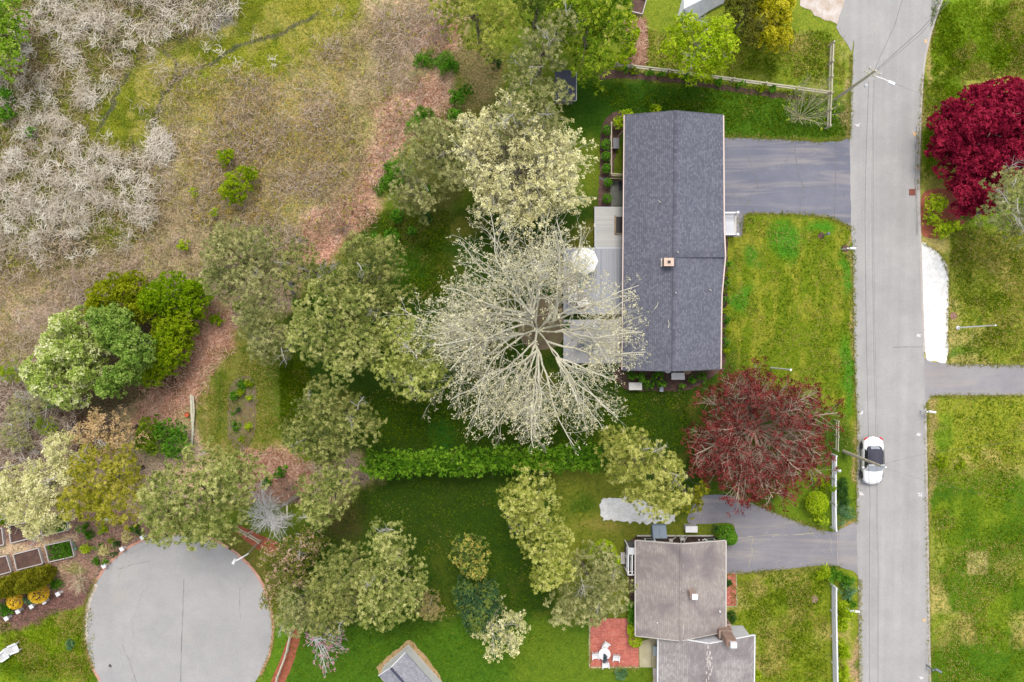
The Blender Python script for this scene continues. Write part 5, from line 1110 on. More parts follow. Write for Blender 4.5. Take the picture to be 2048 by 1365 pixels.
for s in (-1, 0, 1): c = tp + V3(.42 * s, -.24 * s, -.15); build(MB().lathe(tuple(c), [(.05, 0), (.06, .08), (.03, .16)], 8), 'insulator', m_wp2, t)
q = P(1733, 171, 6.0); build(MB().lathe((q[0], q[1], 5.7), [(.1, 0), (.12, .3), (.05, .36)], 10), 'splice_box', m_wp2, t)
t = thing('utility_pole', 'wooden pole whose top reaches across the parked white car', 'utility pole', P(1687, 903, 0)); b2 = V3(*P(1687, 903, 0)); t2 = V3(*P(1763, 933, 6.9)); build(MB().tube([b2 - V3(0, 0, .2), (b2 + t2) / 2, t2], [.15, .13, .10], 12), 'pole', m_pole, t); build(MB().lathe(tuple(t2), [(.1, 0), (.1, .05), (.02, .08)], 10), 'pole_cap', gm, t)
m_wire = mat_plain('black_cable', A(100, 94, 98), .6)
def wire(label, pts, r_=.014, sag=.25):
    w = [V3(*P(*p)) for p in pts]; o = []
    for p, q in zip(w, w[1:]):
        for i in range(8): s = i / 8; o.append(p + (q - p) * s - V3(0, 0, sag * 4 * s * (1 - s)))
    o.append(w[-1]); c = o[0]; tag(build(MB().tube(o, r_, 5), 'power_line', m_wire, origin=tuple(c)), label, 'wire')
wire('single black cable running down the left of the road to the lower pole', [(1738, 163, 6.3), (1730, 420, 5.9), (1737, 880, 5.9), (1740, 1000, 6), (1739, 1400, 6)], .013, .1)
wire('left of the twin thin cables in the middle of the road', [(1747, 160, 7), (1744, 420, 6.6), (1752, 880, 6.6), (1756, 1150, 6.8), (1755, 1400, 6.8)], .008, .1); wire('right of the twin thin cables in the middle of the road', [(1749, 160, 7), (1747, 420, 6.6), (1755, 880, 6.6), (1758, 1150, 6.8), (1758, 1400, 6.8)], .007, .1)
wire('cable rising steeply from the lamp pole to the top edge', [(1744, 153, 7.3), (1790, 50, 7), (1812, -20, 7)], .014, .1); wire('upper of the paired heavy cables crossing the road to the top right', [(1754, 139, 7.4), (1840, 62, 7.2), (1915, -20, 7.4)], .022, .1); wire('lower of the paired heavy cables crossing the road to the top right', [(1756, 141, 7.1), (1842, 68, 7.0), (1919, -20, 7.2)], .014, .1)
wire('faint cable from the lamp head towards the crimson maple', [(1788, 167, 6), (1838, 186, 5.5), (1900, 215, 4.5)], .007, .05); wire('upper faint service cable from the lower pole to the east', [(1763, 930, 6.6), (1850, 908, 6.2), (2060, 880, 5)], .008, .1); wire('lower faint service cable from the lower pole to the east', [(1763, 934, 6.4), (1850, 962, 5.8), (2060, 1010, 4.8)], .006, .1)
# court lamp
t = thing('street_lamp', 'white curved-arm street lamp at the right rim of the court', 'street lamp', P(512, 1087, 0)); bb = V3(*P(516, 1086, 0)); tt = V3(*P(496, 1108, 4.6)); hd = V3(*P(469, 1122, 5.0)); build(MB().tube([bb, tt], [.08, .06], 10), 'pole', m_flash, t); build(MB().tube([tt, tt + (hd - tt) * .3 + V3(0, 0, .35), tt + (hd - tt) * .7 + V3(0, 0, .4), hd], [.055, .06, .07, .09], 8), 'lamp_arm', m_wp2, t); build(MB().box((hd[0] - .05, hd[1] - .08, hd[2]), (.25, .5, .12), -.5, .8), 'lamp_head', m_wp2, t)
def lamp_post(px, py, top, label, h, mat=m_wp2, px2=None, lant=.14):
    b = V3(*P(px, py, 0)); tq = V3(*P(*top, h)) if top else b + V3(0, 0, h); t = thing('lamp_post', label, 'lamp post', tuple(b)); build(MB().tube([b, tq], [.05, .04], 8), 'pole', mat, t)
    g = build(MB().lathe(tuple(tq), [(lant * .6, 0), (lant, .08), (lant, .28), (lant * .3, .36), (.02, .42)], 6), 'lantern', mat, t); return t
lamp_post(1646, 472, (1655, 468), 'grey lantern post on the front lawn beside its mulch ring', 1.7, gm); lamp_post(1672, 941, (1677, 941), 'white lantern post between white fence and parked car', 1.5)
t = thing('flagpole', 'tall thin white pole with a ball on the east lawn by the white gravel', 'flagpole', P(1915, 656, 0)); a, b = V3(*P(1915, 656, 0)), V3(*P(1990, 651, 5.4)); build(MB().tube([a, b], [.07, .035], 8), 'pole', m_wp2, t); build(MB().lathe(tuple(a), [(.17, 0), (.17, .12), (.08, .2)], 14), 'base', m_wp2, t); build(MB().lathe(tuple(b), [(.02, 0), (.07, .05), (.07, .1), (.01, .14)], 10), 'finial', m_wp2, t)
t = thing('birdhouse_pole', 'slim white pole on the front lawn above the copper-red tree', 'pole', P(1541, 736, 0)); a, b = V3(*P(1541, 736, 0)), V3(*P(1581, 740, 4.6)); build(MB().tube([a, b], [.07, .05], 8), 'pole', m_wp2, t); build(MB().box(tuple(b), (.16, .16, .2)), 'cap', m_wp2, t)
def mailbox(px, py, dx, label, mat=m_wp2, L=.5, h=1.1, ring_=False, tilt=0):
    q = P(px, py, h); t = thing('mailbox', label, 'mailbox', (q[0], q[1], 0)); s = dx
    build(MB().box((q[0] - s * .45, q[1], h / 2 + .02), (.1, .1, h + .1)), 'post', mat, t); build(MB().bar((q[0] - s * .5, q[1], h - .1), (q[0] + s * .2, q[1], h - .1), .09, .09), 'arm', mat, t)
    g = MB(); pr = [(-.1, 0), (.1, 0), (.1, .12), (.07, .19), (0, .22), (-.07, .19), (-.1, .12)]; c_, s_ = math.cos(tilt), math.sin(tilt)
    def T(x, y, z): return (q[0] + x * c_ - y * s_, q[1] + x * s_ + y * c_, h - .05 + z)
    g.add([T(-L / 2, y, z) for y, z in pr] + [T(L / 2, y, z) for y, z in pr], [tuple(range(6, -1, -1)), tuple(range(7, 14))] + [(i, (i + 1) % 7, 7 + (i + 1) % 7, 7 + i) for i in range(7)]); build(g, 'box', mat, t)
    build(MB().box(T(L / 2 * .6, .12, .16), (.03, .02, .16)), 'flag', mat_plain('red_flag', A(180, 50, 50)), t)
mailbox(1705, 497, 1, 'white mailbox with long arm at the road edge of the front lawn'); mailbox(1711, 1223, 1, 'white mailbox on the verge beside the lower lilies', L=.6); mailbox(1864, 824, 1, 'white mailbox on the east verge below the east driveway', m_wp2, .6, 1.1, tilt=-.15); mailbox(1876, 1341, 1, 'grey-topped mailbox at the bottom of the east verge', gm, .6, 1.1, tilt=-.5)
for x, y, l, c in ((1907, 632, 'reddish round cover in the east lawn beside the flagpole', (166, 120, 116)), (1629, 1199, 'brownish round cover in the lower front lawn', (164, 136, 122))):
    q = P(x, y, 0); tag(build(MB().lathe((q[0], q[1], 0), [(.31, 0), (.31, .035), (.27, .045), (.27, .035)], 20), 'manhole_cover', mat_noise('rusty_cover', A(*c), .2, 6, 30), origin=q), l, 'manhole cover')
q = P(1824, 385, 0); t = thing('storm_drain', 'rust-red storm drain grate in the road gutter', 'storm drain', (q[0], q[1], .03)); g = MB(); c0 = (q[0], q[1])
build(MB().box((c0[0], c0[1], .028), (.56, .56, .02)), 'pit', m_dark, t)
for i in range(6): g.box((c0[0] - .25 + i * .1, c0[1], .05), (.04, .56, .03)); g.box((c0[0], c0[1] - .25 + i * .1, .053), (.56, .03, .03))
build(g, 'grate', mat_plain('rust', A(168, 96, 78), .8), t)
# ------------------------------------------------------------------ the parked car
def car(px, py):
    q = P(px, py, 0); z0 = .034; t = thing('parked_car', 'white convertible with a black soft top parked at the left edge of the road', 'car', (q[0], q[1], z0))
    L2, Wc = 2.13, .90; X, Y = q[0], q[1]
    m_w = mat_plain('white_car_paint', A(250, 250, 252), .18, 0, .6, .02); m_top = mat_plain('black_soft_top', A(62, 62, 78), .85); m_gl = mat_plain('car_glass', A(150, 156, 168), .05, 0, .9); m_ty = mat_plain('tyre_rubber', A(44, 44, 50), .8); m_rim = mat_plain('alloy_rim', A(120, 118, 130), .3, .7)
    def P3(x, y, z): return (X + x, Y - y, z0 + z)          # y: 0 centre, + towards the front (down in the photo)
    st = np.linspace(-1, 1, 33); rows = []
    for s in st:
        y = s * L2; k = max(0, 1 - abs(s) ** 5.0) ** .5; w = Wc * (0.60 + .40 * k) * (1 - .05 * s) * min(1, (max(0, 1 - abs(s) ** 14)) ** .5 + .05)
        hb = .50 + .36 * (max(0, 1 - abs(s) ** 3.2)) ** .5                       # belt height
        if s > .35: hb = .48 + .30 * (max(0, 1 - ((s - .35) / .65) ** 3.0)) ** .5 + .06 * (1 - (s - .35) / .65)
        hc = hb + .07 * k; lo = .20 + .1 * abs(s) ** 8
        rows.append([(-w * .86, lo), (-w * .98, lo + .10), (-w * 1.0, .45), (-w * .985, hb - .13), (-w * .93, hb - .03), (-w * .78, hb + .02), (-w * .4, hc), (0, hc + .02), (w * .4, hc), (w * .78, hb + .02), (w * .93, hb - .03), (w * .985, hb - .13), (w * 1.0, .45), (w * .98, lo + .10), (w * .86, lo)])
    m_ = MB(); nc = 15
    for s, r_ in zip(st, rows): m_.v += [P3(x, s * L2, z) for x, z in r_]
    for i in range(32):
        for j in range(nc - 1): a = i * nc + j; m_.f.append((a, a + 1, a + nc + 1, a + nc))
        m_.f.append((i * nc, i * nc + nc, i * nc + 2 * nc - 1, i * nc + nc - 1))
    m_.f.append(tuple(range(nc))); m_.f.append(tuple(range(32 * nc + nc - 1, 32 * nc - 1, -1)))
    body = build(m_, 'body', m_w, t, smooth=True)
    def loft(secs, nm, mat, par=t):
        g = MB(); n = len(secs[0])
        for sec in secs: g.v += [P3(*p) for p in sec]
        for i in range(len(secs) - 1):
            for j in range(n - 1): a = i * n + j; g.f.append((a, a + 1, a + n + 1, a + n))
        return build(g, nm, mat, par, smooth=True)
    def sec(y, w, zb, zt, n=11): return [(w * math.sin(u) , y, zb + (zt - zb) * max(0.0, math.cos(u)) ** .55) for u in np.linspace(-math.pi / 2, math.pi / 2, n)]
    loft([sec(-1.32, .50, .84, .90), sec(-1.2, .64, .84, 1.05), sec(-.9, .70, .84, 1.26), sec(-.5, .71, .84, 1.38), (sec(-.05, .70, .84, 1.41)), sec(.22, .68, .84, 1.38)], 'soft_top', m_top)
    loft([[(-.36, -1.29, .96), (0, -1.31, .97), (.36, -1.29, .96)], [(-.40, -1.1, 1.135), (0, -1.12, 1.165), (.40, -1.1, 1.135)]], 'rear_window', m_gl)
    loft([[(-.62, .24, 1.34), (0, .24, 1.42), (.62, .24, 1.34)], [(-.68, .55, 1.1), (0, .60, 1.14), (.68, .55, 1.1)], [(-.70, .82, .90), (0, .92, .92), (.70, .82, .90)]], 'windscreen', m_gl)
    fr = build(MB().tube([P3(-.72, .80, .88), P3(-.66, .24, 1.35), P3(0, .22, 1.43), P3(.66, .24, 1.35), P3(.72, .80, .88)], .035, 6), 'windscreen_frame', m_w, t)
    for s in (-1, 1):
        loft([[(s * .83, -1.1, .84), (s * .74, -.95, 1.16)], [(s * .84, .2, .84), (s * .72, .15, 1.28)], [(s * .84, .72, .84), (s * .77, .5, 1.06)]], 'side_window', mat_plain('dark_glass', A(52, 54, 62), .1, 0, .8))
        build(MB().box(P3(s * .98, .52, .92), (.2, .12, .13)), 'wing_mirror', m_w, t)
        g = MB().tube([P3(s * .82, -1.83, .66), P3(s * .72, -1.96, .70), P3(s * .52, -2.07, .70)], [.05, .075, .05], 6); build(g, 'tail_light', mat_plain('red_lens', A(220, 50, 60), .2), t)
        g = MB().lathe(P3(s * .66, 1.80, .60), [(.14, 0), (.15, .05), (.06, .12)], 12); build(g, 'headlight', m_gl, t)
        for y in (-1.24, 1.28):
            g = MB(); n = 20
            for k, (rr_, xo) in enumerate(((.31, .0), (.34, .04), (.34, .18), (.30, .225), (.22, .235))):
                for j in range(n): u = 2 * math.pi * j / n; g.v.append(P3(s * (.70 + xo), y + rr_ * math.cos(u), .34 + rr_ * math.sin(u)))
            for k in range(4):
                for j in range(n): a = k * n + j; b = k * n + (j + 1) % n; g.f.append((a, b, b + n, a + n))
            wl = build(g, 'wheel', m_ty, t, smooth=False); g = MB()
            for j in range(n): u = 2 * math.pi * j / n; g.v.append(P3(s * .935, y + .23 * math.cos(u), .34 + .23 * math.sin(u)))
            g.f.append(tuple(range(n)) if s > 0 else tuple(range(n - 1, -1, -1))); rim = build(g, 'rim', m_ty, wl); g = MB()
            for j in range(5): u = 2 * math.pi * j / 5 + .3; g.bar(P3(s * .945, y, .34), P3(s * .945, y + .21 * math.cos(u), .34 + .21 * math.sin(u)), .06, .03)
            build(g, 'spokes', m_rim, wl)
    build(MB().box(P3(0, 2.10, .42), (.5, .04, .11)), 'number_plate', m_cush, t); build(MB().tube([P3(-.6, 2.02, .36), P3(0, 2.13, .36), P3(.6, 2.02, .36)], .03, 5), 'bumper_strip', m_top, t)
car(1739, 919)
# ---- pines, from the top of the photograph down
pine('yellow-green pine at the top edge beside the brushy slope', [(950, 30, 58), (905, 10, 45), (990, 85, 34), (1000, 30, 40)], 9, Lf((112, 130, 46), (150, 158, 66), (186, 184, 96), name='light_needles'))
pine('greyish pine with many bare limbs, leaning out over the small dark-roofed shed', [(1085, 95, 50), (1120, 55, 30), (1050, 130, 30)], 10, L_pineg, 8, .15)
pine('ragged grey-green pine between the dark shed and the cream-leaved tree', [(1050, 195, 52), (1105, 195, 40), (1025, 240, 40), (1085, 240, 40)], 9, L_pineg, 8, .12)
pine('dull green pine just left of the cream-leaved tree', [(865, 290, 55), (825, 325, 38), (905, 340, 42), (900, 285, 40)], 8, L_pineg, 3, .05)
pine('small pine at the straw edge, below the dull green pine', [(825, 385, 40), (850, 410, 28)], 7, L_pineg, 3, .05)
pine('broad pale olive pine on the brush edge above the pink litter path', [(470, 520, 66), (510, 560, 55), (440, 560, 36), (525, 495, 40), (460, 480, 36)], 8, L_pineg, 3)
pine('thin olive pine beside the bleached dead branches', [(600, 520, 36), (630, 545, 36), (585, 560, 28), (655, 560, 30)], 7, L_pined, 9, .2)
pine('small rounded pine overhanging the top of the side lawn', [(520, 640, 46), (545, 680, 44), (500, 620, 30), (530, 700, 30)], 8, L_pineg, 2)
pine('dark olive pine with its top beside the back lawn corner', [(735, 535, 62), (775, 580, 48), (690, 590, 48), (770, 500, 30), (720, 500, 30)], 9, L_pined, 3)
pine('large olive pine in the middle of the pine group', [(670, 640, 80), (620, 670, 50), (730, 680, 60), (690, 720, 44), (720, 610, 50)], 10, L_pine, 3)
pine('pale-tipped pine touching the big bare tree on its left side', [(820, 705, 62), (800, 660, 42), (830, 755, 48), (860, 740, 30), (780, 740, 30)], 10.5, Lf((104, 114, 50), (136, 148, 66), (176, 182, 98), (204, 204, 134), name='pale_needles'), 4)
pine('round pine below the middle of the pine group, right of the oval bed', [(655, 845, 72), (615, 870, 48), (705, 850, 54), (650, 800, 40), (660, 890, 40)], 9.5, L_pined, 5)
pine('small round pine at the left end of the evergreen hedge', [(650, 985, 56), (645, 1020, 38), (670, 950, 36)], 8.5, L_pine, 1)
pine('very large pine hanging over the round paved court', [(395, 985, 88), (330, 1000, 56), (455, 960, 58), (430, 1040, 54), (340, 1050, 42), (400, 1060, 30), (480, 940, 40)], 10, L_pine, 2)
pine('yellowish olive pine between the cream tree and the very large court pine', [(205, 955, 62), (235, 1000, 52), (160, 1000, 42), (250, 930, 38), (180, 920, 30)], 8.5, L_pineo, 1)
pine('tall spreading pine above the small white shed', [(780, 1150, 66), (760, 1210, 50), (805, 1195, 44), (768, 1075, 34), (790, 1100, 30), (740, 1160, 40)], 10, L_pine, 4)
pine('pine right of the flowering shrubs, above the pink tree', [(690, 1140, 50), (660, 1190, 52), (700, 1210, 44), (655, 1240, 36), (700, 1110, 30)], 9.5, L_pined, 3)
pine('hazy grey-green pine at the right rim of the court', [(600, 1200, 44), (585, 1235, 32), (630, 1230, 32)], 8.5, L_pineg, 2)
pine('long narrow pine slanting between the two lawns', [(1055, 985, 50), (1070, 1035, 54), (1090, 1085, 50), (1105, 1130, 44), (1040, 1000, 40), (1085, 1160, 22)], 10, Lf((108, 118, 46), (142, 150, 62), (182, 184, 96), (208, 206, 132), name='light_olive_needles'), 2)
pine('grey-green pine above the brick patio', [(1185, 1155, 58), (1215, 1190, 48), (1140, 1195, 36), (1165, 1215, 40), (1120, 1225, 26), (1200, 1115, 30)], 8.5, L_pineg, 5)
pine('wide yellow-green pine between the copper-red tree and the lower house', [(1258, 905, 54), (1298, 955, 62), (1242, 885, 34), (1340, 985, 42), (1310, 1010, 32), (1235, 935, 34), (1335, 935, 28)], 10, Lf((104, 114, 46), (142, 148, 66), (178, 178, 94), (206, 204, 128), name='bright_olive_needles'), 3)
pine('small dark olive conifer at the end of the lower driveway', [(1388, 985, 26), (1380, 1010, 24)], 6, L_yew, 0)
pine('lichen-grey pine reaching in from the right edge below the crimson maple', [(2040, 400, 60), (2015, 365, 32), (2000, 420, 32), (2060, 440, 50)], 9, Lf((116, 124, 74), (150, 154, 98), (184, 184, 128), name='lichen_needles'), 12, .22)
# ---- dense small evergreens of the lower lawn
leafy('rhododendron_tree', 'round dark shrub-tree with golden tips alone on the lower lawn', 'tree', [(940, 1110, 40), (950, 1135, 28), (930, 1090, 26)], 2, 5, L_rhodo, .45, 16, 12, .24, .08, r0=.1)
leafy('rhododendron_tree', 'blue-green shrub-tree directly above the cream-blossomed tree', 'tree', [(935, 1190, 34), (965, 1210, 36), (950, 1235, 32), (980, 1180, 22)], 2, 5.5, Lf((44, 74, 54), (74, 104, 62), (128, 140, 60), name='blue_rhodo'), .45, 16, 12, .24, .08, r0=.1)
# ---- cedars and hedge
leafy('cedar_tree', 'tall bright green cedar with drooping sprays at the top edge', 'tree', [(1165, 45, 66), (1215, 65, 50), (1190, 120, 44), (1130, 25, 45), (1225, 20, 45), (1170, -20, 60)], 2, 10, L_spruce, .6, 13, 11, .34, .07, bias=1.3, jit=.7, r0=.25, sag=.75)
leafy('cedar_tree', 'dark green and tan cedar at the top edge between pine and bright cedar', 'tree', [(1075, 20, 46), (1050, -10, 40), (1095, -20, 40)], 2, 8.5, Lf((54, 84, 28), (84, 112, 36), (140, 146, 70), name='mixed_cedar'), .6, 11, 11, .3, .07, bias=1.2, jit=.8, r0=.2)
leafy('shrub', 'acid yellow-green shrubs along the right foot of the tall cedar', 'shrub', [(1258, 40, 14), (1264, 75, 15), (1255, 105, 15), (1245, 122, 14)], .4, 2.6, L_lime, .35, 18, 12, .16, .09, limbs=4, r0=.04)
EVS = [(745 + i * 23.0, 938 - i * 0.75 - 10 + 3 * math.sin(i * 2.1)) for i in range(20)]
for i, (x, y) in enumerate(EVS):
    leafy('arborvitae', 'bright green arborvitae, %s in the long clipped hedge' % (['leftmost', 'second from the left', 'third from the left', 'fourth from the left', 'fifth from the left', 'sixth from the left', 'seventh from the left', 'eighth from the left', 'ninth from the left', 'tenth from the left', 'tenth from the right', 'ninth from the right', 'eighth from the right', 'seventh from the right', 'sixth from the right', 'fifth from the right', 'fourth from the right', 'third from the right', 'second from the right', 'rightmost'][i]), 'hedge plant',
          [(x - 3, y + random.uniform(-5, 5), 20), (x + 5, y + 10, 17), (x + 2, y - 13, 14)], .4, 3.6 + random.uniform(-.3, .3), L_hedge, .42, 15, 10, .3, .07, bias=1.25, jit=.8, limbs=3, r0=.06, group='arborvitae making the long hedge', hj=.5)
# ---- broadleaf trees
leafy('maple_tree', 'crimson round-headed maple beside the road at the right edge', 'maple tree', [(1960, 245, 80), (2010, 215, 62), (1920, 260, 58), (1950, 330, 60), (2000, 320, 60), (1935, 390, 38), (1965, 400, 34), (2050, 260, 80), (1900, 290, 40)], .6, 4.4, L_crim, .55, 20, 13, .22, .13, spread=.14, bias=.7, r0=.2, flat=.3, dead=0, bark=m_pinkbark)
leafy('tree', 'lime-green spring tree at the top right, over the white cover', 'tree', [(1400, 95, 62), (1370, 60, 36), (1440, 100, 40), (1390, 130, 40), (1440, 60, 30), (1345, 100, 26)], 2, 7, L_lime, .35, 11, 8, .2, .1, spread=.12, r0=.14, gap=.25, bark=m_palebark, dead=3, limbs=26)
leafy('shrub', 'golden yellow shrub at the top, right of the lime-green tree', 'shrub', [(1545, 30, 42), (1560, 75, 28), (1530, 75, 26), (1555, 0, 40)], .8, 4.5, L_yellow, .42, 15, 12, .18, .09, spread=.1, r0=.08, limbs=8)
leafy('conifer', 'dark bronze-green conifer between the lime tree and the golden shrub', 'tree', [(1480, 20, 34), (1505, 60, 30), (1490, 90, 20), (1500, -10, 36)], 1, 5, Lf((58, 62, 26), (88, 92, 34), (122, 122, 44), name='bronze_sprays'), .45, 13, 12, .22, .06, r0=.1)
leafy('tree', 'soft green tree with whitish new leaves beside the marsh, lower left', 'tree', [(130, 700, 58), (110, 760, 52), (170, 700, 46), (145, 650, 34), (185, 745, 34), (80, 740, 30), (150, 790, 30)], 2, 8, L_soft, .45, 18, 10, .2, .12, spread=.15, r0=.18, dead=1, gap=.05)
leafy('tree', 'rounded mid-green tree right of the whitish-leaved tree', 'tree', [(235, 665, 44), (265, 690, 36), (210, 640, 30), (255, 745, 30), (285, 715, 22), (225, 770, 24)], 2, 7.5, Lf((88, 118, 44), (122, 150, 62), (158, 178, 94), name='mid_green_leaves'), .42, 20, 10, .19, .12, spread=.15, r0=.16, dead=1)
for lab, cs, mt, z in (('olive-green leafy shrub at the top left of the thicket', [(225, 595, 46), (200, 620, 30), (265, 580, 34), (280, 620, 30)], Lf((88, 104, 12), (122, 132, 18), (154, 158, 36), name='olive_bush'), 4.5),
                    ('bright green leafy shrub at the top right of the thicket', [(345, 590, 46), (385, 600, 34), (310, 600, 36), (395, 575, 22)], Lf((80, 112, 12), (108, 138, 14), (142, 164, 28), name='bright_bush'), 4.5),
                    ('yellow-green lacy shrub on the right side of the thicket', [(345, 665, 44), (320, 720, 38), (370, 640, 34), (345, 700, 36), (300, 750, 26)], L_bush, 4)):
    leafy('shrub', lab, 'shrub', [(x, y, r * 1.1) for x, y, r in cs], .6, z, mt, .4, 22, 10, .15, .09, spread=.12, r0=.08, limbs=14, gap=.0, bark=m_tanwood)
leafy('shrub', 'isolated yellow-green bush in the middle of the tan marsh', 'shrub', [(470, 378, 34), (488, 345, 16), (505, 350, 14)], .3, 2.6, L_bush, .38, 15, 12, .15, .09, spread=.12, limbs=6, r0=.05)
leafy('shrub', 'little round bush just above the isolated marsh bush', 'shrub', [(454, 315, 17)], .2, 1.6, L_bush, .3, 18, 12, .15, .09, spread=.1, limbs=3, r0=.04)
leafy('shrub', 'bright green tree crown at the top left corner', 'tree', [(10, 70, 40), (20, 115, 30), (5, 20, 42), (-30, 60, 60), (12, 150, 16)], 1, 6, Lf((92, 132, 26), (124, 158, 40), (160, 180, 76), name='corner_leaves'), .5, 13, 10, .2, .12, spread=.14, r0=.12)
for i, (x, y, r, l) in enumerate(((15, 190, 16, 'small bright green bush below the corner tree crown'), (12, 228, 18, 'lowest bright green bush on the left edge of the marsh'), (62, 265, 8, 'tiny yellow-green tuft in the grey reeds'), (366, 490, 12, 'lime-green sprig bush above the olive thicket'), (428, 425, 8, 'small yellow sprig bush below the marsh bush'), (388, 385, 8, 'tiny lime bush left of the marsh bush'))):
    leafy('shrub', l, 'shrub', [(x, y, r)], .1, 1.2, L_lime if i > 2 else L_green, .26, 18, 10, .15, .08, limbs=2, r0=.03)
leafy('tree', 'tan and rosy young-leaved tree at the left, above the yellowish pine', 'tree', [(215, 850, 44), (185, 870, 34), (250, 880, 36), (220, 900, 30)], 2, 7, L_tan, .5, 9, 8, .18, .08, spread=.18, r0=.14, dead=8, gap=.2, limbs=24)
leafy('tree', 'cream-leaved tree over the raised garden beds at the left', 'tree', [(100, 965, 62), (60, 1020, 44), (105, 1020, 48), (130, 900, 44), (40, 960, 40), (150, 940, 34), (20, 1000, 34), (90, 1050, 24)], 2.2, 8, L_bloss, .48, 9, 9, .17, .1, spread=.18, r0=.18, dead=8, gap=.12, bark=m_palebark, limbs=30)
leafy('shrub', 'yellow-green bush on the far left below the cream-leaved tree', 'shrub', [(8, 985, 24), (0, 1030, 26)], .5, 3, L_bush, .4, 12, 10, .17, .1, spread=.14, limbs=4, r0=.05)
for lab, x, y, r, mt in (('grey weathered juniper leaning over at the far left', 45, 815, 34, L_pineg), ('tangled grey juniper at the left edge below the leaning one', 25, 870, 34, L_pineg), ('grey-green juniper between the left brush and the soft green tree', 85, 795, 24, L_pineg), ('yellow-leaved bush in the left brush, above the cream tree', 92, 850, 20, L_bush), ('leafy bush at the left edge above the grey junipers', 18, 740, 26, L_bush), ('low green bush right of the tangled juniper', 98, 800, 16, L_green)):
    leafy('juniper' if mt is L_pineg else 'shrub', lab, 'shrub', [(x, y, r), (x + r * .6, y + r * .4, r * .7)], .6, 3.5, mt, .42, 9, 10, .2, .05, spread=.12, limbs=8, r0=.08, bark=m_deadwood, dead=6 if mt is L_pineg else 1, gap=.15)
leafy('shrub', 'green leafy bush beside the fallen log, nearest the log', 'shrub', [(350, 890, 30), (330, 860, 22), (360, 860, 18)], .3, 2.6, L_green, .36, 13, 10, .16, .09, spread=.12, limbs=4, r0=.05)
leafy('shrub', 'olive bush left of the green bush beside the fallen log', 'shrub', [(300, 860, 30), (310, 890, 24), (285, 885, 18)], .3, 2.6, Lf((76, 104, 20), (104, 130, 28), (138, 156, 50), name='olive_leaves'), .36, 12, 10, .16, .09, spread=.12, limbs=4, r0=.05)
leafy('tree', 'green and rose flowering tree at the upper right rim of the court', 'tree', [(590, 1110, 48), (620, 1080, 34), (545, 1110, 30), (560, 1155, 36), (545, 1190, 24), (600, 1150, 36)], 1.5, 6, L_rosy, .42, 12, 9, .15, .09, spread=.16, r0=.12, dead=2, gap=.08, limbs=16, tj=.22)
open_tree('oak_tree', 'huge bare whitish tree with opening buds, spreading over the deck and roof', 'tree', (1072, 660), [270, 256, 262, 268, 256, 256, 268, 266, 270, 290, 288, 280, 268, 260, 255, 256], 11.0, 2.6, 62,
          [(1.15, .6, .66, .13, .02, 10), (1.5, .7, .68, .2, .02, 5), (2.0, .75, .62, .26, .02, 3), (2.2, .75, .6, .3, .02, 2)], m_palebark, .19, (12, 54), leaders=7, leaf=(L_bud, 4, .11, .085, .13, .85, 2))
open_tree('oak_tree', 'cream-leaved tree with pale open limbs above the big bare tree', 'tree', (1018, 364), [176, 178, 166, 142, 130, 138, 158, 172, 166, 142, 122, 116, 118, 116, 128, 160], 8.5, 2.2, 24,
          [(1.9, .62, .66, .1, .03, 7), (2.7, .68, .62, .14, .03, 4), (3.4, .7, .62, .2, .03, 3), (3.2, .7, .6, .25, .02, 2)], m_palebark, .28, (22, 64), leaf=(L_buff, 7, .16, .11, .15, .9, 2), origin_px=(1040, 338))
open_tree('maple_tree', 'dark copper-red tree with pale branches in front of the driveway bend', 'tree', (1500, 850), [158, 160, 156, 148, 144, 142, 142, 152, 162, 164, 160, 156, 152, 154, 154, 158], 7.5, 1.6, 34,
          [(2.0, .65, .68, .08, .03, 6), (2.6, .7, .64, .12, .03, 4), (3.4, .7, .6, .18, .03, 2)], m_pinkbark, .24, (18, 62), leaf=(L_cop, 11, .17, .085, .22, .85, 1), origin_px=(1520, 870))
open_tree('dogwood_tree', 'small tree covered in cream blossom on the lower lawn edge', 'tree', (985, 1245), [68, 66, 62, 60, 58, 62, 66, 66, 62, 62, 62, 64, 66, 62, 60, 62], 5, 1.2, 12,
          [(2.6, .6, .66, .1, .03, 5), (3.2, .7, .62, .15, .03, 3), (3.6, .7, .6, .2, .02, 2)], m_palebark, .1, (20, 62), leaf=(L_bloss, 7, .17, .13, .14, .95, 1), origin_px=(1005, 1268))
open_tree('redbud_tree', 'small pale-limbed tree with pink blossom at its tips, beside the red mulch strip', 'tree', (635, 1270), [60, 62, 50, 40, 36, 38, 46, 50, 50, 54, 52, 50, 54, 60, 62, 60], 4.5, 1.0, 12,
          [(2.6, .6, .62, .1, .03, 5), (3.2, .7, .6, .15, .03, 3), (3.6, .7, .6, .2, .02, 2)], m_silver, .1, (16, 60), leaf=(L_pink, 6, .13, .09, .14, .5, 2), origin_px=(645, 1285))
open_tree('birch_tree', 'leafless silver tree at the top right rim of the court', 'tree', (545, 1030), [46, 50, 56, 62, 70, 80, 80, 70, 62, 60, 56, 52, 50, 46, 44, 44], 6, 1.6, 20,
          [(2.8, .6, .66, .12, .03, 6), (4, .7, .62, .18, .03, 4), (4.5, .7, .6, .25, .02, 2), (3.5, .7, .6, .25, .02, 2)], m_silver, .14, (16, 66), origin_px=(537, 1040))
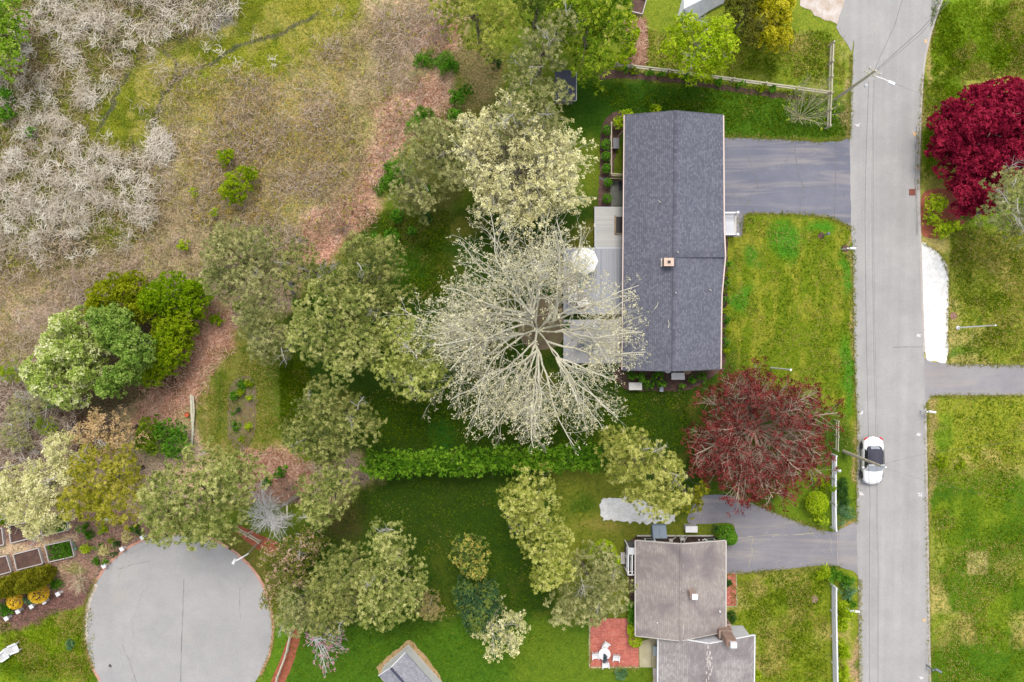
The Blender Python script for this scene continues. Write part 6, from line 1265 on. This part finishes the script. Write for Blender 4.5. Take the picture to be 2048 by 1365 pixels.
open_tree('dead_tree', 'bleached dead tree among the pines above the side lawn', 'tree', (590, 590), [26, 34, 46, 56, 60, 56, 50, 42, 34, 26, 22, 22, 22, 22, 22, 24], 6.5, 3.5, 9,
          [(2.4, .7, .62, .2, .03, 5), (3, .7, .62, .25, .03, 3), (3.4, .7, .6, .3, .02, 2)], m_deadwood, .14, (15, 60), lean=(.6, .8), origin_px=(572, 560))
open_tree('bare_shrub', 'spiky leafless pale shrub under the split-rail fence corner by the road', 'shrub', (1596, 238), [88, 92, 90, 86, 76, 66, 50, 44, 40, 36, 28, 26, 26, 34, 50, 74], 3.2, .3, 26,
          [(2.4, .45, .66, .05, .03, 5), (3.4, .45, .6, .08, .03, 3), (3, .5, .6, .1, .02, 2)], mat_noise('straw_twigs', A(206, 196, 162), .12, 4, 20), .055, (28, 62), leaf=(L_lime, 3, .14, .08, .1, .12, 1), origin_px=(1606, 218))
open_tree('bare_shrub', 'leafless straw-coloured shrub between the raised beds and the court', 'shrub', (162, 1158), [16, 18, 20, 26, 30, 28, 22, 22, 26, 32, 34, 34, 34, 28, 22, 18], 2.2, .2, 22,
          [(3.4, .45, .66, .07, .03, 4), (4.5, .5, .6, .1, .03, 3), (4, .5, .6, .1, .02, 2)], m_tanwood, .06, (25, 66), origin_px=(158, 1168))
leafy('shrub', 'tan fine-twigged shrub right of the tall spreading pine', 'shrub', [(862, 1215, 32), (850, 1195, 16)], .4, 3, Lf((150, 134, 92), (172, 154, 108), (164, 160, 86), name='tan_twig_leaves'), .42, 13, 12, .15, .035, spread=.12, limbs=6, r0=.05, bark=m_tanwood)
for lab, x, y, r in (('grey-brown leafless bush on the pink litter above the pines', 686, 455, 26), ('brown leafless bush between the very large pine and the hedge', 575, 975, 30), ('brown twiggy bush at the left end of the hedge', 722, 955, 20), ('brown leafless bush at the top of the clearing, beside the yellow-green pine', 880, 60, 34)):
    open_tree('bare_shrub', lab, 'shrub', (x, y + 3), [r * random.uniform(.85, 1.15) for _ in range(12)], 2.0, .2, 20,
              [(3.4, .45, .66, .1, .03, 4), (4.5, .5, .6, .14, .03, 3), (4, .5, .6, .14, .02, 2)], mat_noise('brown_grey_twigs', A(150, 128, 116), .2, 4, 20, c2=A(176, 156, 144)), .03, (25, 70))
# ---- grass clumps and perennials: long arching blades
def clump(name, label, cat, circles, z1, mat, K=12, L=.45, Wd=.05, dens=8, group=None):
    lb = max(.16, min(.35, M(circles[0][2]) * .6))
    return leafy(name, label, cat, circles, .05, z1, mat, lb, dens * (.35 / lb) ** 1.3, K, min(L, lb * 1.3), Wd, .04, 1.0, limbs=0, jit=.8, group=group, part='foliage', tang=.35)
clump('ornamental_grass', 'left of the two bright green lily clumps at the brush edge', 'plant', [(846, 120, 16), (860, 124, 10)], .7, L_green)
clump('ornamental_grass', 'right of the two bright green lily clumps at the brush edge', 'plant', [(893, 122, 18), (902, 134, 12), (888, 138, 8)], .7, L_green)
clump('ornamental_grass', 'spreading bright green clump on the pink litter above the dull pine', 'plant', [(842, 232, 16), (826, 248, 12), (858, 226, 8)], .6, L_green)
clump('ornamental_grass', 'largest bright green clump, beside the small straw-edge pine', 'plant', [(790, 340, 22), (775, 365, 16), (802, 345, 14), (760, 378, 8)], .6, L_green)
for x, y, r, l, mt in ((914, 196, 17, 'upper of two round green bushes on the slope above the cream-leaved tree', L_green), (912, 232, 17, 'lower of two round green bushes on the slope above the cream-leaved tree', L_green), (935, 180, 9, 'small green bush beside the upper slope bush', L_green), (793, 432, 14, 'green bush at the foot of the straw-edge pine', L_green), (852, 433, 11, 'green bush on the back lawn edge under the dull pine', L_dkgreen), (783, 474, 17, 'bright green bush at the lawn corner above the dark olive pine', L_green), (825, 463, 9, 'smallest bright green bush alone on the back lawn', L_green), (745, 482, 14, 'green bush partly under the dark olive pine', L_green),
                     (855, 380, 10, 'low green bush between the two straw-edge pines', L_green), (990, 120, 14, 'green bush below the yellow-green pine', L_dkgreen), (640, 600, 12, 'green bush in the shade of the dead tree', L_green), (595, 605, 9, 'small green bush at the foot of the dead tree', L_green),
                     (432, 640, 14, 'pale green bush at the top of the litter path', L_bush), (480, 612, 12, 'lime bush at the foot of the broad pale pine', L_bush), (560, 945, 12, 'green bush between the very large pine and the round pine', L_green), (535, 965, 10, 'small green bush beside the silver tree', L_green), (1255, 232, 15, 'light green bush at the top corner of the dark-roofed house', L_lime), (1236, 246, 12, 'light green bush above the little wire enclosure', L_lime), (1310, 222, 12, 'low green bush behind the dark roof ridge', L_bush),
                     (1385, 862, 7, 'small green bush under the copper-red tree', L_green), (1630, 958, 9, 'olive bush beside the white fence under the copper-red tree', L_bush), (1655, 975, 13, 'yellow-green bush against the white fence', L_bush)):
    leafy('shrub', l, 'shrub', [(x, y, r)], .1, .5 + r * .06, mt, .3, 16, 10, .17, .09, limbs=3, r0=.03, spread=.08)
leafy('clipped_shrub', 'ball-clipped lime shrub between driveway and white fence', 'shrub', [(1632, 1005, 23), (1630, 1000, 14)], .3, 2.0, L_lime, .3, 26, 10, .12, .08, limbs=3, r0=.05, ball=True)
leafy('shrub', 'small lime shrub just below the ball-clipped shrub', 'shrub', [(1640, 1036, 15)], .2, 1.1, L_lime, .28, 20, 10, .14, .08, limbs=2, r0=.03)
leafy('clipped_shrub', 'rounded green shrub on the grass tip beside the lower driveway', 'shrub', [(1450, 1068, 20), (1458, 1074, 14)], .3, 1.8, L_green, .3, 24, 10, .12, .08, limbs=3, r0=.05, ball=True)
leafy('shrub', 'dark little yew beside the rounded shrub on the grass tip', 'shrub', [(1432, 1058, 10)], .2, 1.0, L_dkgreen, .25, 20, 10, .12, .05, limbs=2, r0=.03)
leafy('clipped_shrub', 'broad clipped lime hedge shrub left of the porch of the lower house', 'shrub', [(1208, 1106, 26), (1222, 1120, 18), (1190, 1112, 16)], .3, 1.9, L_lime, .32, 24, 10, .12, .08, limbs=3, r0=.05, ball=True)
leafy('clipped_shrub', 'round lime shrub at the corner where patio and lower roof meet', 'shrub', [(1270, 1280, 13)], .3, 1.3, L_lime, .28, 26, 10, .12, .08, limbs=2, r0=.04, ball=True)
for i, (x, y) in enumerate(((1264, 1210), (1264, 1232), (1263, 1254))): leafy('clipped_shrub', '%s clipped green shrub in the strip left of the lower house' % ('upper', 'middle', 'lower')[i], 'shrub', [(x, y, 9), (x, y + 8, 8)], .2, 1.1, L_green if i < 2 else L_lime, .26, 24, 10, .12, .08, limbs=2, r0=.03, group='strip shrubs by the lower house', ball=True)
for i, (x, y, r) in enumerate(((1213, 262, 9), (1212, 290, 10), (1212, 314, 9), (1213, 338, 9), (1216, 366, 8), (1214, 398, 9))):
    leafy('boxwood', 'round green boxwood, %s of the row left of the wire enclosure' % ORD[i], 'shrub', [(x, y, r)], .15, 1.0, L_green, .25, 26, 10, .11, .07, limbs=2, r0=.03, group='boxwoods left of the enclosure', ball=True)
for i, y in enumerate((528, 548, 566, 584, 602, 622, 642, 664, 686, 702)):
    leafy('shrub', '%s foundation shrub, %s along the front of the dark-roofed house' % ('low brownish' if i % 2 else 'low green', ORD[i]), 'shrub', [(1453 - (i % 2) * -1 - i * .3, y, 8)], .1, .9, L_bush if i % 2 else L_green, .22, 22, 10, .12, .07, limbs=2, r0=.03, group='foundation shrubs of the dark-roofed house')
for i, (x, y, r) in enumerate(((1262, 750, 11), (1282, 755, 13), (1298, 770, 12), (1314, 752, 13), (1322, 768, 11), (1385, 760, 10), (1404, 752, 11), (1364, 774, 7))):
    leafy('shrub', 'fresh green shrub behind the lower end of the dark roof, %s' % (LR[i] if i < 7 else 'smallest one by the lawn'), 'shrub', [(x, y, r)], .1, 1.1, L_green, .28, 18, 10, .15, .09, limbs=2, r0=.03, group='shrubs at the lower end of the dark-roofed house')
for i, (x, y) in enumerate(((1252, 138), (1270, 142), (1300, 146), (1322, 148), (1345, 152), (1372, 157), (1392, 158), (1418, 162), (1436, 166), (1480, 170), (1524, 175), (1545, 178))):
    leafy('shrub', 'small green plant, %s in the mulch along the split-rail fence' % LR[i], 'plant', [(x, y, 7 + (i % 3))], .1, .7, (L_green, L_bush, L_green)[i % 3], .22, 18, 9, .15, .08, limbs=0, group='plants along the split-rail fence', part='foliage')
for i, (x, y, r, l, mt) in enumerate(((1870, 408, 22, 'large feathery lime shrub in the red mulch by the road', L_lime), (1862, 436, 14, 'narrow lime shrub in the middle of the red mulch bed', L_lime), (1882, 458, 20, 'lowest spreading lime shrub of the red mulch bed', L_lime), (1905, 452, 14, 'small lime shrub at the lawn edge of the red mulch bed', L_lime), (1930, 430, 13, 'dark green and lime shrub below the crimson maple', L_green))):
    leafy('shrub', l, 'shrub', [(x, y, r), (x + r * .5, y + 2, r * .6)], .1, 1.3, mt, .25, 18, 10, .16, .05, limbs=3, r0=.03, gap=.1)
clump('ornamental_grass', 'dark green iris patch between white fence and parked car', 'plant', [(1684, 968, 11), (1684, 984, 12), (1688, 1000, 12)], .6, L_dkgreen, Wd=.035)
clump('ornamental_grass', 'blue-green patch below the iris between fence and road', 'plant', [(1686, 1020, 14), (1694, 1028, 12), (1682, 1040, 9)], .6, L_blue, Wd=.035)
for i, (x, y, r, l, mt) in enumerate(((1650, 1146, 13, 'lime day-lily clump at the driveway mouth above the lower white fence', L_lime), (1672, 1150, 13, 'green day-lily clump nearest the fence tip', L_green), (1690, 1158, 11, 'green clump at the verge corner below the driveway mouth', L_green), (1693, 1180, 15, 'silvery blue-green bush by the lower fence tip', L_blue), (1703, 1205, 8, 'small dark green bush beside the white verge mailbox', L_green))):
    clump('day_lily', l, 'plant', [(x, y, r)], .6, mt)
for i, (x, y) in enumerate(((1684, 1207), (1687, 1225), (1684, 1248), (1682, 1290), (1684, 1305), (1683, 1340), (1684, 1358))):
    clump('day_lily', 'bright lime day-lily clump, %s along the roadside of the lower white fence' % ORD[i], 'plant', [(x, y, 11), (x + 1, y + 8, 8)], .6, L_lime, group='day-lilies along the lower fence')
for x, y, r, l in ((1878, 926, 14, 'low green patch by the east verge, left one'), (1922, 928, 12, 'low pale green patch by the east verge, right one')): clump('low_plant', l, 'plant', [(x, y, r)], .3, L_bush, L=.25)
for i, (x, y, r, mt) in enumerate(((484, 770, 11, L_green), (500, 768, 7, L_bush), (469, 790, 8, L_green), (482, 785, 6, L_bush), (499, 796, 5, L_lime), (471, 853, 10, L_green), (498, 852, 6, L_lime), (465, 826, 4, L_green), (478, 820, 4, L_dkgreen), (483, 880, 4, L_bush))):
    clump('bed_plant', '%s of the oval bed on the side lawn' % ('largest leafy clump at the top', 'yellow-green plant at the top right', 'bright clump on the left rim', 'small plant just below the largest clump', 'small lime plant at the right', 'dark green clump in the lower part', 'lime clump lower right', 'tiny sprout left of centre', 'tiny dark sprout in the centre', 'tiny sprout near the bottom tip')[i], 'plant', [(x, y, r)], .4, mt, L=.2, K=10, dens=14)
GP = ((207, 1060, 8, L_lime, 'lime perennial highest in the garden bed'), (169, 1054, 7, L_green, 'green perennial under the yellowish pine edge'), (178, 1070, 7, L_green, 'dark-lime perennial beside the raised beds'), (173, 1098, 9, L_lime, 'wide lime perennial right of the planted raised bed'), (252, 1074, 9, Lf((196, 186, 128), (214, 204, 150), name='straw_tuft'), 'straw-coloured grass tuft nearer the court'), (208, 1101, 9, Lf((190, 182, 122), (210, 202, 146), name='straw_tuft2'), 'straw-coloured grass tuft in the middle of the garden'), (234, 1089, 5, L_dkgreen, 'dark dot-like perennial between the straw tufts'), (278, 1065, 5, L_dkgreen, 'dark perennial close to the court edge'), (230, 1108, 4, L_dkgreen, 'small dark perennial by the middle white post'), (193, 1123, 6, L_green, 'green perennial near the lowest white post'), (213, 1121, 4, L_green, 'tiny green perennial at the court edge'), (270, 1056, 6, L_green, 'green perennial below the very large pine'), (224, 1080, 4, L_bush, 'tiny pale perennial in the garden centre'), (110, 1168, 12, L_green, 'bright green clump right of the thread conifers'), (12, 1218, 17, L_green, 'large bright green clump at the left edge below the golden shrubs'), (62, 1198, 9, L_blue, 'greyish clump between the two golden shrubs'), (140, 1290, 9, L_blue, 'grey-green tuft in the lower left lawn'), (1240, 1348, 12, L_blue, 'blue-green grassy clump below the brick patio'), (1515, 1350, 9, L_lime, 'lime clump right of the lower roof'), (1462, 1232, 11, L_dkgreen, 'dark green clump below the brick walk'), (1456, 1166, 6, L_dkgreen, 'dark little bush between brick walk and lower house'), (200, 1093, 3, L_green, 'tiniest sprout left of the middle straw tuft'))
for x, y, r, mt, l in GP: clump('perennial', l, 'plant', [(x, y, r)], .45, mt, L=.22, K=12, dens=18)
# thread conifers (tall flame shapes) and golden shrubs
for x, y, h, l in ((102, 1142, 4.8, 'right-hand of the three dark olive flame-shaped conifers'), (62, 1152, 4.6, 'middle of the three dark olive flame-shaped conifers'), (18, 1166, 4.4, 'left-hand of the three dark olive flame-shaped conifers')):
    b = P(x, y, 0); root = thing('flame_conifer', l, 'conifer', b, 'flame-shaped conifers at the garden edge')
    n = 2400; t = rng.random(n) ** .8; a = rng.random(n) * 2 * math.pi; rr = .78 * np.sin(np.pi * (t * .82 + .16)) ** .8 * (1 + .12 * np.sin(a * 5 + t * 9))
    pts = np.stack([b[0] + rr * np.cos(a), b[1] + rr * np.sin(a), t * h], 1); nr = unit(np.stack([np.cos(a), np.sin(a), .8 + t], 1))
    V, tn = leaves(pts, nr, 7, .2, .05, .05, 1.1, .7); build_np(V, 4, 'foliage', L_yew, root, tone=tn)
    build(MB().tube([b, (b[0], b[1], h * .85)], [.09, .03], 6), 'trunk', m_bark, root)
for x, y, r, l in ((78, 1187, 20, 'larger golden globe shrub'), (33, 1201, 16, 'smaller golden globe shrub')): leafy('golden_shrub', l + ' in front of the flame conifers', 'shrub', [(x, y, r)], .3, 1.5, L_gold, .26, 26, 10, .11, .06, limbs=2, r0=.03, ball=True)

# ---- marsh: dead reeds and fallen sticks, scrub, litter (too many to count)
def scatter(poly, n, nz=None, lo=.45, hi=.6):
    """random photo pixels inside a polygon, thinned by noise"""
    xs = [p[0] for p in poly]; ys = [p[1] for p in poly]
    X = rng.uniform(min(xs), max(xs), n); Y = rng.uniform(min(ys), max(ys), n)
    k = sdf(poly, X + rng.normal(size=n) * 12 + (fbm(X * .02, Y * .02 + 9, 3) - .5) * 70, Y + rng.normal(size=n) * 12 + (fbm(X * .02 + 31, Y * .02, 3) - .5) * 70) < 0; X, Y = X[k], Y[k]
    if nz:
        f = fbm(X * nz[0] + nz[1], Y * nz[0] + nz[2], 3); k = rng.random(len(X)) < sstep(lo, hi, f); X, Y = X[k], Y[k]
    return X, Y
def XY(X, Y): return np.array([P(x, y)[:2] for x, y in zip(X, Y)])
def sticks(name, label, cat, polys, mat, n, L, Wd, z=(.05, .9), nz=None, lo=.45, hi=.6, curl=.5, up=.35):
    XYs = [scatter(p, n, nz, lo, hi) for p in polys]; X = np.concatenate([a for a, b in XYs]); Y = np.concatenate([b for a, b in XYs])
    q = XY(X, Y); k = len(q); a = rng.random(k) * 2 * np.pi; ll = L * rng.uniform(.4, 1.3, k)
    p0 = np.stack([q[:, 0], q[:, 1], rng.uniform(z[0], z[1], k)], 1)
    d = np.stack([np.cos(a), np.sin(a), rng.normal(size=k) * up], 1); a2 = a + rng.normal(size=k) * curl; d2 = np.stack([np.cos(a2), np.sin(a2), rng.normal(size=k) * up], 1)
    p1 = p0 + d * ll[:, None] * .5; p2 = p1 + d2 * ll[:, None] * .5
    for p in (p0, p1, p2): p[:, 2] = np.maximum(p[:, 2], .03)
    def rib(u, v, w0, w1):
        e = v - u; s = unit(np.cross(e, np.array([0, 0, 1.0]) + rng.normal(size=e.shape) * .5)); w = Wd * rng.uniform(.6, 1.3, (k, 1))
        return np.stack([u - s * w * w0, u + s * w * w0, v + s * w * w1, v - s * w * w1], 1)
    V = np.concatenate([rib(p0, p1, .5, .42), rib(p1, p2, .42, .12)]).reshape(-1, 3); t = np.tile(rng.random(k), 2)
    o = build_np(V, 4, name, mat, tone=np.repeat(t, 4)); tag(o, label, cat, kind='stuff'); return o
S_white = mat_leaf('bleached_reed', [A(172, 158, 136), A(218, 206, 186), A(248, 240, 226)], .1)
S_tan = mat_leaf('tan_reed', [A(132, 114, 84), A(176, 156, 118), A(212, 192, 154)], .1)
S_pink = mat_leaf('pink_litter', [A(176, 124, 98), A(214, 166, 140), A(240, 204, 182)], .1)
S_pale = mat_leaf('pale_pink_stick', [A(164, 140, 122), A(194, 172, 152), A(218, 200, 182)], .1)
REED = [[(-60, -40), (480, -40), (474, 30), (400, 60), (300, 100), (240, 150), (180, 210), (170, 270), (230, 290), (310, 290), (330, 400), (300, 470), (100, 520), (-60, 540)]]
def bursts(name, label, cat, polys, mat, n, K, L, Wd, nz, lo, hi, R=.25, z=(.1, .8)):
    """tangled bursts of fallen stems: K ribbons round each of n centres"""
    XYs = [scatter(p, n, nz, lo, hi) for p in polys]; X = np.concatenate([a for a, b in XYs]); Y = np.concatenate([b for a, b in XYs]); q = XY(X, Y); m_ = len(q); k = m_ * K
    q = np.repeat(q, K, 0) + rng.normal(size=(k, 2)) * R; ad = np.repeat(rng.random(m_) * 2 * np.pi, K) + rng.normal(size=k) * 1.1; zc = np.repeat(rng.uniform(z[0], z[1], m_), K)
    p0 = np.stack([q[:, 0], q[:, 1], zc + rng.normal(size=k) * .1], 1); ll = (L * rng.uniform(.4, 1.3, k))[:, None]; out = []; t = np.repeat(rng.random(m_) * .6, K) + rng.random(k) * .4; w = Wd * rng.uniform(.6, 1.3, (k, 1))
    for i in range(3):
        d = np.stack([np.cos(ad), np.sin(ad), rng.normal(size=k) * .25], 1); p1 = p0 + d * ll / 3; p1[:, 2] = np.maximum(p1[:, 2], .04); s_ = unit(np.cross(d, np.array([0, 0, 1.]))); a0 = w * (.5 - .13 * i); a1 = w * (.37 - .13 * i) + .004
        out.append(np.stack([p0 - s_ * a0, p0 + s_ * a0, p1 + s_ * a1, p1 - s_ * a1], 1)); p0 = p1; ad = ad + rng.normal(size=k) * .55
    tag(build_np(np.concatenate(out).reshape(-1, 3), 4, name, mat, tone=np.repeat(np.tile(t, 3), 4)), label, cat, kind='stuff')
bursts('dead_reeds', 'bleached fallen reeds tangled in whitish bursts over the marsh', 'reeds', REED, S_white, 1900, 22, .75, .034, (.045, 3, 9), .40, .60)
bursts('dead_reeds', 'isolated reed tufts standing in the yellow-green marsh strip', 'reeds', [GR[1:]], S_white, 130, 14, .7, .04, (.05, 3, 19), .4, .62)
bursts('dead_reeds', 'thin scattered reed tufts down the left edge and along the marsh margin', 'reeds', [[(-60, 480), (330, 380), (420, 300), (520, 300), (420, 480), (200, 620), (60, 780), (-60, 900)]], S_pale, 420, 16, .7, .034, (.04, 13, 9), .45, .62)
bursts('dead_reeds', 'brightest matted reed tufts at the top of the marsh', 'reeds', [[(300, -40), (470, -40), (470, 20), (380, 60), (250, 60), (90, 60), (90, -40)], [(60, 300), (300, 300), (320, 400), (240, 460), (20, 470), (-60, 380)], [(300, 250), (330, 260), (340, 330), (300, 330)]], S_white, 300, 20, .8, .042, (.05, 33, 29), .42, .6)
sticks('dead_reeds', 'brown-grey reed stubble under the bleached reeds', 'reeds', REED, S_tan, 17000, .7, .04, (.05, .4), None, curl=.8)
MID = [(300, 110), (500, 160), (640, 110), (730, 20), (900, 0), (930, 80), (880, 160), (800, 270), (740, 370), (690, 460), (600, 520), (430, 600), (160, 640), (60, 740), (-60, 800), (-60, 520), (260, 490), (320, 420), (320, 300)]
sticks('brush_stems', 'dry tan and grey stems matted across the brushy slope', 'brush', [MID], S_tan, 52000, .7, .04, (.05, .6), (.012, 5, 2), .3, .55, .7)
sticks('brush_stems', 'greyish pink dead stems in drifts across the brush', 'brush', [MID], S_pale, 60000, .75, .036, (.2, .8), (.014, 25, 12), .42, .60, .6)
sticks('wood_litter', 'pink-brown chipped wood litter on the cleared strips', 'litter', [[(855, 140), (910, 180), (905, 240), (812, 290), (765, 350), (740, 430), (695, 505), (640, 535), (580, 505), (640, 420), (700, 370), (730, 300), (760, 220)],
        [(415, 590), (475, 640), (466, 690), (404, 745), (388, 800), (335, 875), (250, 855), (285, 795), (350, 740), (392, 680)], [(490, 900), (560, 900), (625, 960), (560, 1005), (480, 960)], [(1250, 40), (1285, 40), (1290, 130), (1255, 130)]], S_pink, 9000, .45, .05, (.02, .2), curl=.4, up=.1)
sticks('brush_stems', 'grey dead stems around the junipers at the left edge', 'brush', [[(-60, 700), (140, 780), (160, 900), (100, 960), (-60, 1000)]], S_pale, 9000, .9, .05, (.1, 1.2), curl=.7)
def scrub(name, label, polys, mat, n, K, L, Wd, z, nz=None, lo=.45, hi=.6, spread=.15):
    XYs = [scatter(p, n, nz, lo, hi) for p in polys]; X = np.concatenate([a for a, b in XYs]); Y = np.concatenate([b for a, b in XYs]); q = XY(X, Y)
    p = np.stack([q[:, 0], q[:, 1], rng.uniform(z[0], z[1], len(q))], 1)
    V, t = leaves(p, np.tile([0, 0, 1.], (len(p), 1)), K, L, Wd, spread, .6); tag(build_np(V, 4, name, mat, tone=t), label, 'ground cover', kind='stuff')
scrub('marsh_scrub', 'olive-yellow young leaves dotted through the tan brush', [MID], L_brush, 9000, 7, .13, .08, (.3, .9), (.04, 7, 44), .45, .6)
scrub('marsh_scrub', 'low greenery between the bleached reeds', REED, Lf((92, 104, 30), (122, 132, 36), (140, 150, 50), name='reed_greens'), 16000, 6, .14, .06, (.05, .4), (.02, 77, 4), .4, .6)
scrub('marsh_scrub', 'orange-tan buds scattered on the right of the marsh', [[(380, 200), (700, 100), (700, 330), (560, 470), (380, 460)]], Lf((150, 124, 60), (176, 148, 70), (196, 170, 84), name='tan_buds'), 2500, 5, .12, .06, (.3, .8))
scrub('marsh_moss', 'vivid yellow-green tussocks of marsh grass', [GR[1:]], Lf((96, 108, 22), (130, 138, 30), (170, 168, 66), name='marsh_grass'), 9000, 8, .2, .04, (.02, .12), None, spread=.2)
# garden beds, mulch beds: leaf and bark crumbs; lawn tufts along hard edges
def edge_tufts(pts, n, mat, w=3):
    pts = resample(pts, 6, 0, False); i = rng.integers(0, len(pts) - 1, n); t = rng.random(n); a = np.array(pts); q = a[i] + (a[i + 1] - a[i]) * t[:, None] + rng.normal(size=(n, 2)) * w * .5
    w_ = XY(q[:, 0], q[:, 1]); p = np.column_stack([w_, np.full(n, .02)]); return leaves(p, np.tile([0, 0, 1.], (n, 1)), 7, .16, .03, .05, .7)
ET = []
for pts, n in (([(1704, 290), (1704, 455)], 0), ([(1706, 505), (1708, 700), (1714, 850), (1713, 1045)], 1500), ([(1448, 273), (1560, 277), (1640, 283), (1697, 276)], 700), ([(1702, 110), (1699, 275)], 600), ([(1846, 150), (1840, 270), (1838, 380)], 700), ([(1853, 808), (1854, 960), (1857, 1150), (1861, 1365)], 1600), ([(1719, 1160), (1720, 1365)], 700),
               ([(1488, 474), (1488, 434), (1494, 427), (1600, 428), (1662, 436), (1704, 458)], 800), (arc(150, 205, 190), 900), (arc(-30, 20, 190), 500), ([(1455, 1149), (1560, 1141), (1680, 1134)], 700), ([(1470, 992), (1540, 1021), (1600, 1045), (1650, 1063)], 600), ([(1860, 793), (2048, 792)], 600), ([(1895, 728), (2048, 731)], 500), ([(1845, 485), (1880, 508), (1898, 548), (1896, 722)], 700), ([(1179, 1237), (1179, 1336), (1278, 1337)], 400)):
    if n: ET.append(edge_tufts(pts, n // 2, None, 5))
tag(build_np(np.concatenate([a for a, b in ET]), 4, 'grass_fringe', Lf((110, 124, 40), (140, 144, 62), (176, 164, 100), name='fringe_grass'), tone=np.concatenate([b for a, b in ET])), 'uneven grass fringe growing over the edges of paving', 'grass', kind='stuff')

# lawn texture: separate tufts and dead blades standing proud of the sward
def lawn(label, polys, n, mat, nz=None, lo=.4, hi=.6, L=.13):
    XYs = [scatter(p, n, nz, lo, hi) for p in polys]; X = np.concatenate([a for a, b in XYs]); Y = np.concatenate([b for a, b in XYs]); q = XY(X, Y)
    p = np.column_stack([q, np.full(len(q), .02)]); V, t = leaves(p, np.tile([0, 0, 1.], (len(p), 1)), 3, L, .05, .07, .5); tag(build_np(V, 4, 'grass_tufts', mat, tone=t), label, 'grass', kind='stuff')
FRONT = [(1458, 435), (1700, 460), (1706, 700), (1712, 860), (1690, 900), (1660, 800), (1458, 730)]
EAST = [[(1862, 0), (2060, 0), (2060, 160), (1870, 160)], [(1848, 160), (1930, 160), (1850, 370)], [(1900, 470), (2060, 440), (2060, 725), (1900, 722)], [(1858, 795), (2060, 795), (2060, 1380), (1866, 1380)]]
BACK = [[(700, 430), (900, 420), (900, 620), (820, 600), (780, 500)], [(700, 960), (1180, 965), (1170, 1230), (1000, 1365), (600, 1365), (560, 1280)], [(1160, 165), (1690, 200), (1695, 275), (1460, 272), (1240, 225)], [(720, 780), (1380, 780), (1380, 900), (720, 900)], [(560, 700), (600, 690), (620, 800), (590, 900), (570, 820)]]
LOW = [[(1460, 1150), (1655, 1140), (1655, 1365), (1515, 1365), (1510, 1260), (1475, 1240)], [(0, 1270), (170, 1215), (190, 1365), (0, 1365)], [(1290, 60), (1650, 60), (1690, 110), (1690, 170), (1300, 140)]]
dk = Lf((52, 84, 6), (78, 108, 10), (108, 128, 22), k=1.35, name='deep_grass'); pl = Lf((160, 148, 60), (184, 168, 90), (204, 186, 124), k=1.35, name='straw_grass'); md = Lf((88, 122, 8), (114, 142, 14), (142, 156, 32), k=1.45, name='mid_grass')
lawn('deep green grass tufts across the shaded back and side lawns', BACK, 9000, dk); BEDS = [[(395, 690), (540, 690), (600, 760), (560, 930), (400, 920)]]
lawn('rough mixed tufts round and over the oval bed', BEDS, 5000, md, (.04, 3, 73), .4, .55); lawn('dead blades round and over the oval bed', BEDS, 5000, pl, (.03, 39, 3), .4, .56); lawn('green patches round the oval bed', BEDS, 3000, dk, (.02, 3, 43), .5, .6)
lawn('olive grass tufts across the back and side lawns', BACK, 4000, md, (.03, 3, 3))
lawn('straw-coloured dead blades in the back and side lawns', BACK, 4000, pl, (.02, 9, 3), .56, .7, .1)
lawn('green grass tufts of the front lawn', [FRONT], 6000, dk, (.03, 8, 1), .35, .6); lawn('straw-coloured blades of the front lawn', [FRONT], 9000, pl, (.025, 2, 31), .48, .64, .1); lawn('mid-green tufts of the front lawn', [FRONT], 4000, md)
lawn('green grass tufts of the lawns east of the road', EAST, 9000, dk, (.025, 8, 61), .42, .6); lawn('mid-green tufts of the lawns east of the road', EAST, 9000, md); lawn('straw-coloured blades of the lawns east of the road', EAST, 10000, pl, (.018, 72, 31), .45, .62)
lawn('green tufts of the lower front, corner and top lawns', LOW, 6000, dk, (.03, 18, 61), .42, .6); lawn('mid-green tufts of the lower front, corner and top lawns', LOW, 7000, md); lawn('straw-coloured blades of the lower front, corner and top lawns', LOW, 7000, pl, (.02, 32, 11), .45, .62)
